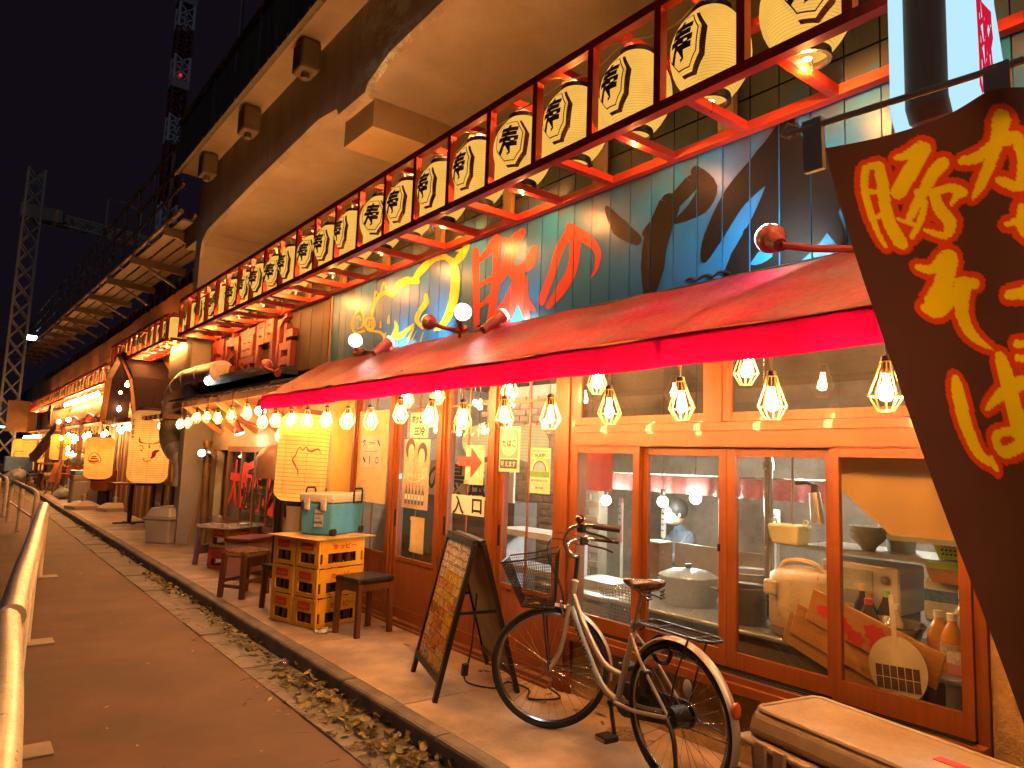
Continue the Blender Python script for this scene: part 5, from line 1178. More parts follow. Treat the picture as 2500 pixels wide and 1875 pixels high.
t, rr = big_lantern('leaning paper lantern with red bun emblem above the white cooler boxes', (2.95, 20.8, 1.40), .32, 1.05, bigp2, 18, tilt=(.10, -.02, 0))
th = math.atan2(-1., -.55)
bun = [([(-.12, -.05), (-.1, .06), (.0, .15), (.1, .06), (.13, -.06), (.05, -.11), (-.06, -.11), (-.12, -.05)], .015)]
bun2 = [([(-.08, -.06), (.0, -.075), (.08, -.05)], .045), ([(-.055, .0), (.05, .0)], .04), ([(-.03, .05), (.03, .055)], .04)]
Ink().strokes(bun, lmap(rr, th), .001, .04).build('bun_outline', ink, t)
Ink().strokes(bun2, lmap(rr, th), .002, .04).build('bun_emblem', redink, t)
t, rr = big_lantern('paper lantern with round red bun emblem further down the row', (2.95, 29.5, 1.62), .29, .9, bigp2, 18)
th = math.atan2(-1., .10)
bunr = [([(.13 * math.cos(a * PI / 6), .10 * math.sin(a * PI / 6)) for a in range(13)], .015)]
Ink().strokes(bunr, lmap(rr, th), .001, .04).build('bun_outline', ink, t)
Ink().strokes([([(-.07, -.03), (.0, -.045), (.07, -.02)], .045), ([(-.04, .03), (.04, .035)], .04)], lmap(rr, th), .002, .04).build('bun_emblem', redink, t)
for k, (xx, yy, lab) in enumerate(((2.75, 42.2, 'farthest pale lantern on the left with ringed mark'), (3.15, 41.0, 'farthest orange lantern on the left with ringed mark beside the brown beam'))):
    t, rr = big_lantern(lab, (xx, yy, 1.20), .5, 1.45, bigp2, 16)
    th = math.atan2(-1., -.4 + .4 * k)
    m = Ink().put(ringp(.15, .18, 0, -.02), lmap(rr, th), .001, .06).put(rect(.2, .03, 0, -.02), lmap(rr, th), .001)
    m.build('ringed_mark', ink, t)
    if k == 0:
        m = Ink()
        for j, ch in enumerate('みんなの'):
            m.put(text_poly(ch, .1, .1, .32, -.12 - .12 * j, .02), lmap(rr, th), .001, .05)
        m.build('lettering', ink, t)

# ================================================================ THE MEAT SHOP NEXT DOOR
plaster = mk('cream plaster', (.50, .40, .25), .85, var=.16, vscale=1.6, bump=.25, bscale=40, dirt=(.3, .2, .1), dirt_amt=.6, dirt_scale=1.8)
brown_w = wood('brown timber', (.17, .065, .022), (.30, .125, .045), 'z', .6)
brown_wy = wood('brown timber y', (.17, .065, .022), (.30, .125, .045), 'y', .6)
orange_w = wood('orange timber', (.36, .17, .055), (.55, .28, .1), 'y', .6)
dark_w = wood('dark plank wood', (.05, .03, .018), (.11, .065, .035), 'z', .65)
galv = mk('galvanised steel', (.50, .44, .36), .42, metal=.25, var=.25, vscale=7, bump=.05, dirt=(.25, .17, .1), dirt_amt=.6, dirt_scale=4)
meat = wthing('meat_shop', 'cream plaster meat shop front with red block letters and a short timber eave', 'shop', (3.4, 10.2, PZ))
MB().box(3.44, 9.52, PZ - .05, 3.56, 12.64, .62).box(3.44, 7.77, PZ - .05, 3.56, 9.52, 2.6).box(3.44, 9.52, 1.68, 3.56, 12.64, 2.6).box(3.44, 12.3, .62, 3.56, 12.64, 1.68).build('wall', plaster, meat)
bb = MB().box(3.33, 7.77, 2.6, 3.45, 12.64, 3.9).build('board_wall', dark_w, meat)
for k in range(27):
    MB().box(3.302 + random.uniform(0, .004), 12.62 - k * .18 - .174, 2.68, 3.328, 12.62 - k * .18, 3.62).build('plank', dark_w, bb)
redl = mk('red block letter', (.19, .02, .012), .55, var=.15, bump=.1)
for j, ch in enumerate('精肉専門店'):
    V, F = text_poly(ch, .66, .76, 0, 0, .032)
    bm = bmesh.new()
    vv = [bm.verts.new((0, -u, v)) for u, v in V]
    for f in F:
        try: bm.faces.new([vv[i] for i in f])
        except ValueError: pass
    bmesh.ops.remove_doubles(bm, verts=bm.verts, dist=1e-5)
    ret = bmesh.ops.extrude_face_region(bm, geom=bm.faces[:])
    bmesh.ops.translate(bm, verts=[g for g in ret['geom'] if isinstance(g, bmesh.types.BMVert)], vec=(-.07, 0, 0))
    bmesh.ops.recalc_face_normals(bm, faces=bm.faces)
    me = bpy.data.meshes.new('block_letter'); bm.to_mesh(me); bm.free(); me.materials.append(redl)
    inst('block_letter', me, meat, (3.30, 11.98 - j * .74, 3.12))
# eave
for k in range(28):
    yy = 12.5 - k * .165
    MB().box(2.80, yy - .05, 2.345, 3.4, yy + .02, 2.415).build('rafter_end', orange_w, meat)
MB().box(2.765, 7.85, 2.32, 2.798, 12.6, 2.40).build('fascia', brown_wy, meat)
MB().add([(2.70, 7.85, 2.42), (3.42, 7.85, 2.60), (3.42, 12.62, 2.60), (2.70, 12.62, 2.42), (2.70, 7.85, 2.45), (3.42, 7.85, 2.63), (3.42, 12.62, 2.63), (2.70, 12.62, 2.45)],
         [(0, 3, 2, 1), (4, 5, 6, 7), (0, 1, 5, 4), (1, 2, 6, 5), (2, 3, 7, 6), (3, 0, 4, 7)]).build('eave_roof', mk('eave sheet', (.05, .04, .035), .6, metal=.4), meat)
for yy in (8.5, 9.5, 10.4, 11.3, 12.1):
    MB().bar((3.43, yy - .0, 1.95), (2.85, yy + .05, 2.36), .06, .075).build('brace', orange_w, meat)
MB().box(2.98, 8.6, 2.635, 3.29, 12.2, 2.70).build('dark_shelf', mk('black shelf', (.02, .02, .022), .4), meat)
MB().box(3.02, 9.6, 2.705, 3.25, 11.0, 2.78).build('light_box', MATS['black shelf'], meat)
# window with red lettering
fr = MB().box(3.40, 9.16, 1.66, 3.47, 11.6, 1.74).box(3.40, 9.16, .60, 3.47, 11.6, .66).box(3.40, 9.16, .66, 3.46, 9.24, 1.66).box(3.40, 11.52, .66, 3.46, 11.6, 1.66)
fr = fr.build('window_frame', brown_w, meat)
for yy in (9.75, 10.33, 10.92):
    MB().box(3.41, yy - .025, .66, 3.46, yy + .025, 1.66).build('mullion', brown_w, fr)
for a, b in ((9.24, 9.725), (9.775, 10.305), (10.355, 10.895), (10.945, 11.52)):
    MB().box(3.425, a, .66, 3.431, b, 1.66).build('pane', glass_clean, fr)
rl = mk('red glass paint', (.68, .05, .025), .5)
for j, ch in enumerate('大阪焼肉'):
    Ink().put(text_poly(ch, .5, .72, 0, 0, .045, .12), face_x(3.418, 11.2 - j * .57, 1.18, .001), 0).build('window_letter', rl, fr)
MB().box(3.9, 9.1, .1, 4.0, 11.7, 2.3).build('inner_wall', mk('shop inner wall', (.16, .14, .12), .8), meat)
for k in range(3):
    MB().box(3.6, 9.3, .75 + k * .3, 3.88, 11.5, .77 + k * .3).build('inner_shelf', mk('steel shelf', (.4, .38, .35), .35, metal=.8), meat)

pts = []
for k in range(45):
    y = 12.2 - k * .1
    pts.append((2.71, y, 2.42 - .05 * abs(math.sin(PI * (y - 8.0) / .52))))
MB().tube(pts, .006, 5).build('bulb_cable', MATS['black cable'], meat, smooth=True)
duct = wthing('exhaust_duct', 'big galvanised duct elbowing out of the shop wall and down', 'duct', (3.1, 13.4, 1.3))
path = [(3.14, 11.3, 2.86), (3.14, 12.2, 2.88), (3.13, 12.9, 2.89), (3.12, 13.45, 2.85), (3.1, 13.9, 2.68), (3.1, 14.12, 2.4), (3.1, 14.15, 2.1), (3.1, 14.08, 1.88), (3.1, 13.8, 1.70), (3.12, 13.4, 1.58), (3.14, 13.1, 1.45), (3.14, 12.98, 1.2), (3.14, 12.97, 1.05)]
def smooth_path(P, n=4):
    out = []
    for i in range(len(P) - 1):
        p0 = Vector(P[max(i - 1, 0)]); p1 = Vector(P[i]); p2 = Vector(P[i + 1]); p3 = Vector(P[min(i + 2, len(P) - 1)])
        for k in range(n):
            t = k / n
            out.append(.5 * (2 * p1 + (p2 - p0) * t + (2 * p0 - 5 * p1 + 4 * p2 - p3) * t * t + (3 * p1 - p0 - 3 * p2 + p3) * t ** 3))
    out.append(Vector(P[-1]))
    return out
sp_ = smooth_path(path)
MB().tube(sp_, .185, 22).build('duct_body', galv, duct, smooth=True)
for k in range(4, len(sp_) - 2, 5):
    d = (sp_[k + 1] - sp_[k - 1]).normalized()
    MB().cyl(sp_[k] - d * .008, sp_[k] + d * .008, .193, n=22).build('seam_band', galv, duct, smooth=True)
pp = wthing('steel_pipe', 'rusty steel pipe with a side branch standing before the plaster wall', 'pipe', (3.3, 12.2, PZ))
MB().cyl((3.3, 12.2, PZ), (3.24, 12.15, 1.78), .06, n=14).build('pipe_body', mk('rusty pipe', (.22, .12, .05), .55, metal=.6, var=.35), pp, smooth=True)
MB().cyl((3.24, 12.17, 1.66), (3.24, 11.75, 1.64), .05, n=12).cyl((3.24, 12.15, 1.76), (3.24, 12.15, 1.82), .075, n=14).build('branch', MATS['rusty pipe'], pp, smooth=True)
for k, (y0, w_, lean, hh) in enumerate(((12.62, .26, .1, 1.5), (13.0, .4, .06, 1.35), (13.5, .35, .04, 2.1))):
    o = thing('leaning_board', ['narrow pale board', 'wide brown board', 'tall dark board'][k] + ' leaning on the wall between duct and white bin', 'board', (3.18, y0, PZ))
    MB().add([(0, 0, 0), (0, w_, 0), (.03, w_, 0), (.03, 0, 0), (lean + .12, 0, hh), (lean + .12, w_, hh), (lean + .15, w_, hh), (lean + .15, 0, hh)], [(0, 1, 2, 3), (4, 7, 6, 5), (0, 4, 5, 1), (1, 5, 6, 2), (2, 6, 7, 3), (3, 7, 4, 0)]).build('board', [orange_w, brown_w, brown_w][k], o)
MB_ = MB().cyl((0, 0, 0), (0, 0, .34), .16, n=22)
o = thing('brown_cylinder', 'round brown vent hood on the wall behind the pig lantern', 'vent', (3.22, 8.75, 1.35))
MB().lathe([(.30, 0), (.30, .25), (.26, .34), (.16, .40), (.02, .42)], n=26, cap0=True).build('hood', mk('brown enamel', (.2, .1, .045), .5, var=.2), o, smooth=True)
MB().cyl((0, 0, -1.2), (0, 0, 0), .045, n=10).build('stand', iron, o)
o = wthing('dark_strap', 'black hanging strap beside the pig lantern', 'strap', (3.0, 7.9, 1.0))
MB().tube([(3.0, 7.92, 1.95), (3.0, 7.93, 1.5), (2.99, 7.96, 1.2), (3.0, 7.93, .95)], .014, 6).build('strap', iron, o)
o = thing('menu_board', 'small dark wooden board on a stand behind the blue cooler', 'board', (3.2, 7.65, PZ))
MB().box(-.02, -.3, .62, .02, .3, 1.18).build('panel', panel_w, o); MB().box(-.02, -.25, 0, .02, -.2, .62).box(-.02, .2, 0, .02, .25, .62).build('legs', brown_w, o)

# ================================================================ BARN-GABLED SHOP AND THE ROW BEYOND
barn = wthing('barn_gable_shop', 'timber bar front with barn-shaped gable and dark roof', 'shop', (3.3, 16.5, PZ))
pale_w = wood('pale plank wood', (.42, .22, .07), (.62, .36, .13), 'z', .6)
wb = MB().box(3.45, 13.0, PZ - .05, 3.8, 21.0, 5.0).build('wall', brown_w, barn)
for k in range(36):
    MB().box(3.40 + random.uniform(0, .02), 20.9 - k * .21 - .2, PZ, 3.449, 20.9 - k * .21, 2.35).build('plank', brown_w if k % 3 else pale_w, wb)
gp = [(18.9, 2.30), (18.55, 3.28), (17.26, 3.67), (15.75, 3.02), (14.9, 2.15)]
roofm = mk('dark purple roof', (.018, .010, .012), .9, var=.2, spec=.1)
for a, b in zip(gp[:-1], gp[1:]):
    m = MB().add([(2.68, a[0], a[1]), (2.68, b[0], b[1]), (3.45, b[0], b[1]), (3.45, a[0], a[1]), (2.68, a[0], a[1] + .05), (2.68, b[0], b[1] + .05), (3.45, b[0], b[1] + .05), (3.45, a[0], a[1] + .05)],
                 [(0, 3, 2, 1), (4, 5, 6, 7), (0, 1, 5, 4), (1, 2, 6, 5), (2, 3, 7, 6), (3, 0, 4, 7)])
    m.build('roof_slope', roofm, barn)
    MB().bar((2.67, a[0], a[1] - .02), (2.67, b[0], b[1] - .02), .06, .12, (1, 0, 0)).build('gable_trim', brown_w, barn)
gb = MB().add([(3.2, y_, z_) for y_, z_ in gp], [(0, 1, 2, 3, 4)]).build('gable_back', pale_w, barn)
yy = 15.0
def gz_at(y):
    for a, b in zip(gp[:-1], gp[1:]):
        if b[0] <= y <= a[0]:
            return a[1] + (b[1] - a[1]) * (y - a[0]) / (b[0] - a[0])
    return 2.2
while yy < 18.8:
    MB().add([(3.185, yy, 2.2), (3.185, yy + .19, 2.2), (3.185, yy + .19, gz_at(min(18.88, yy + .19)) - .01), (3.185, yy, gz_at(yy) - .01), (3.198, yy, 2.2), (3.198, yy + .19, 2.2), (3.198, yy + .19, gz_at(min(18.88, yy + .19)) - .01), (3.198, yy, gz_at(yy) - .01)],
             [(0, 3, 2, 1), (4, 5, 6, 7), (0, 1, 5, 4), (1, 2, 6, 5), (2, 3, 7, 6), (3, 0, 4, 7)]).build('plank', pale_w, gb)
    yy += .2
MB().box(2.75, 13.2, 2.18, 3.44, 19.4, 2.26).build('eave', brown_wy, barn)
for k in range(16):
    MB().box(2.70, 13.4 + k * .38, 2.19, 2.749, 13.47 + k * .38, 2.25).build('rafter_end', orange_w, barn)
o = wthing('grey_casing', 'grey sheet metal casing above the duct beside the concrete pier', 'casing', (3.2, 13.4, 2.9))
MB().box(3.02, 13.0, 2.95, 3.4, 14.3, 3.85).build('casing', mk('grey sheet', (.17, .165, .155), .55, metal=.4, var=.2, dirt=(.08, .06, .05), dirt_amt=.5), o)

def nth(i):
    return '%s' % (ords[i] if i < 25 else ('twenty-sixth', 'twenty-seventh')[i - 25])
def lantern_row(label, frame_label, y0, y1, z0, z1, step, n, scl, grp):
    lantern_frame(frame_label, y0, y1, 2.74, 3.18, z0, z1, step)
    for i in range(n):
        o = copy_tree(proto)
        o.location = (2.93, y0 + .3 + (y1 - y0 - .6) * i / (n - 1), (z0 + z1) / 2 + .02)
        o.rotation_euler = (0, 0, R_(random.uniform(-10, 25)))
        o.scale = (scl,) * 3
        tag(o, label % nth(i), 'lantern', grp)
        if i % 3 == 1:
            lamp(o, -.30, 5 if n < 20 else 34)
        if i % 4 == 2:
            lamp(o, .30, 60)
lantern_row('small glowing paper lantern, %s from the near end of the short red frame', 'short red lantern frame above the barn gable', 13.3, 18.9, 3.55, 3.99, .5, 10, .92, 'lanterns in the short red frame')
lantern_row('tiny glowing paper lantern, %s from the near end of the far red frame', 'far red lantern frame over the corrugated panels', 19.4, 40.5, 3.22, 3.66, .8, 27, .92, 'lanterns in the far red frame')

cor = wthing('corrugated_canopy', 'sloping corrugated metal panels lit by lamps above the far stalls', 'canopy', (3.0, 24, 2.4))
cm = mk('corrugated sheet', (.5, .36, .2), .4, metal=.5, var=.25)
for k in range(4):
    yb_ = 20.6 + k * 1.95
    m = MB().grid(lambda u, v, yb_=yb_: (2.80 + .3 * v + .012 * math.sin(u * 1.8 * 2 * PI / .08), yb_ + u * 1.85, 2.45 + .62 * v), 180, 1)
    m.build('panel', cm, cor)
for k in range(5):
    MB().box(2.78, 20.5 + k * 1.95, 2.42, 3.15, 20.57 + k * 1.95, 2.5).build('rail', orange_w, cor)
far = wthing('timber_stall_row', 'row of brown timber stalls further down the street', 'stalls', (3.5, 31, PZ))
wf = MB().box(3.5, 21.0, PZ - .05, 3.8, 46, 5.0).build('wall', brown_w, far)
for k in range(60):
    MB().box(3.44 + random.uniform(0, .03), 45.8 - k * .41 - .39, PZ, 3.499, 45.8 - k * .41, 2.4).build('plank', [brown_w, pale_w, dark_w, orange_w][(k * 7) % 4], wf)
MB().box(2.9, 20.9, 2.3, 3.44, 45, 2.36).build('eave', brown_wy, far)
for yy in (24.5, 29.0, 33.6, 38.0):
    MB().box(2.9, yy, PZ, 3.0, yy + .12, 2.3).build('post', brown_w, far)
MB().bar((2.7, 36.2, 1.1), (2.9, 29.6, 2.35), .25, .3).build('slanted_beam', orange_w, far)
MB().box(3.2, 44.5, 1.6, 3.3, 46.2, 3.3).build('end_board', orange_w, far)
o = thing('fish_sign', 'tan hanging sheet with a black fish character over the far stalls', 'sign', (2.85, 33.0, 2.45))
MB().box(-.02, -.55, 0, .02, .55, .75).build('sheet', mk('tan sheet', (.42, .27, .12), .7), o)
Ink().put(text_poly('魚', .5, .5, 0, .42, .03), lambda u, v, k=0.: (-.024, -u, v), 0).build('lettering', ink, o)
o = thing('white_canopy', 'pale slanted canopy and white sign at the far left edge', 'canopy', (1.6, 46, 2.6))
MB().add([(-2.2, 0, .1), (.9, 0, .0), (.3, 2, 1.5), (-2.5, 2, 1.9)], [(0, 1, 2, 3)]).build('cloth', mk('grey canopy cloth', (.35, .33, .3), .7), o)
MB().box(.75, -.1, -.3, 1.05, .0, 1.2).build('sign_panel', mk('white panel', (.62, .56, .48), .6), o)
MB().box(-2.3, .0, -.1, .9, .06, -.02).build('lit_strip', em('cold strip light', (.9, 1., 1.), 9), o)
MB().cyl((.9, .05, -2.5), (.9, .05, 0), .04, n=8).build('pole', iron, o)
o = wthing('orange_wall_sheet', 'orange timber sheet wall at the far end of the stalls', 'wall', (3.0, 45, 0))
MB().box(2.0, 44.5, 2.3, 3.2, 44.6, 3.9).build('sheet', orange_w, o)
for (px, py, pz_, rr_, c, lab) in ((2.55, 42.0, 6.9, .22, (.75, .95, 1.), 'cold blue-white floodlight on the far walkway railing'), (.9, 58, 2.6, .3, (.95, 1., 1.), 'cold white lamp at the far left edge of the street'), (.2, 59, 1.2, .18, (.9, 1., .95), 'low white lamp at the far left edge of the street')):
    o = thing('far_floodlight', lab, 'lamp', (px, py, pz_))
    MB().box(-rr_, .02, -rr_ * .6, rr_, .2, rr_ * .6).build('housing', iron, o)
    MB().box(-rr_ * .9, -.02, -rr_ * .5, rr_ * .9, .019, rr_ * .5).build('lens', em('cold lens', (.75, .93, 1.), 14), o)

# festoon bulbs of the far stalls
fb = thing('festoon_bulb', 'x', 'lamp')
MB().lathe([(.012, .06), (.02, .03), (.045, -.02), (.04, -.06), (.002, -.08)], n=10).build('bulb', em('festoon glow', (1., .5, .16), 190), fb, smooth=True)
MB().cyl((0, 0, .05), (0, 0, .13), .018, n=8).build('socket', sock_m, fb)
pts = [(2.95, 14.25, 2.1, 'beside the lower bend of the metal duct'), (2.95, 17.34, 3.32, 'highest inside the barn gable'), (2.95, 17.9, 3.1, 'second from the top inside the barn gable'), (2.95, 18.7, 2.98, 'third from the top inside the barn gable'), (2.95, 18.66, 2.58, 'lowest inside the barn gable'), (2.9, 18.84, 2.24, 'on top of the umbrella pole')]
gen = [(2.9, 18.1, 2.1), (2.9, 17.8, 2.05), (2.9, 17.3, 2.12), (2.9, 16.81, 2.1), (2.9, 19.78, 2.02), (2.9, 20.2, 1.98), (2.9, 21.2, 1.9), (2.9, 21.64, 1.92), (2.9, 22.1, 1.95), (2.9, 22.73, 2.0)] + \
      [(2.9 + .2 * (k % 3), 23.4 + k * .62, 1.98 + .05 * math.sin(k * 1.3)) for k in range(18)] + [(2.9, 36.7 + k * 1.1, 2.05) for k in range(9)] + [(2.9, 25.56, 1.82), (2.9, 26.79, 1.6), (2.9, 26.66, 1.44), (2.9, 25.64, 1.45)] + \
      [(2.78, 20.8 + k * .42, 3.02) for k in range(17)]
for i, q in enumerate([p[:3] for p in pts] + gen):
    o = fb if i == 0 else copy_tree(fb)
    o.location = q
    if i < len(pts):
        tag(o, 'small lit festoon bulb, ' + pts[i][3], 'lamp', 'festoon bulbs of the far stalls')
    else:
        tag(o, 'tiny lit festoon bulb among many over the far stalls', 'lamp', 'festoon bulbs of the far stalls')
for k, yy in enumerate((21.3, 24.2, 25.7, 28.3)):
    make_spot('far red clip spotlight at the foot of the corrugated panels, %s from the right' % ['first', 'second', 'third', 'fourth'][k], (2.72, yy, 2.46), (.5, -.3 if k > 1 else .3, .75) if k < 2 else (-.2, -.9, .1), (2.85, yy + .12, 2.36), 40, (1., .92, .75), .09)

# ================================================================ THINGS ON THE PAVEMENT
# ---- beer crates
yel = mk('yellow crate plastic', (.86, .42, .03), .42, var=.1, bump=.05, dirt=(.45, .18, .02), dirt_amt=.6, dirt_scale=5)
redlab = mk('red crate print', (.55, .05, .02), .5)
redcr = mk('red crate plastic', (.50, .09, .03), .42, var=.12, bump=.05)
bottle_b = mk('brown bottle glass', (.07, .025, .008), .12, var=.1, bump=0, coat=.5)
def crate_parts(t, L, W, H, mat_, words=True, word='ホッピー', bottles=True, lab=None):
    r = .022
    m = MB()
    for a in (-1, 1):
        for b in (-1, 1):
            m.bbox(a * (L / 2) - (r if a > 0 else -0.0) - (0 if a > 0 else 0), b * (W / 2) - (r if b > 0 else 0), 0, a * (L / 2) + (0 if a > 0 else r), b * (W / 2) + (0 if b > 0 else r), H, .005)
    def band(z0, z1, out=0.):
        for b in (-1, 1):
            m.box(-L / 2 + r, b * (W / 2 + out) - (.012 if b > 0 else 0), z0, L / 2 - r, b * (W / 2 + out) + (.012 if b < 0 else 0), z1)
        for a in (-1, 1):
            m.box(a * (L / 2 + out) - (.012 if a > 0 else 0), -W / 2 + r, z0, a * (L / 2 + out) + (.012 if a < 0 else 0), W / 2 - r, z1)
    band(H * .52, H - .012); band(.01, H * .16)
    band(H - .02, H, .004); band(H * .14, H * .18, .004)
    for b in (-1, 1):
        for x in (-L * .36, L * .36):
            m.box(x - .03, b * (W / 2) - (.011 if b > 0 else 0), H * .16, x + .03, b * (W / 2) + (.011 if b < 0 else 0), H * .52)
    for a in (-1, 1):
        for y_ in (-W * .37, W * .37):
            m.box(a * (L / 2) - (.011 if a > 0 else 0), y_ - .018, H * .16, a * (L / 2) + (.011 if a < 0 else 0), y_ + .018, H * .52)
    m.box(-L / 2 + .01, -W / 2 + .01, .006, L / 2 - .01, W / 2 - .01, .016)
    m.build('body', mat_, t)
    if bottles:
        m = MB()
        for i in range(5):
            for j in range(3):
                cx, cy = -L / 2 + L * (i + .5) / 5, -W / 2 + W * (j + .5) / 3
                m.lathe([(.03, .017), (.034, .03), (.034, H * .62), (.015, H * .8), (.014, H * .95)], (cx, cy, 0), 10, cap1=True)
        m.build('bottles', bottle_b, t, smooth=True)
    lf = lambda u, v, k=0.: (u, -W / 2 - .0045 - k, v)
    le = lambda u, v, k=0.: (-L / 2 - .0045 - k, -u, v)
    if words:
        Ink().put(text_poly(word, L * .52, H * .2, .02, H * .75, .03, -.15, keep=False), lf, .001).build('lettering', redlab, t)
        o = Ink().put(rect(W * .52, H * .26, 0, H * .75), le, .001).build('print_patch', redlab, t)
        Ink().put(text_poly(word, W * .40, H * .1, 0, H * .72, .02), le, .002).build('print_letters', mat_, o)
    elif lab:
        o = Ink().put(rect(W * .55, H * .3, 0, H * .74), le, .001).build('print_patch', redlab, t)
        Ink().put(text_poly(lab, W * .45, H * .16, 0, H * .74, .02), le, .002).build('print_letters', mat_, o)
        Ink().strokes([([(-.09, H * .74), (-.03, H * .66), (.05, H * .68), (.1, H * .78)], [.008, .03, .03, .008]), ([(-.06, H * .84), (.08, H * .84)], .02)], lf, .001).build('crest', redlab, t)
CA = R_(17)
cdir = Vector((math.cos(CA), math.sin(CA), 0)); cper = Vector((-math.sin(CA), math.cos(CA), 0))
c0 = thing('beer_crate', 'x', 'crate')
crate_parts(c0, .55, .315, .256, yel)
F0 = Vector((2.645, 6.115, 0))
first = True
for s_, (nm, off) in enumerate((('nearer', 0.), ('rear', .327))):
    for k in range(3):
        o = c0 if first else copy_tree(c0); first = False
        p = F0 + cdir * .275 + cper * (.157 + off)
        o.location = (p.x + random.uniform(-.004, .004), p.y + random.uniform(-.004, .004), PZ + .002 + k * .258)
        o.rotation_euler = (0, 0, CA + random.uniform(-.012, .012))
        tag(o, 'yellow bottle crate, %s of the %s stack under the blue cooler' % (('bottom', 'middle', 'top')[k], nm), 'crate', 'yellow bottle crates under the cooler')
p = F0 + cdir * .29 + cper * .32
o = thing('crate_top_board', 'thin yellowed board lying across the yellow bottle crates', 'board', (p.x, p.y, PZ + .778), CA)
MB().bbox(-.36, -.35, 0, .37, .34, .01, .003).build('sheet', mk('yellowed board', (.55, .34, .10), .6, var=.25), o)
# ---- cooler
blue_c = mk('blue cooler plastic', (.09, .36, .62), .45, var=.12, vscale=6, bump=.1, bscale=90, dirt=(.06, .2, .34), dirt_amt=.6, dirt_scale=5)
whitepl = mk('white plastic', (.62, .55, .45), .45, var=.1, dirt=(.45, .33, .2), dirt_amt=.5)
darkpl = mk('dark plastic', (.02, .018, .018), .45)
KA = R_(33)
o = thing('cooler_box', 'blue wheeled cooler box with white lid on the yellow crates', 'cooler', (2.955, 6.575, PZ + .789), KA)
L, W, H = .56, .36, .30
m = MB()
m.taper((0, 0, .0), (L * .94, W * .92), (0, 0, H), (L, W))
bmv = m.mesh('body', blue_c)
bo = inst('body', bmv, o)
md = bo.modifiers.new('bevel', 'BEVEL'); md.width = .022; md.segments = 3
m = MB().box(-L / 2 - .008, -W / 2 - .008, H, L / 2 + .008, W / 2 + .008, H + .085)
lo = m.build('lid', whitepl, o); md = lo.modifiers.new('bevel', 'BEVEL'); md.width = .018; md.segments = 3
MB().bbox(-L / 2 - .0085, -W / 2 - .0085, H + .028, L / 2 + .0085, W / 2 + .0085, H + .036, .004).build('lid_groove', mk('groove brown', (.2, .12, .08), .6), o)
for yy in (-.09, .09):
    MB().bbox(-L / 2 - .03, yy - .03, H - .07, -L / 2 - .006, yy + .03, H + .04, .006).build('latch', whitepl, o)
    MB().bbox(-L / 2 - .036, yy - .018, H - .06, -L / 2 - .0305, yy + .018, H - .005, .003).build('latch_plate', galv, o)
for x0_, yy in ((.13, -W / 2 - .015), (-.1, W / 2 + .01)):
    MB().tube([(x0_ - .075, yy, H + .0), (x0_ - .075, yy, H + .11), (x0_ - .06, yy, H + .13), (x0_ + .06, yy, H + .13), (x0_ + .075, yy, H + .11), (x0_ + .075, yy, H + .0)], .009, 8).tube([(x0_ - .075, yy, H + .0), (x0_ + .075, yy, H + .0)], .009, 8).build('handle', darkpl, o, smooth=True)
for xx in (-L * .43, L * .43):
    MB().cyl((xx, -W / 2 - .012, .035), (xx, -W / 2 + .03, .035), .035, n=16).build('wheel', darkpl, o, smooth=True)
st_ = Ink().put(rect(.10, .16, 0.04, .16), lambda u, v, k=0.: (-L / 2 * .985 - .008 - k, -u, v), 0).build('sticker', mk('sticker paper', (.5, .48, .45), .6, var=.4, vscale=30), o)
Ink().strokes([([(.0, .2), (.07, .2)], .012), ([(.0, .12), (.07, .12)], .02), ([(.0, .16), (.05, .16)], .008)], lambda u, v, k=0.: (-L / 2 * .985 - .0095 - k, -u, v), 0).build('sticker_print', mk('sticker ink', (.1, .12, .3), .6), st_)

# ---- stools
legw = wood('stool leg wood', (.12, .04, .015), (.2, .075, .025), 'z', .5)
vinyl = mk('black vinyl', (.02, .017, .017), .35, var=.2, bump=.1, bscale=60, coat=.2)
def padded_stool(label, loc, rz, sx, sy, h):
    t = thing('stool', label, 'stool', loc, rz)
    o = MB().bbox(-sx / 2, -sy / 2, h - .045, sx / 2, sy / 2, h, .012).build('seat', vinyl, t, smooth=False)
    for a in (-1, 1):
        for b in (-1, 1):
            MB().bar((a * (sx / 2 - .022), b * (sy / 2 - .022), 0), (a * (sx / 2 - .03), b * (sy / 2 - .03), h - .046), .04, .04, (1, 0, 0)).build('leg', legw, t)
    m = MB()
    for b in (-1, 1):
        m.box(-sx / 2 + .045, b * (sy / 2 - .028) - .01, h - .11, sx / 2 - .045, b * (sy / 2 - .028) + .01, h - .048)
    for a in (-1, 1):
        m.box(a * (sx / 2 - .028) - .01, -sy / 2 + .045, h - .11, a * (sx / 2 - .028) + .01, sy / 2 - .045, h - .048)
    m.build('apron', legw, t)
    return t
padded_stool('black padded wooden stool right of the yellow crates', (2.985, 5.87, PZ), R_(14), .41, .33, .49)
padded_stool('black padded stool half hidden left of the yellow crates', (2.72, 7.18, PZ), R_(10), .30, .27, .43)
t = thing('woven_stool', 'low wooden stool with a woven rush seat', 'stool', (2.62, 7.98, PZ), R_(33))
sx, sy, h = .42, .30, .47
wov = wood('rush weave', (.20, .09, .025), (.42, .22, .07), 'x', .8, 2.5)
wov2 = wood('rush weave across', (.16, .07, .02), (.34, .17, .05), 'y', .8, 2.5)
so = MB().bbox(-sx / 2 + .01, -sy / 2 + .01, h - .05, sx / 2 - .01, sy / 2 - .01, h - .008, .015).build('seat', wov, t)
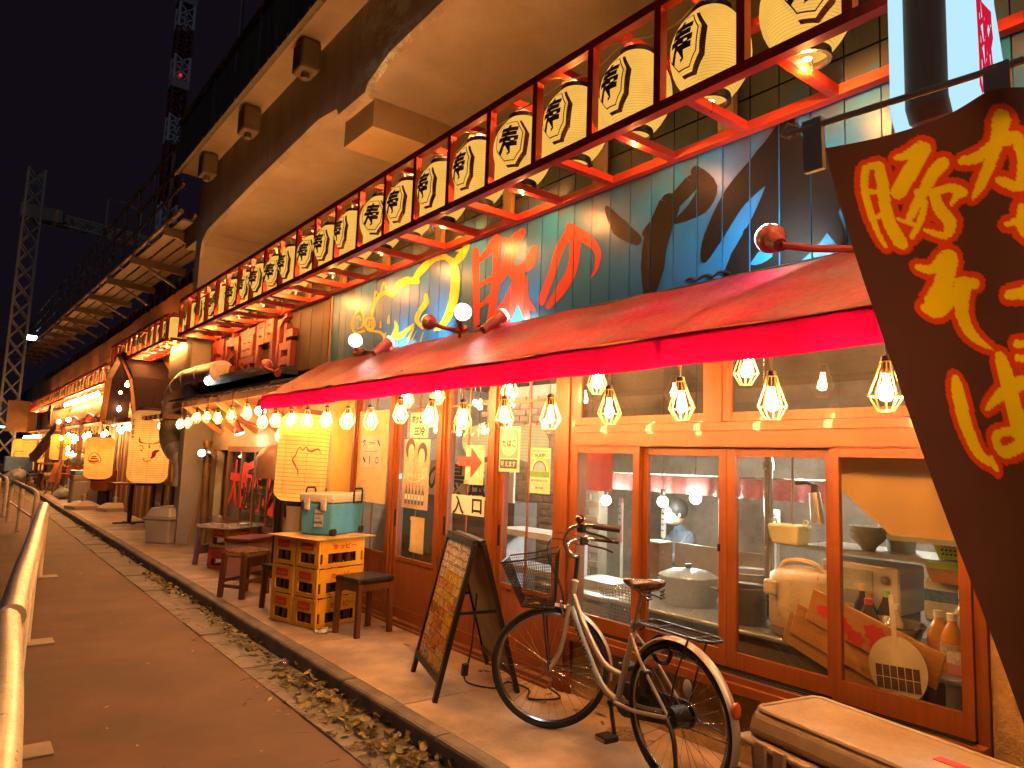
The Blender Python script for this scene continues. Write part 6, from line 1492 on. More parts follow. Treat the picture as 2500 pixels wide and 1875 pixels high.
for k in range(11):
    for j in range(4):
        x = -sx / 2 + .03 + k * .036; y_ = -sy / 2 + .045 + j * .068
        MB().tube([(x, y_ - .034, h - .006), (x, y_ - .016, h + .003 + .004 * ((k + j) % 2)), (x, y_ + .016, h + .003 + .004 * ((k + j) % 2)), (x, y_ + .034, h - .006)], .015, 6).build('rush_strand', wov if (k + j) % 2 else wov2, so, smooth=True)
for a in (-1, 1):
    for b in (-1, 1):
        MB().bar((a * (sx / 2 - .01), b * (sy / 2 - .01), 0), (a * (sx / 2 - .025), b * (sy / 2 - .025), h - .01), .045, .045, (1, 0, 0)).build('leg', legw, t)
for b in (-1, 1):
    MB().bar((-sx / 2 + .03, b * (sy / 2 - .018), .17), (sx / 2 - .03, b * (sy / 2 - .018), .17), .025, .035).build('stretcher', legw, t)
for a in (-1, 1):
    MB().bar((a * (sx / 2 - .018), -sy / 2 + .03, .12), (a * (sx / 2 - .018), sy / 2 - .03, .12), .025, .035).build('stretcher', legw, t)
pink = mk('faded pink plastic', (.52, .23, .18), .55, var=.12, bump=.06)
t = thing('pink_stool', 'faded pink box stool with a dark red top', 'stool', (3.02, 9.05, PZ), R_(36))
m = MB()
for a in (-1, 1):
    m.box(a * .27 - (.03 if a > 0 else 0), -.16, 0, a * .27 + (.03 if a < 0 else 0), .16, .46)
m.box(-.24, -.15, .30, .24, -.12, .46).box(-.24, .12, .30, .24, .15, .46).box(-.24, -.15, .1, .24, -.13, .16)
m.build('frame', pink, t)
MB().bbox(-.3, -.18, .46, .3, .18, .50, .01).build('top', mk('dark red top', (.16, .03, .025), .4), t)
t = thing('purple_stool', 'small mauve plastic stool under the glass-topped crate table', 'stool', (2.93, 10.35, PZ), R_(30))
pur = mk('mauve plastic', (.26, .15, .20), .5)
m = MB()
for a in (-1, 1):
    for b in (-1, 1):
        m.bar((a * .16, b * .13, 0), (a * .13, b * .11, .50), .05, .05, (1, 0, 0))
m.build('legs', pur, t)
MB().bbox(-.17, -.15, .50, .17, .15, .54, .012).build('top', pur, t); MB().bar((-.15, -.125, .2), (.15, -.125, .2), .03, .12).bar((-.15, .125, .2), (.15, .125, .2), .03, .12).build('rails', pur, t)
# crate table
ta = R_(24)
o = thing('beer_crate', 'red bottle crate under the yellow one of the glass-topped crate table', 'crate', (3.08, 9.92, PZ), ta); crate_parts(o, .5, .36, .27, redcr, False, bottles=False, lab='KIRIN')
o = thing('beer_crate', 'yellow bottle crate with red crest under the glass table top', 'crate', (3.08, 9.92, PZ + .272), ta); crate_parts(o, .5, .36, .27, yel, False, bottles=False, lab='KIRIN')
o = thing('glass_table_top', 'clouded sheet laid as table top on the red and yellow crates', 'table top', (3.12, 9.92, PZ + .545), R_(30))
MB().bbox(-.46, -.26, 0, .46, .26, .012, .003).build('sheet', mk('clouded sheet', (.42, .36, .24), .18, var=.2, coat=.3), o)
o = thing('small_dish', 'small white dish on the clouded crate table top', 'dish', (3.2, 9.95, PZ + .558))
MB().lathe([(.02, 0), (.05, .004), (.062, .02), (.058, .021), (.045, .008), (.002, .006)], n=18).build('dish', mk('porcelain', (.75, .72, .65), .2), o, smooth=True)
# paper packet and white slab under the stools
for k, (x, y_, rz, lab) in enumerate(((2.70, 6.02, .3, 'crumpled white paper folded under the front corner of the yellow crates'), (2.52, 6.75, .9, 'small crumpled paper at the left foot of the yellow crates'))):
    o = thing('paper_wad', lab, 'paper', (x, y_, PZ), rz)
    MB().grid(lambda u, v: ((u - .5) * (.16 - .05 * k), (v - .5) * .1, .012 + .018 * math.sin(u * 9 + k) * math.sin(v * 7) + .008 * math.sin(u * 23 + v * 17)), 12, 9).build('paper', mk('crumpled paper', (.55, .50, .42), .8), o)
o = thing('white_slab', 'white panel standing behind the half-hidden padded stool', 'panel', (2.86, 7.5, PZ), .1)
MB().bbox(-.015, -.12, 0, .015, .12, .32, .004).build('panel', whitepl, o)

# ---- white lidded bin
t = thing('storage_bin', 'grey-white lidded bin standing before the leaning boards', 'bin', (2.98, 13.05, PZ), R_(38))
bing = mk('bin plastic', (.46, .40, .31), .5, var=.12, bump=.05, dirt=(.3, .2, .1), dirt_amt=.5)
b_ = inst('body', MB().taper((0, 0, 0), (.56, .42), (0, 0, .40), (.64, .50)).mesh('body', bing), t); md = b_.modifiers.new('bevel', 'BEVEL'); md.width = .03; md.segments = 3
MB().bbox(-.34, -.27, .395, .34, .27, .42, .01).build('rim', bing, t)
l_ = inst('lid', MB().taper((0, 0, .421), (.64, .50), (0, 0, .58), (.50, .38)).mesh('lid', bing), t); md = l_.modifiers.new('bevel', 'BEVEL'); md.width = .03; md.segments = 3
MB().bbox(-.16, -.12, .578, .16, .12, .60, .01).build('lid_panel', mk('tan lid', (.5, .36, .2), .5), t)
# ---- pedestal table
t = thing('pedestal_table', 'dark pedestal table below the bull lantern', 'table', (3.0, 16.6, PZ), R_(8))
MB().bbox(-.42, -.32, .80, .42, .32, .83, .006).build('top', brown_wy, t); MB().box(-.035, -.035, .02, .035, .035, .80).build('post', darkpl, t)
MB().box(-.3, -.03, 0, .3, .03, .025).box(-.03, -.3, 0, .03, .3, .024).build('foot', darkpl, t)
t = thing('far_window', 'dark framed low window of the barn shop behind the pedestal table', 'window', (3.36, 15.6, PZ))
MB().box(0, -.8, 0, .05, -.74, .9).box(0, .74, 0, .05, .8, .9).box(0, -.74, .84, .05, .74, .9).box(0, -.03, 0, .05, .03, .84).build('frame', dark_w, t); MB().box(.02, -.74, 0, .025, .74, .84).build('pane', glass_clean, t)
# ---- umbrella bases
umb = mk('umbrella base plastic', (.60, .50, .36), .5, var=.1, dirt=(.4, .28, .16), dirt_amt=.5)
for k, (x, y_, lab) in enumerate(((2.66, 20.55, 'white parasol base with an empty socket'), (3.24, 19.8, 'white parasol base carrying a thin pole'))):
    t = thing('parasol_base', lab, 'parasol base', (x, y_, PZ), R_(20))
    m = MB().taper((0, 0, 0), (.62, .50), (0, 0, .09), (.64, .52)).taper((0, 0, .0905), (.62, .50), (0, 0, .2), (.30, .24))
    m.build('tank', umb, t)
    MB().cyl((0, 0, .2), (0, 0, .36), .045, n=14).cyl((0, 0, .30), (0, 0, .33), .065, n=14).build('socket', umb, t, smooth=True)
    if k:
        MB().cyl((0, 0, .36), (0, 0, 2.15), .022, n=10).build('pole', mk('pole paint', (.55, .35, .16), .5), t, smooth=True)
# ---- far clutter
t = thing('insulated_box', 'tall grey insulated box with tan lid behind the parasol base', 'box', (2.95, 22.9, PZ), .05)
MB().bbox(-.32, -.28, 0, .32, .28, .62, .03).build('body', bing, t); MB().bbox(-.33, -.29, .62, .33, .29, .76, .02).build('lid', mk('tan lid wood', (.45, .28, .14), .6), t)
t = thing('blue_tray', 'flat blue tray lying on the insulated box', 'tray', (2.97, 22.9, PZ + .762), .1)
MB().bbox(-.33, -.26, 0, .33, .26, .12, .02).build('tray', mk('blue tray plastic', (.16, .35, .55), .4), t); MB().bbox(-.335, -.265, .10, .335, .265, .122, .01).build('rim', MATS['blue tray plastic'], t)
t = thing('wood_paddle', 'brown wooden board tilted against the insulated box', 'board', (3.05, 22.1, PZ), 0)
MB().bar((-.1, 0, .28), (.12, .25, .9), .02, .3, (0, 1, 0)).bar((.12, .25, .9), (.18, .3, 1.1), .02, .12, (0, 1, 0)).bar((-.1, 0, 0), (-.1, 0, .3), .03, .03, (1, 0, 0)).build('board', orange_w, t)
t = thing('red_produce_crate', 'red slatted crate stacked behind the blue tray', 'crate', (3.1, 25.6, PZ + .6), .1)
m = MB()
for z in (0, .12, .24):
    m.box(-.38, -.28, z, .38, -.26, z + .09).box(-.38, .26, z, .38, .28, z + .09).box(-.38, -.26, z, -.36, .26, z + .09).box(.36, -.26, z, .38, .26, z + .09)
m.build('slats', mk('red crate slat', (.45, .07, .02), .5), t); MB().box(-.36, -.26, 0, .36, .26, .02).build('floor', redcr, t)
t = thing('white_drum', 'white box under the red slatted crate', 'box', (3.1, 25.6, PZ), .1); MB().bbox(-.3, -.26, 0, .3, .26, .6, .04).build('body', whitepl, t); MB().bbox(-.31, -.27, .52, .31, .27, .55, .01).build('rim', whitepl, t)
def bag(label, loc, s_, mat_):
    t = thing('plastic_bag', label, 'bag', loc)
    def fn(u, v):
        a = 2 * PI * u; q = v
        r = s_ * (math.sin(PI * min(1., q * 1.02)) ** .6) * (1 + .10 * math.sin(a * 5 + q * 9) + .06 * math.sin(a * 11 - q * 13)) * (1 - .25 * q)
        return (r * math.cos(a), r * math.sin(a), s_ * 1.25 * q + .02 * math.sin(a * 3))
    MB().grid(fn, 28, 12).build('bag', mat_, t, smooth=True)
    MB().tube([(0, 0, s_ * 1.2), (.02, 0, s_ * 1.35), (.05, .02, s_ * 1.45)], [.03, .02, .05], 8).build('knot', mat_, t, smooth=True)
bagm = mk('milky bag plastic', (.5, .52, .42), .3, var=.2, trans=.2)
bag('tied pale green bag on the red slatted crate', (3.1, 25.6, PZ + .97), .30, bagm)
bag('pale plastic bag slumped on the pavement beside the insulated box', (2.66, 24.6, PZ), .26, bagm)
bag('white plastic bag before the blue box at the far left', (2.2, 35.5, PZ), .45, mk('white bag plastic', (.62, .65, .62), .3, trans=.2))
t = thing('blue_box', 'blue plastic box behind the white bag at the far left', 'box', (2.25, 37.0, PZ + .4), 0)
MB().bbox(-.5, -.35, 0, .5, .35, .62, .03).build('body', MATS['blue tray plastic'], t); MB().bbox(-.48, -.33, -.4, .48, .33, -.001, .03).build('lower_crate', MATS['dark plastic'], t)
t = thing('ladder_sign', 'leaning narrow wooden easel sign beyond the red slatted crate', 'easel', (2.7, 27.0, PZ), .3)
MB().bar((-.2, -.25, 0), (.1, -.1, 1.1), .05, .05).bar((-.2, .25, 0), (.1, .1, 1.1), .05, .05).build('rails', brown_w, t); MB().bar((-.1, 0, .35), (.07, 0, .98), .34, .02, (0, 1, 0)).build('panel', panel_w, t)
for k, (x, y_, lab) in enumerate(((2.68, 29.2, 'round-legged dark stool beside the easel sign'), (2.4, 31.0, 'dark square stool furthest from the easel sign'), (2.9, 31.8, 'dark stool under the orange far table'))):
    padded_stool(lab, (x, y_, PZ), .2 * k, .4, .4, .5)
for k, (x, y_, z, lab) in enumerate(((3.0, 30.2, .55, 'lower orange timber table among the far stools'), (3.1, 33.6, .85, 'higher orange timber counter at the far stalls'))):
    t = thing('far_table', lab, 'table', (x, y_, PZ)); MB().bbox(-.45, -.8, z - .05, .45, .8, z, .01).build('top', orange_w, t)
    m = MB()
    for a in (-1, 1):
        for b in (-1, 1):
            m.box(a * .38 - .03, b * .7 - .03, 0, a * .38 + .03, b * .7 + .03, z - .05)
    m.build('legs', brown_w, t)['kind'] = 'stuff'
t = thing('red_chair', 'rust-red rounded seat behind the parasol pole', 'chair', (3.2, 21.3, PZ), .3)
MB().lathe([(.02, .42), (.26, .42), (.32, .5), (.33, .95), (.30, .97), (.28, .52), (.02, .48)], n=20).build('seat', mk('rust upholstery', (.36, .1, .03), .7), t, smooth=True); MB().cyl((0, 0, 0), (0, 0, .42), .14, n=12).build('foot', darkpl, t)

# ---- A-frame menu sign
def menu_mat():
    m, nt, out = _new('menu print')
    vec = _coords(nt, (1, 1, 1), False)
    vo = nt.nodes.new('ShaderNodeTexVoronoi'); vo.inputs['Scale'].default_value = 13; vo.feature = 'F1'; nt.links.new(vec, vo.inputs['Vector'])
    n = _noise(nt, vec, 9, 6, .7)
    c = _ramp(nt, n, [(.30, (.30, .05, .015)), (.42, (.62, .22, .03)), (.52, (.75, .42, .06)), (.6, (.65, .50, .32)), (.72, (.25, .06, .02))])
    c2 = _ramp(nt, vo.outputs['Distance'], [(.0, (.9, .8, .6)), (.2, (.7, .3, .05)), (.5, (.25, .06, .02)), (.7, (.8, .7, .5))])
    sp = nt.nodes.new('ShaderNodeSeparateXYZ'); nt.links.new(vec, sp.inputs[0])
    mx = nt.nodes.new('ShaderNodeMixRGB'); mx.inputs['Fac'].default_value = .45; nt.links.new(c, mx.inputs['Color1']); nt.links.new(c2, mx.inputs['Color2'])
    wv = _ramp(nt, _noise(nt, vec, 3.2, 2), [(.48, (1., .95, .9)), (.56, (1., .62, .22))])
    m2 = nt.nodes.new('ShaderNodeMixRGB'); m2.blend_type = 'MULTIPLY'; m2.inputs['Fac'].default_value = .8; nt.links.new(mx.outputs['Color'], m2.inputs['Color1']); nt.links.new(wv, m2.inputs['Color2'])
    p = nt.nodes.new('ShaderNodeBsdfPrincipled'); p.inputs['Roughness'].default_value = .25; nt.links.new(m2.outputs['Color'], p.inputs['Base Color'])
    nt.links.new(p.outputs['BSDF'], out.inputs['Surface'])
    return m
t = wthing('a_frame_sign', 'black A-frame menu sign with orange food print before the doors', 'sign', (3.0, 4.3, PZ))
blk_al = mk('black aluminium', (.018, .017, .017), .35, metal=.5)
A0, A1 = Vector((2.77, 4.62, PZ)), Vector((2.555, 3.98, PZ))
B0, B1 = Vector((3.345, 4.50, PZ)), Vector((3.13, 3.86, PZ))
T0, T1 = (A0 + B0) / 2 + Vector((0, 0, .98)), (A1 + B1) / 2 + Vector((0, 0, .98))
T0 += Vector((-.03, .0, 0)); T1 += Vector((-.03, .0, 0))
def aframe(P0, P1, Q0, Q1, nm, sgn, pm):
    up0 = (Q0 - P0); along = (P1 - P0).normalized(); nrm = along.cross(up0.normalized()).normalized()
    nb = nrm
    m = MB().bar(P0, Q0, .035, .03, nb).bar(P1, Q1, .035, .03, nb).bar(Q0, Q1, .05, .035, nb).bar(P0 + up0 * .13, P1 + (Q1 - P1) * .13, .045, .03, nb)
    m.build(nm, blk_al, t)
    a, b = P0 + up0 * .15 + along * .017, P1 + (Q1 - P1) * .15 - along * .017
    c, d = Q1 - (Q1 - P1) * .03 - along * .017, Q0 - up0 * .03 + along * .017
    off = nb * .004
    MB().add([a + off, b + off, c + off, d + off, a - off, b - off, c - off, d - off], [(0, 1, 2, 3), (7, 6, 5, 4), (0, 4, 5, 1), (1, 5, 6, 2), (2, 6, 7, 3), (3, 7, 4, 0)]).build(nm.replace('frame', 'print'), pm, t)
sh_ = Vector((.035, .0, 0))
mprint = menu_mat()
aframe(A0, A1, T0 - sh_, T1 - sh_, 'front_frame', 1, mprint)
U0 = T0 - sh_; U1 = T1 - sh_
def amap(u, v, k=0.):
    a = A0 + (A1 - A0) * u; b = U0 + (U1 - U0) * u
    n_ = (A1 - A0).cross(U0 - A0).normalized()
    if n_.x > 0: n_ = -n_
    return a + (b - a) * v + n_ * (.006 + k)
rt = random.Random(5)
tiles = [mk('menu tile %d' % k, c, .3, var=.55, vscale=26) for k, c in enumerate(((.66, .36, .05), (.55, .2, .04), (.62, .52, .42), (.35, .1, .03), (.7, .48, .12), (.45, .33, .26)))]
vv_ = .165
while vv_ < .93:
    hh_ = rt.uniform(.045, .085); uu_ = .06
    while uu_ < .9:
        ww_ = rt.uniform(.14, .34); ww_ = min(ww_, .94 - uu_)
        o_ = Ink().put(rect(ww_ - .015, hh_ - .008, uu_ + ww_ / 2, vv_ + hh_ / 2), amap, .0005).build('menu_picture', tiles[2 if vv_ > .72 else rt.choice((0, 1, 3, 4, 4, 0, 5))], t)
        if rt.random() < .6:
            Ink().put(rect(ww_ * .7, hh_ * .12, uu_ + ww_ / 2, vv_ + hh_ * .2), amap, .0012).build('menu_line', tiles[2] if vv_ < .72 else darkpl, o_)
        uu_ += ww_
    vv_ += hh_
aframe(B0, B1, T0 + sh_, T1 + sh_, 'rear_frame', -1, mk('grey back sheet', (.30, .24, .18), .5))
MB().bar((A1 * .45 + T1 * .55), (B1 * .45 + T1 * .55), .012, .02).bar((A0 * .45 + T0 * .55), (B0 * .45 + T0 * .55), .012, .02).build('hinge_stay', blk_al, t)
o = wthing('power_cable', 'black cable with plug trailing from the A-frame sign over the pavement', 'cable', (3.1, 4.2, PZ))
MB().tube(smooth_path([(3.08, 4.3, .7), (3.05, 4.3, .3), (3.0, 4.3, .14), (2.95, 4.15, .128), (3.05, 3.98, .128), (3.2, 4.05, .128), (3.22, 3.85, .128), (3.1, 3.7, .128), (3.28, 3.6, .128), (3.36, 3.8, .128)]), .006, 6).build('cord', MATS['black cable'], o, smooth=True)
MB().bar((3.0, 4.3, .14), (3.0, 4.29, .22), .03, .04).build('plug', darkpl, o)
# ---- valve cover
o = thing('valve_cover', 'small round patterned iron cover set in the pavement behind the bicycle', 'cover', (3.2, 2.95, PZ))
m = MB().lathe([(.001, .003), (.085, .003), (.09, .0045), (.11, .0045), (.112, .001)], n=30).build('plate', mk('cover iron', (.28, .2, .14), .5, metal=.5, var=.3), o)
m = MB()
for k in range(8):
    a = k * PI / 4
    m.bar((.03 * math.cos(a), .03 * math.sin(a), .004), (.075 * math.cos(a), .075 * math.sin(a), .004), .012, .006)
m.build('pattern', MATS['cover iron'], o)

# ---- near storage box
t = thing('storage_box', 'large stained cream storage box with red sticker at the lower right', 'storage box', (3.03, 1.42, PZ), R_(-10))
creamp = mk('cream box plastic', (.48, .35, .21), .5, var=.12, vscale=3, bump=.08, bscale=60, dirt=(.38, .22, .08), dirt_amt=.75, dirt_scale=4)
L, W = .46, 1.02
b_ = inst('body', MB().taper((0, 0, 0), (L * .88, W * .92), (0, 0, .335), (L * .96, W * .97)).mesh('body', mk('grey box plastic', (.36, .33, .3), .5, var=.1)), t); md = b_.modifiers.new('bevel', 'BEVEL'); md.width = .03; md.segments = 3
f_ = inst('flange', MB().taper((0, 0, .335), (L + .05, W + .05), (0, 0, .365), (L + .05, W + .05)).mesh('flange', creamp), t); md = f_.modifiers.new('bevel', 'BEVEL'); md.width = .025; md.segments = 3
l_ = inst('lid', MB().taper((0, 0, .365), (L - .005, W - .005), (0, 0, .49), (L - .045, W - .06)).mesh('lid', creamp), t); md = l_.modifiers.new('bevel', 'BEVEL'); md.width = .04; md.segments = 4
def rimpath(a, b, z, r=.04):
    P = []
    for cx, cy, a0 in ((a - r, b - r, 0), (-a + r, b - r, 90), (-a + r, -b + r, 180), (a - r, -b + r, 270)):
        for k in range(6):
            q = R_(a0 + k * 18); P.append((cx + r * math.cos(q), cy + r * math.sin(q), z))
    return P
MB().tube(rimpath(L / 2 - .035, W / 2 - .045, .484, .045), .013, 8, closed=True).build('lid_rim', creamp, t, smooth=True)
MB().box(-.02, -.40, .4905, .03, -.22, .4925).build('sticker', mk('red sticker', (.66, .05, .02), .45), t)
for yy in (.28, .38):
    MB().bbox(-L / 2 - .04, yy - .03, .28, -L / 2 - .018, yy + .03, .375, .005).build('clip', creamp, t)

# ================================================================ BICYCLE
silver = mk('silver frame paint', (.56, .48, .38), .34, metal=.45, var=.04, bump=0, coat=.2)
chrome = mk('chrome', (.6, .56, .5), .2, metal=.95, var=.1, bump=0)
rubber = mk('tyre rubber', (.015, .014, .014), .75, var=.2, bump=.2, bscale=200)
blackp = mk('black bike parts', (.016, .015, .015), .4, var=.2, bump=0)
brownv = mk('brown saddle vinyl', (.10, .04, .018), .3, var=.25, bump=.08, coat=.3)
WR = .345
bk = thing('bicycle', 'silver city bicycle with front basket parked before the kitchen windows', 'bicycle', (2.862, 2.30, PZ), R_(84.2))
def circ(c, r, n, ax='y', a0=0, a1=2 * PI, closed=True):
    P = []
    for k in range(n if closed else n + 1):
        a = a0 + (a1 - a0) * k / n
        P.append((c[0] + r * math.cos(a), c[1], c[2] + r * math.sin(a)))
    return P
def wheel(root, c, name, xf=lambda p: p):
    X = lambda P: [xf(p) for p in P]
    w = MB().tube(X(circ(c, WR - .016, 48)), .017, 8, closed=True).build(name, rubber, root, smooth=True)
    MB().tube(X(circ(c, WR - .038, 48)), .011, 6, closed=True).build('rim', chrome, w, smooth=True)
    m = MB()
    for k in range(32):
        a = 2 * PI * k / 32; s_ = 1 if k % 2 else -1
        da = .42 * (1 if (k // 2) % 2 else -1)
        m.tube([xf((c[0] + .022 * math.cos(a + da * 3), c[1] + s_ * .03, c[2] + .022 * math.sin(a + da * 3))), xf((c[0] + (WR - .042) * math.cos(a), c[1], c[2] + (WR - .042) * math.sin(a)))], .0012, 4, caps=False)
    sp = m.build('spokes', chrome, w); sp['kind'] = 'stuff'
    MB().cyl(xf((c[0], -.045, c[2])), xf((c[0], .045, c[2])), .02, n=12).cyl(xf((c[0], -.06, c[2])), xf((c[0], .06, c[2])), .007, n=8).build('hub', chrome, w, smooth=True)
    return w
RA = (0, 0, WR); BB = (.44, 0, .29); ST = (.315, 0, .70)
wheel(bk, RA, 'rear_wheel')
# frame
fr_ = MB()
fr_.tube([(.445, 0, .27), ST], .017, 12)
fr_.tube(smooth_path([(.868, 0, .70), (.74, 0, .52), (.58, 0, .34), BB]), .019, 12)
fr_.tube(smooth_path([(.852, 0, .78), (.72, 0, .60), (.56, 0, .455), (.395, 0, .43)]), .0155, 12)
fr_.tube([(.88, 0, .665), (.835, 0, .855)], .021, 14)
fr_.cyl((.44, -.038, .29), (.44, .038, .29), .024, n=14)
fr_.build('frame', silver, bk, smooth=True)
m = MB()
for s_ in (-1, 1):
    m.tube(smooth_path([(.43, s_ * .03, .29), (.25, s_ * .045, .30), (.0, s_ * .058, WR)]), .0105, 8)
    m.tube(smooth_path([(.325, s_ * .015, .66), (.2, s_ * .05, .54), (.0, s_ * .058, WR)]), .0085, 8)
m.build('stays', silver, bk, smooth=True)
V_, F_ = text_poly('CANTRUST', .30, .028, 0, 0, .02)
dt0, dt1 = Vector((.845, 0, .665)), Vector((.62, 0, .385))
dd = (dt1 - dt0).normalized(); dn_ = Vector((dd.z, 0, -dd.x))
Ink().add([dt0 + dd * (.19 + u) + dn_ * v * 1.0 + Vector((0, .0205, 0)) for u, v in [(a, -b) for a, b in V_]], F_).build('frame_lettering', mk('grey decal', (.1, .085, .07), .4), bk)
MB().tube([ST, (.262, 0, .875)], .0135, 12).build('seat_post', chrome, bk, smooth=True)
MB().cyl((.318, 0, .69), (.308, 0, .72), .022, n=12).bar((.30, -.03, .705), (.30, .03, .705), .012, .012).build('seat_clamp', chrome, bk, smooth=True)
def saddle(u, v):
    a = 2 * PI * u
    e = math.sin(PI * min(1., max(0., v))) ** .35                      # closes both ends
    x = -.135 + .285 * v
    w = (.02 + .078 * max(0., 1 - (v / .72) ** 1.6) ** .8) if v < .72 else .02
    top = .020 + .012 * (1 - v); low = .042 * (1 - .45 * v)
    cz = .915 + .034 * (1 - v) ** 2.2 + .016 * max(0., v - .55)
    s_ = math.sin(a); c_ = math.cos(a)
    return (.262 + x, w * e * (abs(c_) ** .7) * (1 if c_ > 0 else -1), cz + e * (top * s_ if s_ > 0 else low * s_))
MB().grid(saddle, 28, 22).build('saddle', brownv, bk, smooth=True)
m = MB()
for s_ in (-1, 1):
    m.tube([(.16 + .012 * math.cos(t_ * 1.2), s_ * .045 + .012 * math.sin(t_ * 1.2), .86 + .0035 * t_) for t_ in range(16)], .0035, 5)
    m.tube([(.36, s_ * .012, .905), (.27, s_ * .02, .885), (.16, s_ * .045, .865)], .004, 5)
m.build('saddle_springs', blackp, bk, smooth=True)
# rear mudguard, rack
def guard(root, c, a0, a1, name, xf=lambda p: p, mat_=silver):
    def fn(u, v):
        a = a0 + (a1 - a0) * u; t_ = (v - .5) * 2
        r = WR + .022 - .014 * t_ * t_
        return xf((c[0] + r * math.cos(a), c[1] + t_ * .027, c[2] + r * math.sin(a)))
    return MB().grid(fn, 40, 6).build(name, mat_, root, smooth=True)
guard(bk, RA, R_(38), R_(198), 'rear_mudguard')
MB().ball((-.352, 0, .475), .028, sc=(.55, 1, 1.35)).build('rear_reflector', mk('orange reflector', (.62, .1, .02), .15, coat=.6), bk, smooth=True)
a = R_(198)
MB().bbox(-.375, -.026, .20, -.33, .026, .24, .008).build('mud_flap', blackp, bk)
m = MB()
for s_ in (-1, 1):
    m.tube([(-.345, s_ * .028, .335), (-.15, s_ * .055, .34), (0, s_ * .062, WR)], .003, 6)
m.build('guard_stay', blackp, bk)
m = MB()
rk = [(.235, -.05), (.20, -.065), (-.20, -.07), (-.245, -.03), (-.245, .03), (-.20, .07), (.20, .065), (.235, .05)]
m.tube([(x, y_, .745) for x, y_ in rk], .0065, 6, closed=True)
for y_ in (-.025, .025):
    m.tube([(.225, y_, .745), (-.235, y_, .745)], .0045, 5)
m.tube([(.1, -.065, .745), (.1, .065, .745)], .005, 5).tube([(-.15, -.065, .745), (-.15, .065, .745)], .005, 5)
for s_ in (-1, 1):
    m.tube([(-.13, s_ * .068, .742), (-.05, s_ * .072, .55), (0, s_ * .066, WR)], .005, 6)
    m.tube([(.235, s_ * .04, .745), (.30, s_ * .02, .68)], .005, 6)
m.build('rear_rack', blackp, bk, smooth=True)
# chain case, crank, pedals
m = MB()
P = []
for k in range(13):
    t_ = PI / 2 + PI * k / 12; P.append((.0 + .065 * math.cos(t_), WR + .065 * math.sin(t_)))
for k in range(13):
    t_ = -PI / 2 + PI * k / 12; P.append((.44 + .09 * math.cos(t_), .29 + .09 * math.sin(t_)))
m.prism(P, lambda u, v, d: (u, -.05 - d, v), .016)
m.build('chain_case', blackp, bk)
MB().tube([(.44, .05, .29), (.385, .062, .14)], .011, 8).tube([(.44, -.068, .29), (.495, -.075, .44)], .011, 8).cyl((.44, -.08, .29), (.44, .06, .29), .012, n=10).build('crank', blackp, bk, smooth=True)
for (x, y_, z) in ((.385, .115, .14), (.495, -.125, .44)):
    MB().bbox(x - .045, y_ - .045, z - .013, x + .045, y_ + .045, z + .013, .005).build('pedal', blackp, bk)
    MB().box(x - .035, y_ + .0455, z - .007, x + .035, y_ + .0475, z + .007).build('pedal_reflector', mk('pedal amber', (.5, .25, .08), .3), bk)
MB().cyl((0, -.04, WR), (0, .055, WR), .05, n=18).build('hub_brake', blackp, bk, smooth=True)
MB().tube(smooth_path([(.0, .075, WR), (-.06, .085, .26), (-.11, .12, .06), (-.10, .16, .012)]), .011, 8).build('kickstand', blackp, bk, smooth=True)
MB().tube(circ((.115, 0, .63), .065, 18, a0=R_(30), a1=R_(330), closed=False), .012, 8).build('ring_lock', blackp, bk, smooth=True)
MB().bbox(.155, .02, .40, .20, .075, .52, .008).build('wheel_lock_box', blackp, bk)
MB().ball((-.08, .02, .50), .035, sc=(.8, .25, 1.2)).build('spoke_reflector', mk('clear reflector', (.55, .5, .42), .2), bk, smooth=True)
# front assembly, steered to the left
SA = R_(50); SP = (.885, 0)
def st(p):
    x, y_, z = p
    rx = x - .0
    return (SP[0] + rx * math.cos(SA) - y_ * math.sin(SA), SP[1] + rx * math.sin(SA) + y_ * math.cos(SA), z)
S = lambda P: [st(p) for p in P]
FAx = (.105, 0, WR)
wheel(bk, FAx, 'front_wheel', st)
m = MB()
for s_ in (-1, 1):
    m.tube(S(smooth_path([(.0, s_ * .045, .70), (.02, s_ * .05, .55), (.055, s_ * .055, .42), (.105, s_ * .058, WR)])), [.014] * 4 + [.0135] * 4 + [.011] * 5, 10)
m.tube(S([(-.0, -.045, .70), (.0, .045, .70)]), .015, 8)
m.build('fork', silver, bk, smooth=True)
guard(bk, FAx, R_(-8), R_(88), 'front_mudguard', lambda p: st((2 * FAx[0] - p[0], p[1], p[2])))
m = MB()
for s_ in (-1, 1):
    m.tube(S([(.105, s_ * .062, WR), (-.235, s_ * .03, WR - .02)]), .003, 5)
    m.tube(S([(.105, s_ * .066, WR), (.13, s_ * .07, .52), (.15, s_ * .10, .72)]), .0055, 6)
m.build('front_stays', blackp, bk, smooth=True)
MB().tube(S([(-.03, 0, .84), (-.045, 0, .995)]), .0125, 10).build('stem', blackp, bk, smooth=True)
MB().cyl(st((-.02, 0, .80)), st((-.03, 0, .845)), .024, n=14).build('headset', chrome, bk, smooth=True)
m = MB()
bar_ = [(-.045, 0, .995)]
for s_ in (-1, 1):
    m.tube(S(smooth_path([(-.045, 0, .985), (.0, s_ * .05, 1.0), (.03, s_ * .13, 1.06 + .03 * s_), (-.02, s_ * .22, 1.12 + .055 * s_), (-.12, s_ * .255, 1.13 + .06 * s_), (-.27, s_ * .27, 1.12 + .06 * s_)])), .011, 10)
m.build('handlebar', chrome, bk, smooth=True)
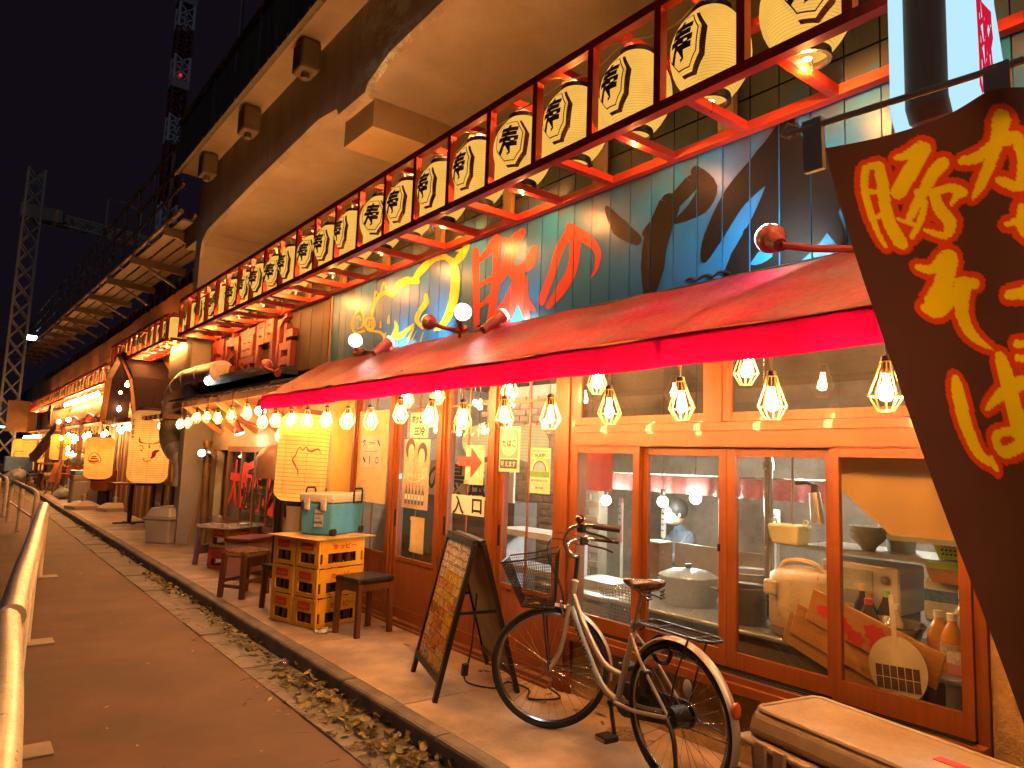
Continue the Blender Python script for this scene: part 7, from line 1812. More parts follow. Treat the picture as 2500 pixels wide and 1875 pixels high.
for s_ in (-1, 1):
    g = MB().tube(S([(-.135, s_ * .257, 1.13 + .06 * s_), (-.20, s_ * .263, 1.126 + .06 * s_), (-.285, s_ * .272, 1.118 + .06 * s_)]), [.0165, .0175, .0165], 12).build('grip', mk('grip rubber', (.03, .02, .018), .5), bk, smooth=True)
    MB().tube(S(smooth_path([(-.07, s_ * .245, 1.115 + .06 * s_), (-.11, s_ * .225, 1.09 + .06 * s_), (-.19, s_ * .24, 1.075 + .06 * s_), (-.25, s_ * .26, 1.05 + .06 * s_)])), .007, 8).build('brake_lever', blackp, bk, smooth=True)
    MB().bbox(*[min(a_, b_) for a_, b_ in zip(st((-.10, s_ * .25, 1.075)), st((-.07, s_ * .23, 1.075)))][:2], 1.09 + .06 * s_, *[max(a_, b_) + .02 for a_, b_ in zip(st((-.10, s_ * .25, 1.075)), st((-.07, s_ * .23, 1.075)))][:2], 1.14 + .06 * s_, .004).build('lever_clamp', blackp, bk)
MB().ball(st((-.06, .235, 1.225)), .027, sc=(1, 1, .85)).cyl(st((-.06, .235, 1.17)), st((-.06, .235, 1.215)), .009, n=8).build('bell', mk('bronze bell', (.16, .08, .035), .25, metal=.8), bk, smooth=True)
for s_ in (-1, 1):
    MB().tube(S(smooth_path([(-.06, s_ * .22, 1.08), (.10, s_ * .16, 1.10), (.13, s_ * .04, .98), (.05, s_ * .03, .80), (.03, s_ * .04, .66)])), .0032, 6).build('brake_cable', MATS['black cable'], bk, smooth=True)
MB().bar(st((.03, -.05, .66)), st((.03, .05, .66)), .02, .02).tube(S([(.03, -.05, .66), (.05, -.04, .715)]), .006, 6).tube(S([(.03, .05, .66), (.05, .04, .715)]), .006, 6).build('front_brake', chrome, bk)
# basket
m = MB()
def bpt(side, u, v):
    """side 0 front 1 back 2/3 flanks 4 floor; v from floor to rim"""
    x0, x1 = .085 - .01 * v, .27 + .12 * v
    hw = .115 + .06 * v
    z = .70 + .25 * v + (.02 * v if side == 1 else 0)
    if side == 0: return (x1, -hw + 2 * hw * u, z)
    if side == 1: return (x0, -hw + 2 * hw * u, z + .05 * v)
    if side in (2, 3):
        s_ = -1 if side == 2 else 1
        return (x0 + (x1 - x0) * u, s_ * hw, z + .05 * v * (1 - u))
    return (.085 + .185 * u, -.115 + .23 * v, .70)
for side in range(5):
    nu, nv = (24, 16)
    for i in range(nu + 1):
        m.tube(S([bpt(side, i / nu, j / 3) for j in range(4)]), .0011, 3, caps=False)
    for j in range(nv + 1):
        m.tube(S([bpt(side, i / 3, j / nv) for i in range(4)]), .0011, 3, caps=False)
bs = m.build('basket_mesh', blackp, bk); bs['kind'] = 'stuff'
rim = [bpt(0, 0, 1), bpt(0, 1, 1), bpt(3, .5, 1), bpt(1, 1, 1), bpt(1, 0, 1), bpt(2, .5, 1)]
MB().tube(S(rim), .0048, 6, closed=True).build('basket_rim', blackp, bk, smooth=True)
MB().tube(S([bpt(0, 0, 0), bpt(0, 1, 0), bpt(1, 1, 0), bpt(1, 0, 0)]), .004, 6, closed=True).build('basket_base', blackp, bk, smooth=True)
leafm = mk('dry leaf', (.24, .19, .05), .6, var=.45, vscale=3, bump=.1, trans=.15)
o = thing('basket_leaf', 'single yellow leaf caught in the bicycle basket', 'leaf', (0, 0, 0))
bpy.context.view_layer.update()
o.location = bk.matrix_world @ Vector(st((.2, .06, .712)))
MB().grid(lambda u, v: ((u - .5) * .08, (v - .5) * .055 * math.sin(PI * min(.98, max(.02, u))), .008 * math.sin(u * 5 + v * 3)), 6, 4).build('blade', leafm, o)

# ================================================================ GUARD RAILS
galvp = mk('worn guard rail', (.62, .53, .38), .36, metal=.12, var=.2, bump=.04, dirt=(.4, .28, .12), dirt_amt=.5, dirt_scale=6)
ivory = mk('ivory rail paint', (.64, .54, .38), .5, var=.15, dirt=(.3, .18, .08), dirt_amt=.6, dirt_scale=6)
platem = mk('base plate', (.30, .24, .17), .7, var=.2)
def rail_unit(label, pts_, posts, r=.06, mid=True):
    t = wthing('guard_rail', label, 'guard rail', (pts_[0][0], pts_[0][1], 0))
    P = [Vector(p) for p in pts_]
    sp = smooth_path([tuple(p) for p in P])
    MB().tube(sp, r, 14).build('top_tube', galvp, t, smooth=True)
    MB().tube([(p.x + .01, p.y, p.z - .2) for p in sp], .045, 12).build('lower_tube', ivory, t, smooth=True)
    for (x, y_) in posts:
        MB().cyl((x, y_, 0), (x, y_, .80), .042, n=12).build('post', ivory, t, smooth=True)
        MB().bbox(x - .02, y_ - .1, 0.001, x + .21, y_ + .1, .012, .004).build('base_plate', platem, t)
    for a, b in zip(posts[:-1], posts[1:]):
        MB().cyl((a[0], a[1], .42), (b[0], b[1], .42), .02, n=8).build('middle_tube', ivory, t, smooth=True)
    return t
rail_unit('nearest guard rail with worn steel top at the lower left edge', [(.262, 4.02, .85), (.20, 2.9, .85), (.12, 1.8, .85), (.02, .6, .85)], [(.21, 2.95), (.08, 1.2)])
t2 = rail_unit('second guard rail with shiny worn steel top on the left', [(1.02, 11.3, .85), (.80, 9.2, .85), (.58, 7.0, .85), (.37, 5.0, .85), (.29, 4.12, .85)], [(.995, 10.85), (.62, 7.3), (.375, 4.75)])
for p in ((.78, 9.0, .85), (.365, 4.95, .85)):
    d_ = Vector((.1, 1, 0)).normalized()
    MB().cyl(Vector(p) - d_ * .06, Vector(p) + d_ * .06, .056, n=14).build('sleeve', galvp, t2, smooth=True)
t3 = wthing('guard_rail', 'ivory bent-tube guard rail beyond the shiny one', 'guard rail', (.95, 14, 0))
MB().tube(smooth_path([(1.18, 14.6, 0), (1.19, 14.55, .5), (1.2, 14.6, .78), (1.17, 14.9, .86), (1.14, 16.4, .86), (1.1, 18.4, .86), (1.08, 18.8, .78), (1.07, 18.85, .5), (1.07, 18.85, 0)]), .042, 12).build('bent_tube', ivory, t3, smooth=True)
MB().cyl((1.13, 16.8, 0), (1.13, 16.8, .86), .04, n=12).build('post', ivory, t3, smooth=True)
MB().cyl((1.18, 14.6, .42), (1.07, 18.85, .42), .018, n=8).build('middle_tube', ivory, t3, smooth=True)
t4 = wthing('guard_rail', 'farthest ivory bent-tube guard rail on the left', 'guard rail', (.9, 21, 0))
MB().tube(smooth_path([(1.05, 20.2, 0), (1.05, 20.15, .5), (1.05, 20.2, .78), (1.03, 20.5, .86), (1.0, 23, .86), (.98, 25.4, .86), (.97, 25.8, .78), (.97, 25.85, 0)]), .042, 12).build('bent_tube', ivory, t4, smooth=True)
MB().cyl((1.02, 22.8, 0), (1.02, 22.8, .86), .04, n=12).build('post', ivory, t4, smooth=True)
MB().cyl((1.05, 20.2, .42), (.97, 25.8, .42), .018, n=8).build('middle_tube', ivory, t4, smooth=True)

# ================================================================ LEAF LITTER
rng = random.Random(11)
def leaf_verts(m, c, L_, W_, yaw, pitch, roll, curl):
    rot = Matrix.Rotation(yaw, 3, 'Z') @ Matrix.Rotation(pitch, 3, 'Y') @ Matrix.Rotation(roll, 3, 'X')
    o = len(m.v)
    prof = [(-.5, 0.04), (-.25, .42), (.05, .5), (.32, .3), (.5, .02)]
    for t_, w_ in prof:
        z = curl * (t_ * t_) * L_
        for s_ in (-1, 0, 1):
            v = rot @ Vector((t_ * L_, s_ * w_ * W_, z + (.25 * W_ * w_ if s_ else 0)))
            m.v.append((c[0] + v.x, c[1] + v.y, c[2] + v.z))
    for k in range(4):
        for j in range(2):
            a = o + k * 3 + j
            m.f.append((a, a + 1, a + 4, a + 3))
mats_l = [mk('leaf olive', (.17, .16, .045), .55, var=.4, vscale=8, trans=.15), mk('leaf brown', (.13, .075, .03), .6, var=.4, vscale=8, trans=.1), mk('leaf yellow', (.36, .27, .06), .5, var=.35, vscale=8, trans=.2)]
ms = [MB(), MB(), MB()]
def scatter(n, y0, y1, xmean, xsd, smin, smax, z=.012):
    for _ in range(n):
        y_ = rng.uniform(y0, y1); x = min(2.25, max(1.62, rng.gauss(xmean, xsd)))
        k = rng.choices((0, 1, 2), (5, 4, 3))[0]
        L_ = rng.uniform(smin, smax)
        pile = max(0, (x - 2.0)) * .07
        leaf_verts(ms[k], (x, y_, z + rng.uniform(0, .02 + pile)), L_, L_ * rng.uniform(.42, .62), rng.uniform(0, 6.3), rng.gauss(0, .35), rng.gauss(0, .45), rng.uniform(-.2, .9))
scatter(470, 2.6, 5.3, 2.13, .085, .04, .09)
scatter(150, 5.2, 7.4, 2.17, .07, .03, .075)
scatter(110, 7.4, 9.0, 2.2, .04, .03, .06)
scatter(190, 9.0, 10.6, 2.18, .05, .03, .065)
scatter(90, 11, 15.5, 2.21, .04, .03, .06)
scatter(60, 15.5, 19, 2.22, .03, .03, .055)
scatter(70, 2.2, 5.0, 2.0, .16, .025, .07)
for _ in range(55):
    y_ = rng.uniform(2.5, 12); x = rng.uniform(.4, 1.9)
    leaf_verts(ms[rng.choice((1, 2))], (x, y_, .006), rng.uniform(.02, .045), .014, rng.uniform(0, 6), rng.gauss(0, .15), rng.gauss(0, .2), .4)
for _ in range(26):
    y_ = rng.uniform(2.6, 6.4); x = rng.uniform(3.05, 3.33)
    leaf_verts(ms[rng.choice((0, 1, 2))], (x, y_, PZ + .01), rng.uniform(.04, .075), .03, rng.uniform(0, 6), rng.gauss(0, .2), rng.gauss(0, .3), .5)
for mm, mt, nm, lb in zip(ms, mats_l, ('olive_leaf_litter', 'brown_leaf_litter', 'yellow_leaf_litter'), ('olive green fallen leaves along the gutter', 'brown fallen leaves along the gutter', 'yellow fallen leaves along the gutter')):
    o = mm.build(nm, mt, smooth=True); tag(o, lb, 'leaf litter', kind='stuff')
m = MB()
for _ in range(420):
    y_ = rng.uniform(2.8, 9.5) if _ % 3 else rng.uniform(2.6, 5.2); x = min(2.24, rng.gauss(2.06, .13)); a = rng.uniform(0, 6.3); l_ = rng.uniform(.02, .11)
    m.tube([(x, y_, .010 + rng.uniform(0, .01)), (x + l_ * .5 * math.cos(a), y_ + l_ * .5 * math.sin(a), .014), (x + l_ * math.cos(a + .25), y_ + l_ * math.sin(a + .25), .009)], .0013, 3, caps=False)
tag(m.build('twig_litter', mk('twig', (.13, .075, .035), .7)), 'thin twigs and stalks scattered along the gutter', 'twigs', kind='stuff')
o = thing('drink_can', 'crushed drink can lying among the leaves by the kerb', 'can', (2.17, 5.55, .04), R_(60))
m = MB().lathe([(.02, -.058), (.028, -.06), (.033, -.052), (.033, .048), (.026, .058), (.024, .056), (.002, .055)], n=18, rot=Matrix.Rotation(PI / 2, 3, 'Y'), cap0=True)
m.build('can_body', mk('can aluminium', (.5, .42, .36), .25, metal=.9, var=.3, vscale=9), o, smooth=True)
MB().lathe([(.0335, -.035), (.0335, .03)], n=18, rot=Matrix.Rotation(PI / 2, 3, 'Y')).build('can_print', mk('can print', (.2, .06, .03), .3, metal=.5, var=.5, vscale=30), o, smooth=True)
for k, (x, y_) in enumerate(((.95, 13.4), )):
    pass

# ================================================================ INSIDE THE RESTAURANT
steel_s = mk('kitchen steel', (.5, .49, .46), .32, metal=.7, var=.08, bump=0)
inner = mk('inner dark wall', (.36, .31, .27), .8, var=.25)
MB().box(3.56, .6, 0, 7.0, 7.75, .1).build('inner_floor', mk('inner floor', (.11, .085, .07), .6), res)
MB().box(3.5, .6, 2.56, 7.0, 7.75, 2.62).build('inner_ceiling', mk('inner ceiling', (.22, .13, .08), .8), res)
MB().box(6.9, .6, .1, 7.0, 7.75, 2.56).build('inner_back_wall', inner, res)
MB().box(3.57, .5, .1, 7.0, .6, 2.56).box(3.57, 7.66, .1, 7.0, 7.75, 2.56).build('inner_end_wall', inner, res)
bw = MB().box(5.0, 5.0, .1, 5.12, 6.9, 2.5).build('brick_wall', mk('mortar', (.2, .16, .12), .9), res)
bmesh_ = MB().bbox(-.012, -.1, -.03, .01, .1, .03, .004).mesh('brick', mk('brown brick', (.2, .11, .065), .8, var=.35, bump=.4))
for r_i in range(26):
    for c_i in range(9):
        inst('brick', bmesh_, bw, (4.995, 5.1 + c_i * .212 + (.106 if r_i % 2 else 0), .55 + r_i * .072))
def put(name, label, cat, loc, rz=0., group=None):
    return thing(name, label, cat, loc, rz, group)
# counter
t = wthing('kitchen_counter', 'steel topped kitchen counter behind the sliding windows', 'counter', (3.9, 2.6, .1))
MB().box(3.62, 1.2, .1, 4.32, 3.5, .735).build('cabinet', mk('cabinet brown', (.13, .08, .05), .6, var=.3), t)
MB().bbox(3.58, 1.2, .736, 4.34, 3.5, .76, .006).build('worktop', steel_s, t)
MB().box(4.30, 2.75, .761, 4.32, 3.5, 1.10).build('splash_guard', steel_s, t)
MB().box(4.05, 1.25, 1.20, 4.45, 2.35, 1.225).build('shelf', steel_s, t)
for yy in (1.3, 2.3):
    MB().box(4.38, yy, .76, 4.42, yy + .03, 1.2).build('shelf_leg', steel_s, t)
# rice cooker
t = put('rice_cooker', 'large cream rice cooker behind the third window pane', 'rice cooker', (3.78, 2.18, .762))
cr = mk('cream enamel', (.66, .50, .28), .4, var=.1, dirt=(.4, .25, .1), dirt_amt=.4)
MB().lathe([(.15, 0), (.165, .012), (.172, .05), (.178, .06), (.178, .285), (.172, .30)], n=32, cap0=True).build('body', cr, t, smooth=True)
MB().lathe([(.176, .301), (.17, .325), (.13, .352), (.06, .365), (.002, .368)], n=32).build('lid', cr, t, smooth=True)
MB().tube(smooth_path([(-.02, .12, .345), (-.02, .09, .385), (-.02, 0, .40), (-.02, -.09, .385), (-.02, -.12, .345)]), .017, 8).build('handle', cr, t, smooth=True)
MB().lathe([(.174, .052), (.181, .055), (.174, .058)], n=32).build('base_band', mk('brown band', (.2, .1, .05), .5), t)
MB().bbox(-.205, .05, .22, -.17, .12, .30, .01).build('latch', cr, t)
# hanging basket, torch, pole
t = put('hanging_tub', 'pale yellow tub with loop handles above the rice cooker', 'tub', (3.85, 2.30, 1.235))
ty = mk('pale yellow plastic', (.68, .62, .32), .4, var=.06)
b_ = inst('body', MB().taper((0, 0, 0), (.12, .165), (0, 0, .115), (.15, .21)).mesh('body', ty), t)
md = b_.modifiers.new('bevel', 'BEVEL'); md.width = .015; md.segments = 2
for s_ in (-1, 1):
    MB().tube(smooth_path([(0, s_ * .105, .1), (0, s_ * .112, .135), (0, s_ * .09, .14), (0, s_ * .085, .11)]), .006, 6).build('handle', ty, t, smooth=True)
MB().cyl((0, -.02, .1), (0, -.02, .5), .008, n=8).build('hanger', steel_s, t)
t = put('gas_torch', 'silver gas torch hanging beside the yellow tub', 'torch', (3.8, 2.10, 1.37))
MB().cyl((0, 0, 0), (0, .02, .17), .036, .03, n=16).build('canister', steel_s, t, smooth=True)
MB().cyl((0, .02, .17), (0, .02, .215), .02, n=10).tube([(0, .02, .21), (0, .06, .225), (0, .13, .218)], .011, 8).build('nozzle', darkpl, t, smooth=True)
t = put('steel_post', 'bright steel pipe rising between the counter and the ceiling', 'pipe', (4.0, 2.53, .76))
MB().cyl((0, 0, 0), (0, 0, 1.8), .028, n=14).cyl((.06, .05, 0), (.06, .05, 1.8), .01, n=8).build('pipe', chrome, t, smooth=True)
MB().cyl((0, 0, .9), (0, 0, .95), .036, n=14).build('collar', chrome, t, smooth=True)
def pot(label, loc, r, h, lid=True, mat_=steel_s):
    t = put('stock_pot', label, 'pot', loc)
    MB().lathe([(r * .96, 0), (r, .02), (r, h), (r + .012, h + .004), (r + .010, h + .01), (r - .006, h), (r - .006, .03), (.002, .028)], n=30, cap0=True).build('body', mat_, t, smooth=True)
    for s_ in (-1, 1):
        MB().tube(smooth_path([(0, s_ * r, h * .75), (.03, s_ * (r + .05), h * .78), (-.03, s_ * (r + .05), h * .78), (-.0, s_ * r, h * .75)]), .006, 6).build('handle', mat_, t, smooth=True)
    if lid:
        MB().lathe([(r + .008, h + .011), (r * .7, h + .04), (r * .2, h + .055), (.002, h + .057)], n=30).build('lid', mat_, t, smooth=True)
        MB().cyl((0, 0, h + .055), (0, 0, h + .085), .018, .024, n=10).build('knob', darkpl, t, smooth=True)
pot('big lidded stock pot behind the second window pane', (3.95, 3.10, .762), .185, .17)
pot('open stock pot left of the rice cooker', (4.12, 2.72, .762), .165, .24, False)
pot('dark open pot at the left edge of the third window pane', (3.78, 2.56, .762), .13, .2, False, mk('dark steel', (.12, .11, .1), .4, metal=.7))
t = put('wire_basket', 'square wire basket just inside the first window pane', 'basket', (3.66, 3.42, .62))
m = MB()
for k in range(10):
    q = -.14 + .28 * k / 9; p = -.11 + .22 * k / 9
    m.tube([(-.08, q, .2), (-.06, q * .8, 0), (.06, q * .8, 0), (.08, q, .2)], .0022, 4)
    z = .2 * k / 9; w_ = .8 + .2 * k / 9
    m.tube([(-.06 - .02 * k / 9, -.14 * w_, z), (.06 + .02 * k / 9, -.14 * w_, z), (.06 + .02 * k / 9, .14 * w_, z), (-.06 - .02 * k / 9, .14 * w_, z)], .0022, 4, closed=True)
    m.tube([(-.06 + .12 * k / 9, -.112, 0), (-.08 + .16 * k / 9, -.14, .2)], .002, 4).tube([(-.06 + .12 * k / 9, .112, 0), (-.08 + .16 * k / 9, .14, .2)], .002, 4)
m.build('wires', chrome, t)['kind'] = 'stuff'
MB().box(-.075, -.13, -.52, .075, .13, -.01).build('stand', mk('white shelf', (.55, .55, .58), .5), t)
# first window: steel table with tray
t = put('prep_table', 'low steel prep table inside the first window pane', 'table', (4.15, 4.0, .1))
MB().bbox(-.4, -.45, .58, .4, .5, .61, .005).build('top', steel_s, t); MB().box(-.38, -.42, 0, .38, .46, .55).build('cabinet', mk('cabinet grey', (.3, .29, .3), .5), t)
t = put('cutting_tray', 'white rimmed steel tray on the prep table', 'tray', (4.1, 3.98, .712)); MB().taper((0, 0, 0), (.24, .34), (0, 0, .05), (.27, .37)).build('tray', mk('white tray', (.7, .7, .7), .3), t); MB().bbox(-.14, -.19, .05, .14, .19, .058, .004).build('rim', steel_s, t)
t = put('wood_box', 'brown wooden utensil box on the prep table', 'box', (4.25, 3.62, .71)); MB().bbox(-.08, -.08, 0, .08, .08, .38, .006).build('box', brown_w, t); MB().box(-.082, -.082, .38, .082, .082, .39).build('cap', whitepl, t)
# boards with red blots, fan
bdw = wood('orange chopping wood', (.55, .22, .04), (.72, .34, .08), 'y', .5)
rb = mk('red blot paint', (.75, .05, .04), .5)
for k, (yc, zc, a, x) in enumerate(((1.70, .885, -18, 3.545), (1.80, .79, -19, 3.565), (1.86, .725, -21, 3.585))):
    t = put('plaque_board', ('top orange wooden plaque with red blots leaning inside the right pane', 'middle orange wooden plaque leaning inside the right pane', 'lowest orange wooden plaque leaning inside the right pane')[k], 'plaque', (x, yc, zc))
    t.rotation_euler = (R_(-a), R_(-5), 0)
    MB().bbox(-.008, -.32, -.085, .008, .32, .085, .004).build('board', bdw, t)
    if k == 0:
        for (u, v, r_) in ((.24, .0, .035), (.14, -.02, .05), (.06, -.045, .045), (-.02, .02, .055), (-.06, -.05, .05), (-.14, -.05, .035), (.2, .06, .03)):
            Ink().put(([(u + r_ * (1 + .18 * math.sin(5 * q)) * math.cos(q), v + r_ * .8 * (1 + .2 * math.sin(7 * q + u * 9)) * math.sin(q)) for q in [2 * PI * j / 26 for j in range(26)]], [tuple(range(26))]), lambda u_, v_, k_=0.: (-.0095 - abs(u) * .002, u_, v_), 0).build('red_blot', rb, t)
t = put('paper_fan', 'round paper fan with small photo print standing upside down inside the right pane', 'fan', (3.50, 1.56, .76))
t.rotation_euler = (R_(-4), 0, 0)
fp = mk('fan paper', (.66, .52, .32), .6)
V = [(.13 * math.cos(q), .145 * math.sin(q) + .01) for q in [2 * PI * j / 30 for j in range(30)]]
MB().prism(V, lambda u, v, d: (d, -u, v), .003).build('blade', fp, t)
Ink().put(rect(.20, .11, 0, -.03), lambda u, v, k=0.: (-.001 - k, -u, v), 0).build('print', mk('photo print', (.10, .03, .02), .5, var=.6, vscale=40), t)
gr_ = []
for j in range(7): gr_.append(([(-.10 + .20 * j / 6, -.085), (-.10 + .20 * j / 6, .025)], .004))
for j in range(3): gr_.append(([(-.10, -.085 + .055 * j), (.10, -.085 + .055 * j)], .004))
Ink().strokes(gr_, lambda u, v, k=0.: (-.0018 - k, -u, v), 0).build('print_grid', fp, t)
MB().bar((0, 0, .12), (0, .0, .34), .008, .02, (0, 1, 0)).build('handle', mk('fan handle', (.72, .6, .38), .4), t)
# hood, bowls, oven, bottles
t = wthing('range_hood', 'orange-lit steel hood hanging behind the top of the right pane', 'hood', (3.8, 1.5, 1.36))
V = [(1.98, 1.74), (1.90, 1.56), (1.66, 1.36), (.70, 1.34), (.70, 1.74)]
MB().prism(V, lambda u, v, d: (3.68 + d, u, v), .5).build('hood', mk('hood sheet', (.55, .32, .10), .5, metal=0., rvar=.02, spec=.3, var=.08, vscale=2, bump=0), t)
MB().box(3.66, .7, 1.335, 3.679, 1.67, 1.36).build('lip', steel_s, t)
t = put('bowl_stack', 'stack of grey glazed bowls on the steel shelf', 'bowls', (4.12, 1.98, 1.227))
for k in range(3):
    MB().lathe([(.035, 0), (.04, .015), (.085, .06), (.098, .09), (.094, .09), (.075, .055), (.002, .02)], (0, 0, k * .022), 24).build('bowl', mk('grey glaze', (.34, .33, .3), .25, var=.2), t, smooth=True)
t = put('steel_bucket', 'dented steel bucket beside the bowl stack', 'bucket', (4.25, 1.86, 1.227)); MB().lathe([(.07, 0), (.09, .17), (.098, .175), (.088, .17), (.07, .01)], n=22, cap0=True).build('bucket', steel_s, t, smooth=True); MB().tube([(.0, .09, .17), (0, 0, .25), (0, -.09, .17)], .004, 5).build('bail', chrome, t)
t = put('microwave', 'grimy white microwave oven below the steel shelf', 'microwave', (4.22, 2.02, .90))
MB().bbox(-.14, -.22, 0, .18, .22, .25, .01).build('case', whitepl, t); MB().box(-.146, -.08, .03, -.14, .20, .22).build('door', mk('oven door', (.38, .34, .27), .3), t)
MB().cyl((-.16, -.15, .18), (-.14, -.15, .18), .022, n=16).build('dial', chrome, t, smooth=True)
MB().box(-.12, -.2, -.14, .16, .2, -.001).build('stand', mk('stand brown', (.18, .1, .06), .6), t)
sil = put('steel_bowl', 'wide shiny steel mixing bowl behind the orange plaques', 'bowl', (3.78, 1.72, .762))
MB().lathe([(.07, 0), (.12, .04), (.15, .13), (.165, .155), (.16, .16), (.145, .13), (.11, .045), (.002, .02)], n=30, cap0=True).build('bowl', mk('mirror steel', (.62, .6, .56), .12, metal=.95, bump=0), sil, smooth=True)
def bottle(label, loc, r, h, c, cap, lab=None):
    t = put('bottle', label, 'bottle', loc, 0, 'bottles on the kitchen counter')
    MB().lathe([(r * .9, 0), (r, .01), (r, h * .58), (r * .45, h * .78), (r * .36, h * .86)], n=16, cap0=True).build('body', mk('bottle %s' % (c,), c, .15, var=.1, bump=0, coat=.5), t, smooth=True)
    MB().lathe([(r * .42, h * .855), (r * .44, h * .97), (.002, h * .975)], n=14).build('cap', mk('cap %s' % (cap,), cap, .4), t, smooth=True)
    if lab:
        MB().lathe([(r + .0015, h * .2), (r + .0015, h * .48)], n=16).build('label_band', mk('label %s' % (lab,), lab, .5, var=.5, vscale=25), t, smooth=True)
bottle('dark sauce bottle with yellow cap, rear left of the group', (4.0, 1.96, .762), .042, .30, (.04, .02, .015), (.65, .4, .05))
bottle('dark sauce bottle with tan cap, front left of the group', (3.95, 1.90, .762), .045, .27, (.04, .022, .015), (.5, .33, .12))
bottle('dark sauce bottle with red cap', (3.86, 1.86, .762), .05, .25, (.07, .03, .02), (.55, .05, .04), (.5, .4, .2))
bottle('dark sauce bottle with green cap', (3.97, 1.82, .762), .045, .29, (.05, .03, .02), (.3, .5, .12))
bottle('small pale sauce bottle between the green and white caps', (3.9, 1.74, .762), .035, .24, (.5, .4, .28), (.7, .65, .55))
bottle('orange juice bottle with red-banded cap, left of the pair', (3.80, 1.50, .762), .048, .26, (.6, .25, .03), (.7, .6, .5), (.6, .2, .1))
bottle('orange juice bottle with red-banded cap, right of the pair', (3.72, 1.41, .762), .05, .27, (.6, .25, .03), (.7, .6, .5), (.6, .45, .3))
bottle('tall clear jug with white neck behind the juice bottles', (3.9, 1.42, .762), .06, .36, (.55, .5, .42), (.7, .68, .62))
t = put('water_pitcher', 'clear and blue water pitcher on a post behind the right pane', 'pitcher', (4.05, 1.55, .92))
MB().bbox(-.07, -.09, 0, .07, .09, .22, .015).build('body', mk('clear plastic', (.5, .48, .45), .2, var=.1), t); MB().bbox(-.072, -.092, .1, -.0, .092, .17, .01).build('blue_band', mk('deep blue', (.05, .15, .35), .3), t); MB().box(-.05, -.05, -.16, .05, .05, -.001).build('foot', whitepl, t)
t = put('green_basket', 'lime green perforated basket on the steel shelf', 'basket', (4.15, 1.50, 1.228)); b_ = MB().taper((0, 0, 0), (.13, .2), (0, 0, .1), (.17, .26)).build('basket', mk('lime plastic', (.42, .62, .06), .4), t)
m = MB()
for j in range(3):
    for i in range(9):
        m.box(-.072 - .007 * j - .004, -.085 + .02 * i, .025 + .022 * j, -.0655 - .007 * j - .004, -.077 + .02 * i, .033 + .022 * j)
m.build('holes', dark_gap, t)['kind'] = 'stuff'
t = put('terracotta_tray', 'terracotta tray hanging below the lime basket', 'tray', (4.0, 1.46, 1.13)); MB().taper((0, 0, 0), (.16, .22), (0, 0, .07), (.2, .27)).build('tray', mk('terracotta', (.42, .16, .07), .6), t); MB().box(-.1, -.13, .07, -.09, .13, .1).build('lip', MATS['lime plastic'], t)
t = put('pink_carton', 'small pink and white carton at the right pane edge', 'carton', (3.70, 1.36, .762)); MB().box(-.04, -.05, 0, .04, .05, .05).build('lower', mk('pink carton', (.6, .22, .2), .5), t); MB().box(-.042, -.052, .051, .042, .052, .1).build('upper', mk('white carton', (.65, .55, .5), .5, var=.3, vscale=30), t)
t = put('steel_canister', 'steel canister at the bottom right corner inside the right pane', 'canister', (3.56, 1.33, .60)); MB().lathe([(.05, 0), (.05, .14), (.054, .145), (.05, .14)], n=20, cap0=True).build('can', steel_s, t, smooth=True); MB().box(-.03, -.03, -.5, .05, .03, -.001).build('stand', brown_w, t)
# curtains, boards and papers
t = wthing('red_curtain', 'bright red cloth hanging behind the top left of the first kitchen pane', 'curtain', (3.8, 3.85, 1.47))
MB().grid(lambda u, v: (3.80 + .012 * math.sin(u * 12), 4.02 - .36 * u, 1.46 + .32 * v), 24, 4).build('cloth', mk('red cloth', (.62, .03, .015), .7, trans=.3), t, smooth=True)
MB().cyl((3.80, 4.05, 1.785), (3.80, 3.62, 1.785), .008, n=8).build('rod', chrome, t)
t = wthing('plastic_curtain', 'clouded pink plastic valance strip across the back of the kitchen', 'curtain', (5.0, 3.9, 1.4))
MB().grid(lambda u, v: (5.0 - .5 * u + .02 * math.sin(u * 60), 4.95 - 2.6 * u, 1.43 + .14 * v + .02 * u), 90, 3).build('strip', mk('pink plastic', (.62, .2, .2), .3, var=.25, trans=.4), t, smooth=True)
MB().tube([(5.0, 4.98, 1.58), (4.5, 2.3, 1.6)], .008, 6).build('rod', chrome, t)
wpaper = mk('white notice paper', (.68, .66, .6), .7, var=.08)
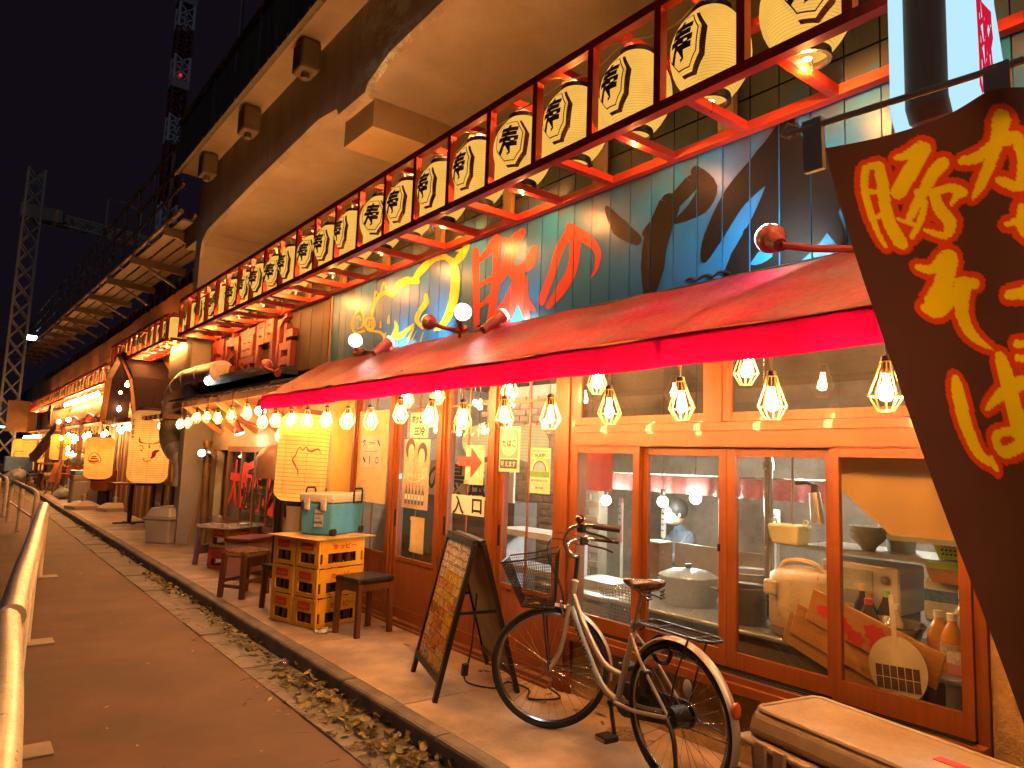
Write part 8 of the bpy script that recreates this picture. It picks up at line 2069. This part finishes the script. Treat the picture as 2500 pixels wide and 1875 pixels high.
for k, (x, y_, z, w_, h_, c, lab) in enumerate(((5.3, 5.0, 1.12, .30, .42, 'pink', 'pink bordered poster seen through the first kitchen pane'), (5.6, 4.0, 1.20, .36, .34, 'w', 'white menu sheet behind the second kitchen pane'), (4.9, 3.05, 1.25, .22, .24, 'w', 'white brush-drawn notice behind the third kitchen pane'), (5.0, 2.25, 1.42, .34, .4, 'w', 'white notice sheet under the hood'), (5.5, 4.62, 1.15, .2, .36, 'w', 'narrow white sheet between the kitchen panes'))):
    t = put('wall_notice', lab, 'notice', (x, y_, z), R_(-38))
    MB().box(0, -w_ / 2, -h_ / 2, .004, w_ / 2, h_ / 2).build('sheet', wpaper if c == 'w' else mk('pink poster', (.62, .18, .2), .6), t)
    mpn = lambda u, v, k_=0.: (-.002 - k_, -u, v)
    if c != 'w':
        Ink().put(rect(w_ * .75, h_ * .7, 0, .02), mpn, 0).build('picture', mk('grey picture', (.4, .38, .36), .6, var=.7, vscale=14), t)
    Ink().strokes([([(-w_ * .3, h_ * (.3 - .15 * j)), (w_ * (.1 + .05 * ((j * 3) % 4)), h_ * (.3 - .15 * j))], h_ * .035) for j in range(5)], mpn, .001).build('writing', darkpl, t)
    MB().box(.004, -.02, -z + .1, .03, .02, h_ * .4).build('backing_post', inner, t)
t = put('white_banner_board', 'white counter board with black brush writing behind the doors', 'board', (4.25, 6.7, .1))
MB().box(0, -1.3, 1.16, .02, .92, 1.54).build('board', wpaper, t)
Ink().put(text_poly('牛の最強', 1.5, .34, .1, 1.35, .02), lambda u, v, k=0.: (-.003, -u, v), 0).build('writing', darkpl, t)
MB().box(.02, -1.3, 0, .3, .92, 1.16).build('counter', mk('counter dark', (.1, .08, .07), .6), t)
t = put('white_shelf_rack', 'white open shelf rack inside the nearest sliding door', 'shelf', (4.05, 4.75, .1))
m = MB()
for z in (.32, .62, .92):
    m.box(-.15, -.4, z, .15, .4, z + .05)
m.build('shelves', MATS['white shelf'], t); MB().box(-.15, -.43, 0, .15, -.4, .97).box(-.15, .4, 0, .15, .43, .97).build('sides', MATS['white shelf'], t)
# lamps inside
for k, (x, y_, z, lab) in enumerate(((4.8, 4.71, 1.37, 'left'), (4.8, 4.04, 1.40, 'middle'), (4.8, 3.70, 1.45, 'right'), (4.7, 2.0, 1.75, 'hidden'))):  # the last bulb is out of sight, added as kitchen fill
    t = put('kitchen_bulb', 'bare cold white bulb in the kitchen, %s' % {'left': 'leftmost, behind the first pane', 'middle': 'left one behind the second pane', 'right': 'right one behind the second pane', 'hidden': 'unseen fill added behind the hood'}[lab], 'lamp', (x, y_, z))
    MB().ball((0, 0, -.04), .045).build('bulb', em('kitchen bulb', (.95, 1., .92), 330), t); MB().cyl((0, 0, 0), (0, 0, .07), .022, n=10).build('socket', darkpl, t); MB().cyl((0, 0, .07), (0, 0, 2.56 - z), .004, n=5).build('cord', darkpl, t)
for k, (x, y0_, y1_, z, lab) in enumerate(((4.25, 1.3, 3.6, 2.47, 'long added fill tube on the kitchen ceiling'), (4.0, 1.3, 1.62, 1.40, 'short added fill tube under the range hood'), (4.5, 4.6, 7.2, 2.5, 'long added fill tube on the dining room ceiling'))):
    t = wthing('fill_tube', lab, 'lamp', (x, (y0_ + y1_) / 2, z))  # unseen tubes, added to brighten the kitchen and dining room
    MB().cyl((x, y0_, z), (x, y1_, z), .018, n=10).build('tube', em('tube glow %d' % k, (1., .86, .62), (140, 60, 150)[k]), t, smooth=True)
    MB().box(x - .03, y0_ - .03, z + .03, x + .03, y1_ + .03, z + .06).build('fitting', steel_s, t)
for k, (x, y_, z) in enumerate(((4.6, 7.2, 2.3), (4.6, 6.6, 2.3), (4.6, 6.3, 1.98), (4.6, 6.9, 1.97), (4.6, 5.63, 1.96))):
    t = put('dining_bulb', 'small warm bulb inside the doors, %s' % ['upper left', 'upper right', 'lower right of the arrow door', 'lower left of the arrow door', 'above the round paper lamp'][k], 'lamp', (x, y_, z))
    MB().ball((0, 0, 0), .028, sc=(1, 1, 1.3)).build('bulb', em('dining bulb', (1., .6, .25), 90), t); MB().cyl((0, 0, .03), (0, 0, 2.56 - z), .006, n=5).build('cord', darkpl, t)
for k, (x, y_, z, lab) in enumerate(((4.4, 5.36, 1.84, 'round glowing paper lamp inside the nearest sliding door'), (4.6, 6.5, 1.86, 'round glowing paper lamp behind the arrow sheet'))):
    t = put('round_paper_lamp', lab, 'lamp', (x, y_, z)); MB().ball((0, 0, 0), .185, 26, 18).build('shade', paper_lantern('globe paper', (1., .66, .24), 1., .03, .05), t, smooth=True); MB().cyl((0, 0, .185), (0, 0, 2.56 - z), .005, n=5).build('cord', darkpl, t)
# seated person
t = thing('person', 'seated person in a dark blue jacket and white mask inside the kitchen', 'person', (5.2, 4.1, .23), R_(150))
me = bpy.data.meshes.new('body')
Vp = [(0, 0, .42), (0, 0, .62), (.02, 0, .78), (.06, 0, .86), (.09, 0, .93), (.03, .17, .80), (.2, .22, .62), (.36, .14, .66), (.03, -.17, .80), (.2, -.22, .62), (.36, -.14, .66), (.3, .1, .44), (.32, .1, .05), (.3, -.1, .44), (.32, -.1, .05)]
Ep = [(0, 1), (1, 2), (2, 3), (3, 4), (2, 5), (5, 6), (6, 7), (2, 8), (8, 9), (9, 10), (0, 11), (11, 12), (0, 13), (13, 14)]
Rp = [.15, .15, .13, .055, .05, .075, .055, .04, .075, .055, .04, .085, .05, .085, .05]
me.from_pydata(Vp, Ep, []); me.materials.append(mk('navy jacket', (.035, .055, .085), .8))
o = bpy.data.objects.new('body', me); COL.objects.link(o); o.parent = t
sk = o.modifiers.new('skin', 'SKIN'); su = o.modifiers.new('sub', 'SUBSURF'); su.levels = 1; su.render_levels = 2
for v, r_ in zip(me.skin_vertices[0].data, Rp): v.radius = (r_, r_)
me.skin_vertices[0].data[0].use_root = True
skin = mk('skin', (.5, .3, .2), .55)
hd = MB().ball((.11, 0, 1.02), .088, 16, 12, (1.05, .85, 1.25)).build('head', skin, t, smooth=True)
MB().ball((.195, 0, 1.02), .014, 8, 6, (1, .8, 1.6)).build('nose', skin, hd, smooth=True)
MB().ball((.16, 0, .975), .06, 14, 10, (.85, .95, .95)).build('mask', wpaper, hd, smooth=True)
MB().ball((.09, 0, 1.055), .098, 16, 12, (1.0, .95, 1.05)).build('hair', mk('black hair', (.012, .01, .01), .6), hd, smooth=True)
for s_ in (-1, 1):
    MB().ball((.185, s_ * .03, 1.035), .011, 8, 6).build('eye', darkpl, hd, smooth=True)
    MB().ball((.10, s_ * .08, 1.01), .02, 8, 6, (.6, .5, 1.2)).build('ear', skin, hd, smooth=True)
t2 = put('wooden_stool', 'plain stool under the seated person', 'stool', (5.2, 4.1, .1)); MB().cyl((0, 0, .32), (0, 0, .37), .16, n=18).build('seat', brown_w, t2); MB().cyl((0, 0, 0), (0, 0, .32), .05, n=10).build('stem', darkpl, t2)

# ================================================================ NOTICES ON THE DOORS
def notice(name, label, y0, y1, z0, z1, base, x=3.405, cat='notice'):
    """a sheet on the door glass from y1 (left) to y0 (right)"""
    t = wthing(name, label, cat, (x, (y0 + y1) / 2, z0))
    MB().grid(lambda u, v: (x - .003 - .004 * math.sin(PI * u) * (1 - v), y1 + (y0 - y1) * u, z0 + (z1 - z0) * v), 6, 4).build('sheet', base, t, smooth=True)
    return t, face_x(x - .006, (y0 + y1) / 2, (z0 + z1) / 2, .002), (y1 - y0), (z1 - z0)
cream = mk('cream paper', (.66, .55, .38), .7, var=.08)
inkk = mk('printed black', (.02, .017, .017), .6)
t, mp, w, h = notice('smoking_notice', 'pink smoking notice with white circle on the sliding door', 4.26, 4.52, 1.575, 1.925, cream)
Ink().put(rect(w * .86, h * .62, 0, h * .12), mp, 0).build('pink_field', mk('pink print', (.62, .26, .24), .6), t)
Ink().put(disc(w * .39, 0, h * .13), mp, .001).build('white_circle', cream, t)
Ink().put(text_poly('たばこ', w * .66, h * .17, 0, h * .13, .03), mp, .002).build('lettering', inkk, t)
Ink().put(rect(w * .82, h * .2, 0, -h * .33), mp, .001).build('dark_band', mk('dark purple print', (.05, .03, .06), .6), t)
Ink().put(text_poly('吸えます', w * .70, h * .13, 0, -h * .33, .03), mp, .002).build('lettering', cream, t)
t, mp, w, h = notice('inspection_notice', 'cream inspection notice with a rainbow arch on the sliding door', 3.90, 4.13, 1.43, 1.76, cream)
Ink().put(rect(w * .94, h * .27, 0, h * .13), mp, 0).build('lilac_field', mk('lilac print', (.36, .33, .46), .6), t)
for k, (r0, r1, c) in enumerate(((.095, .108, (.62, .4, .2)), (.08, .095, (.75, .6, .2)), (.066, .08, (.1, .09, .2)))):
    Ink().put(ringp(r0, r1, 0, -.005, 20, 0, PI), mp, .001 + .0004 * k).build('rainbow_band', mk('rainbow %d' % k, c, .6), t)
Ink().put(rect(w * .94, h * .13, 0, -h * .08), mp, .0005).build('green_band', mk('green print', (.12, .26, .08), .6), t)
for tx, a_, b_, c_, d_ in (('感染拡大防止', .8, .05, .44, .01), ('徹底点検済', .86, .085, .34, .03), ('東京都飲食店', .8, .05, -.22, .01), ('東京都', .4, .05, -.38, .01)):
    Ink().put(text_poly(tx, w * a_, h * b_, 0, h * c_, d_), mp, .001).build('lettering', inkk, t)
def faces_poster():
    m, nt, out = _new('poster photo'); vec = _coords(nt, (1, 1, 1), False)
    n = _noise(nt, vec, 5.5, 5, .6)
    c = _ramp(nt, n, [(.32, (.07, .04, .04)), (.45, (.30, .17, .12)), (.55, (.62, .40, .28)), (.66, (.72, .55, .44)), (.75, (.25, .14, .12))])
    p = nt.nodes.new('ShaderNodeBsdfPrincipled'); p.inputs['Roughness'].default_value = .35; nt.links.new(c, p.inputs['Base Color']); nt.links.new(p.outputs[0], out.inputs['Surface']); return m
t, mp, w, h = notice('drink_poster', 'tall drink poster with two smiling people and green bottles on the door', 5.56, 6.03, 1.19, 1.83, mk('poster ground', (.52, .36, .28), .35, var=.3, vscale=5), cat='poster')
skp = mk('poster skin', (.68, .44, .30), .4); hrp = mk('poster hair', (.05, .03, .028), .4); pw = mk('poster white', (.75, .68, .6), .4); pgb = mk('poster bottle', (.10, .16, .12), .3); pbl = mk('poster blue', (.06, .1, .28), .4)
Ink().put(disc(.085, -.11, .23, ry=.10), mp, 0).put(disc(.085, .11, .19, ry=.10), mp, .0003).build('hair', hrp, t)
Ink().put(disc(.058, -.09, .19, ry=.085), mp, .001).put(disc(.058, .10, .15, ry=.085), mp, .0013).put(rect(.16, .16, -.12, .03), mp, .0006).put(rect(.15, .12, .13, .0), mp, .0008).build('faces', skp, t)
Ink().put(text_poly('チャミスル', w * .62, .05, .01, -.02, .015, .2), mp, .002).strokes([([(-.16, -.05), (0, -.075), (.16, -.03)], .006)], mp, .002).build('lettering', pw, t)
for k in range(6):
    x = -.15 + k * .06
    Ink().put(([(x - .02, -.28), (x + .02, -.28), (x + .02, -.17), (x + .008, -.13), (x + .008, -.10), (x - .008, -.10), (x - .008, -.13), (x - .02, -.17)], [tuple(range(8))]), mp, .002).build('printed_bottle', pgb, t)
    Ink().put(rect(.036, .05, x, -.215), mp, .003).build('printed_label', pw, t); Ink().put(rect(.036, .022, x, -.262), mp, .003).build('printed_band', pbl, t)
t, mp, w, h = notice('brush_sheet', 'small cream sheet with black brush lettering high on the door', 5.61, 5.94, 1.845, 2.08, cream)
Ink().put(text_poly('ホッピー', w * .8, h * .38, 0, h * .24, .05, .1), mp, 0).build('lettering', inkk, t)
Ink().put(text_poly('三冷', w * .6, h * .36, .02, -h * .24, .04, .1), mp, 0).build('lettering', inkk, t)
t, mp, w, h = notice('big_blank_sheet', 'large cream sheet taped over the leftmost sliding door', 6.38, 7.05, 1.19, 2.13, mk('oiled paper', (.68, .48, .22), .7, var=.12, trans=.25), 3.415)
t, mp, w, h = notice('rule_notice', 'pale printed notice with four pictograms on the leftmost door sheet', 6.47, 6.94, 1.545, 1.87, mk('grey paper', (.58, .48, .40), .6), 3.40)
Ink().put(text_poly('実施中', w * .3, h * .1, -.0, h * .26, .02), mp, 0).strokes([([(-w * .3, 0), (w * .3, 0)], .004), ([(-w * .4, h * .3), (-w * .3, h * .35), (-w * .36, h * .15)], .016), ([(w * .3, h * .35), (w * .4, h * .2)], .02), ([(-w * .35, -h * .2), (-w * .25, -h * .32)], .025), ([(-.02, -h * .15), (-.02, -h * .38)], .016), ([(w * .25, -h * .2), (w * .35, -h * .2), (w * .35, -h * .34), (w * .25, -h * .34), (w * .25, -h * .2)], .01)], mp, 0).build('pictograms', inkk, t)
t, mp, w, h = notice('arrow_sheet', 'cream sheet with a big red arrow pointing right on the door', 4.72, 4.98, 1.455, 1.775, cream)
Ink().put(([(-.24, -.03 + .02), (-.05, -.03 + .02), (-.05, -.13 + .02), (.11, .02), (-.05, .15), (-.05, .07), (-.24, .07)], [tuple(range(7))]), mp, .001).build('red_arrow', mk('red arrow card', (.68, .05, .03), .55), t)
for sx_, sy_ in ((-.11, .14), (.11, .14), (-.11, -.14), (.11, -.14)):
    Ink().put(rect(.05, .03, sx_, sy_), mp, .002).build('tape', mk('yellow tape', (.6, .42, .12), .5), t)
t, mp, w, h = notice('yellow_sheet', 'plain yellowish sheet taped low on the door behind the stools', 5.60, 5.84, .80, 1.12, mk('yellow paper', (.66, .52, .24), .7))
for sx_, sy_ in ((-.1, .14), (.1, .14), (-.1, -.14), (.1, -.14)):
    Ink().put(rect(.05, .03, sx_, sy_), mp, .001).build('tape', MATS['yellow tape'], t)
t = wthing('glass_writing', 'cream brush greeting written across the top of the arrow door', 'lettering', (3.41, 5.0, 1.85))
Ink().put(text_poly('いらっしゃい', .60, .13, 0, 0, .02, .15), face_x(3.4315, 5.0, 1.915, .001), 0).build('writing', mk('cream pen', (.7, .6, .42), .6), t)
t, mp, w, h = notice('entrance_sheet', 'white sheet reading entrance in black brush on the arrow door', 4.72, 5.2, 1.20, 1.36, wpaper, 3.425)
Ink().put(text_poly('入', .17, .16, -.13, -.005, .03), mp, 0).build('lettering', inkk, t)
Ink().put(text_poly('口', .14, .12, .14, .0, .03), mp, 0).build('lettering', inkk, t)

# ================================================================ PROJECTING LIGHT BOX AND BANNER
t = wthing('light_box_sign', 'glowing white projecting sign with a red pork character at the upper right', 'sign', (2.9, .95, 2.9))
P = [(2.52, 2.93), (2.555, 2.87), (2.93, 2.87), (2.93, 3.0), (2.80, 3.35), (2.80, 3.9), (2.52, 3.9)]
glowm = em('light box acrylic', (.50, .82, 1.), .95)
MB().prism(P, lambda u, v, d: (u, .86 + d, v), .055).build('near_face', glowm, t)
MB().prism(P, lambda u, v, d: (u, 1.06 + d, v), .045).build('far_face', glowm, t)
MB().prism([(2.53, 2.93), (2.56, 2.885), (2.92, 2.885), (2.92, 3.0), (2.79, 3.35), (2.79, 3.89), (2.53, 3.89)], lambda u, v, d: (u, .916 + d, v), .143).build('casing', mk('casing timber', (.36, .28, .2), .7, var=.2, stretch=(1, 1, .2)), t)
Ink().put(text_poly('豚', .16, .36, 0, 0, .05, -.05), lambda u, v, k=0.: (2.70 + u, .8585 - k, 3.13 + v), 0).build('lettering', em('lit red acrylic', (.75, .01, .05), .75), t)
MB().tube([(2.62, 1.08, 3.2), (3.0, 1.3, 3.12), (3.27, 1.42, 3.10)], .012, 8).build('bracket', mk('grey bracket', (.3, .28, .25), .4, metal=.6), t)
MB().bbox(3.262, 1.38, 3.08, 3.282, 1.55, 3.11, .003).build('bracket_plate', MATS['grey bracket'], t)

ban = wthing('banner', 'brown cloth banner with yellow red-edged letters hanging close at the right', 'banner', (1.2, .3, 0))
DV = Vector((.146, -.989, 0))                # along the rod, towards the viewer
B_0 = Vector((1.19, .672, 2.285))
def bf(u, v, k=0.):
    """u along the rod in metres, v downward in metres"""
    lean = .25 * v + .05 * v * v            # the free edge is blown inwards as it hangs
    sq = 1 - .16 * min(1., v / 1.2)
    uu = u * sq + lean * (1 - u / .62)
    wv = .022 * math.sin(uu * 13 + v * 2.2) * (.35 + .65 * min(1, v)) + .015 * math.sin(uu * 31 - v * 5) * min(1, v * 1.5) * math.exp(-uu * 2) + .012 * math.sin(v * 9 + uu * 9) * math.exp(-uu * 4) + .03 * math.exp(-((uu - .30) / .05) ** 2) * math.exp(-v * 4)
    dip = .02 * math.sin(PI * min(1., max(0., (u) / .29))) * math.exp(-v * 3) if u < .29 else .012 * math.sin(PI * min(1., (u - .29) / .3)) * math.exp(-v * 3)
    n_ = Vector((-.989, -.146, 0))
    return B_0 + DV * uu + n_ * (wv + .0025 + k if k else wv) + Vector((0, 0, -.045 - v - dip + .02 * u))
def banner_mat():
    m, nt, out = _new('printed banner cloth')
    a = nt.nodes.new('ShaderNodeAttribute'); a.attribute_name = 'print'
    n = _noise(nt, _coords(nt, (1, 1, 1), False), 4., 4); f = _ramp(nt, n, [(.3, .85), (.7, 1.1)])
    mx = nt.nodes.new('ShaderNodeMixRGB'); mx.blend_type = 'MULTIPLY'; mx.inputs['Fac'].default_value = 1
    nt.links.new(a.outputs['Color'], mx.inputs['Color1']); nt.links.new(f, mx.inputs['Color2'])
    p = nt.nodes.new('ShaderNodeBsdfPrincipled'); p.inputs['Roughness'].default_value = .6; nt.links.new(mx.outputs['Color'], p.inputs['Base Color'])
    t_ = nt.nodes.new('ShaderNodeBsdfTranslucent'); nt.links.new(mx.outputs['Color'], t_.inputs['Color'])
    ms_ = nt.nodes.new('ShaderNodeMixShader'); ms_.inputs[0].default_value = .42
    nt.links.new(p.outputs['BSDF'], ms_.inputs[1]); nt.links.new(t_.outputs['BSDF'], ms_.inputs[2]); nt.links.new(ms_.outputs[0], out.inputs['Surface'])
    return m
NU, NV, BW, BH = 300, 640, .62, 1.75
cells = [0] * ((NU + 1) * (NV + 1))
def print_tris(V, F, code):
    for f in F:
        for k in range(1, len(f) - 1):
            tri = [V[f[0]], V[f[k]], V[f[k + 1]]]
            P3 = [(u / BW * NU, -v / BH * NV) for u, v in tri]
            (x0, y0), (x1, y1), (x2, y2) = P3
            den = (y1 - y2) * (x0 - x2) + (x2 - x1) * (y0 - y2)
            if abs(den) < 1e-9: continue
            for j in range(max(0, math.floor(min(y0, y1, y2))), min(NV, math.ceil(max(y0, y1, y2))) + 1):
                for i in range(max(0, math.floor(min(x0, x1, x2))), min(NU, math.ceil(max(x0, x1, x2))) + 1):
                    a = ((y1 - y2) * (i - x2) + (x2 - x1) * (j - y2)) / den; b = ((y2 - y0) * (i - x2) + (x0 - x2) * (j - y2)) / den
                    if a >= -.02 and b >= -.02 and a + b <= 1.02:
                        cells[j * (NU + 1) + i] = code
BRUSH = [([(0.096,-0.054),(0.086,-0.088),(0.083,-0.131),(0.086,-0.176),(0.091,-0.202)],[0.012,0.012,0.012,0.009,0.006]),([(0.116,-0.052),(0.116,-0.083),(0.11,-0.125),(0.109,-0.163),(0.117,-0.197)],[0.016,0.018,0.018,0.021,0.023]),([(0.097,-0.053),(0.116,-0.051)],[0.012,0.012]),([(0.086,-0.1),(0.114,-0.102)],[0.01,0.01]),([(0.082,-0.148),(0.104,-0.145)],[0.008,0.008]),([(0.147,-0.046),(0.165,-0.044),(0.184,-0.034)],[0.011,0.015,0.015]),([(0.188,-0.042),(0.159,-0.078),(0.134,-0.109)],[0.022,0.025,0.023]),([(0.162,-0.114),(0.187,-0.12),(0.212,-0.121),(0.227,-0.137)],[0.011,0.014,0.013,0.016]),([(0.208,-0.078),(0.194,-0.088),(0.177,-0.109),(0.16,-0.131),(0.14,-0.158)],[0.023,0.02,0.017,0.016,0.01]),([(0.186,-0.124),(0.189,-0.151),(0.199,-0.178),(0.187,-0.196),(0.16,-0.181)],[0.016,0.018,0.02,0.013,0.007]),([(0.223,-0.133),(0.207,-0.149)],[0.016,0.006]),([(0.17,-0.133),(0.16,-0.157),(0.136,-0.19)],[0.009,0.01,0.008]),([(0.124,-0.155),(0.148,-0.171)],[0.006,0.008]),([(0.133,-0.242),(0.154,-0.248),(0.18,-0.23)],[0.012,0.015,0.022]),([(0.186,-0.234),(0.163,-0.278),(0.139,-0.308)],[0.026,0.03,0.033]),([(0.122,-0.311),(0.14,-0.323),(0.164,-0.309),(0.183,-0.289)],[0.013,0.015,0.017,0.015]),([(0.189,-0.277),(0.215,-0.285)],[0.016,0.017]),([(0.197,-0.282),(0.183,-0.322),(0.186,-0.357),(0.201,-0.378),(0.219,-0.393)],[0.026,0.022,0.019,0.012,0.002]),([(0.141,-0.432),(0.138,-0.46),(0.136,-0.507),(0.144,-0.549),(0.169,-0.569)],[0.014,0.024,0.024,0.021,0.009]),([(0.167,-0.556),(0.17,-0.574)],[0.005,0.01]),([(0.228,-0.407),(0.231,-0.444),(0.232,-0.49),(0.235,-0.534)],[0.019,0.026,0.027,0.029]),([(0.182,-0.483),(0.216,-0.463),(0.254,-0.449)],[0.006,0.019,0.021]),([(0.236,-0.523),(0.203,-0.52),(0.184,-0.529),(0.193,-0.55),(0.231,-0.54)],[0.017,0.012,0.015,0.017,0.019]),([(0.259,-0.391),(0.278,-0.394)],[0.012,0.012]),([(0.255,-0.412),(0.274,-0.416)],[0.01,0.01]),([(0.236,-0.085),(0.258,-0.09),(0.282,-0.083),(0.313,-0.076)],[0.012,0.019,0.018,0.019]),([(0.299,-0.045),(0.292,-0.068),(0.276,-0.102),(0.257,-0.132),(0.24,-0.151)],[0.025,0.02,0.018,0.017,0.005]),([(0.313,-0.076),(0.318,-0.114),(0.306,-0.153),(0.28,-0.137)],[0.016,0.018,0.018,0.01]),([(0.279,-0.207),(0.31,-0.209)],[0.008,0.015]),([(0.304,-0.183),(0.299,-0.218),(0.309,-0.237)],[0.01,0.013,0.01]),([(0.262,-0.315),(0.293,-0.317)],[0.014,0.022])]
print_tris(*stroke([(.05, -1.24), (.2, -1.13), (.4, -1.07), (.62, -1.05)], .12), 3)
for pts, w in BRUSH:
    print_tris(*stroke(pts, [a + .020 for a in w]), 1)
for pts, w in BRUSH:
    print_tris(*stroke(pts, w), 2)
bo = MB().grid(lambda u, v: bf(max(.036, u * BW), v * BH), NU, NV).build('cloth', banner_mat(), ban, smooth=True)
ca = bo.data.color_attributes.new('print', 'FLOAT_COLOR', 'POINT')
PC = [(.062, .029, .023, 1), (.45, .045, .006, 1), (.58, .50, .004, 1), (.30, .22, .17, 1)]
buf = []
for c_ in cells: buf.extend(PC[c_])
ca.data.foreach_set('color', buf)
MB().tube([tuple(B_0 + DV * (-.035) + Vector((0, 0, -.002))), tuple(B_0 + DV * .75 + Vector((0, 0, .015)))], .006, 8).build('rod', mk('bone rod', (.6, .5, .36), .5), ban, smooth=True)
for uu in (.0, .285, .57):
    c = B_0 + DV * (uu + .012)
    MB().bar(c + Vector((0, 0, .012)), c + Vector((.006, 0, -.085)), .036, .012, (1, 0, 0)).build('clip', mk('white clip', (.55, .5, .42), .6), ban)
MB().tube([tuple(B_0 + DV * -.03 + Vector((0, 0, .01 * math.sin(k))) + Vector((0, .02 * math.cos(k * 1.3), .012 * math.sin(k * 1.7)))) for k in range(9)], .0018, 4).build('string', mk('frayed string', (.7, .6, .45), .8), ban)
pole = thing('banner_pole', 'white pole carrying the brown banner, past the right edge', 'pole', tuple(B_0 + DV * .70 - Vector((0, 0, B_0.z))))
MB().cyl((0, 0, 0), (0, 0, 2.6), .014, n=10).build('pole', MATS['bone rod'], pole, smooth=True)
MB().lathe([(.001, 0), (.16, 0), (.15, .08), (.03, .1), (.03, .12)], n=18).build('base', darkpl, pole, smooth=True)
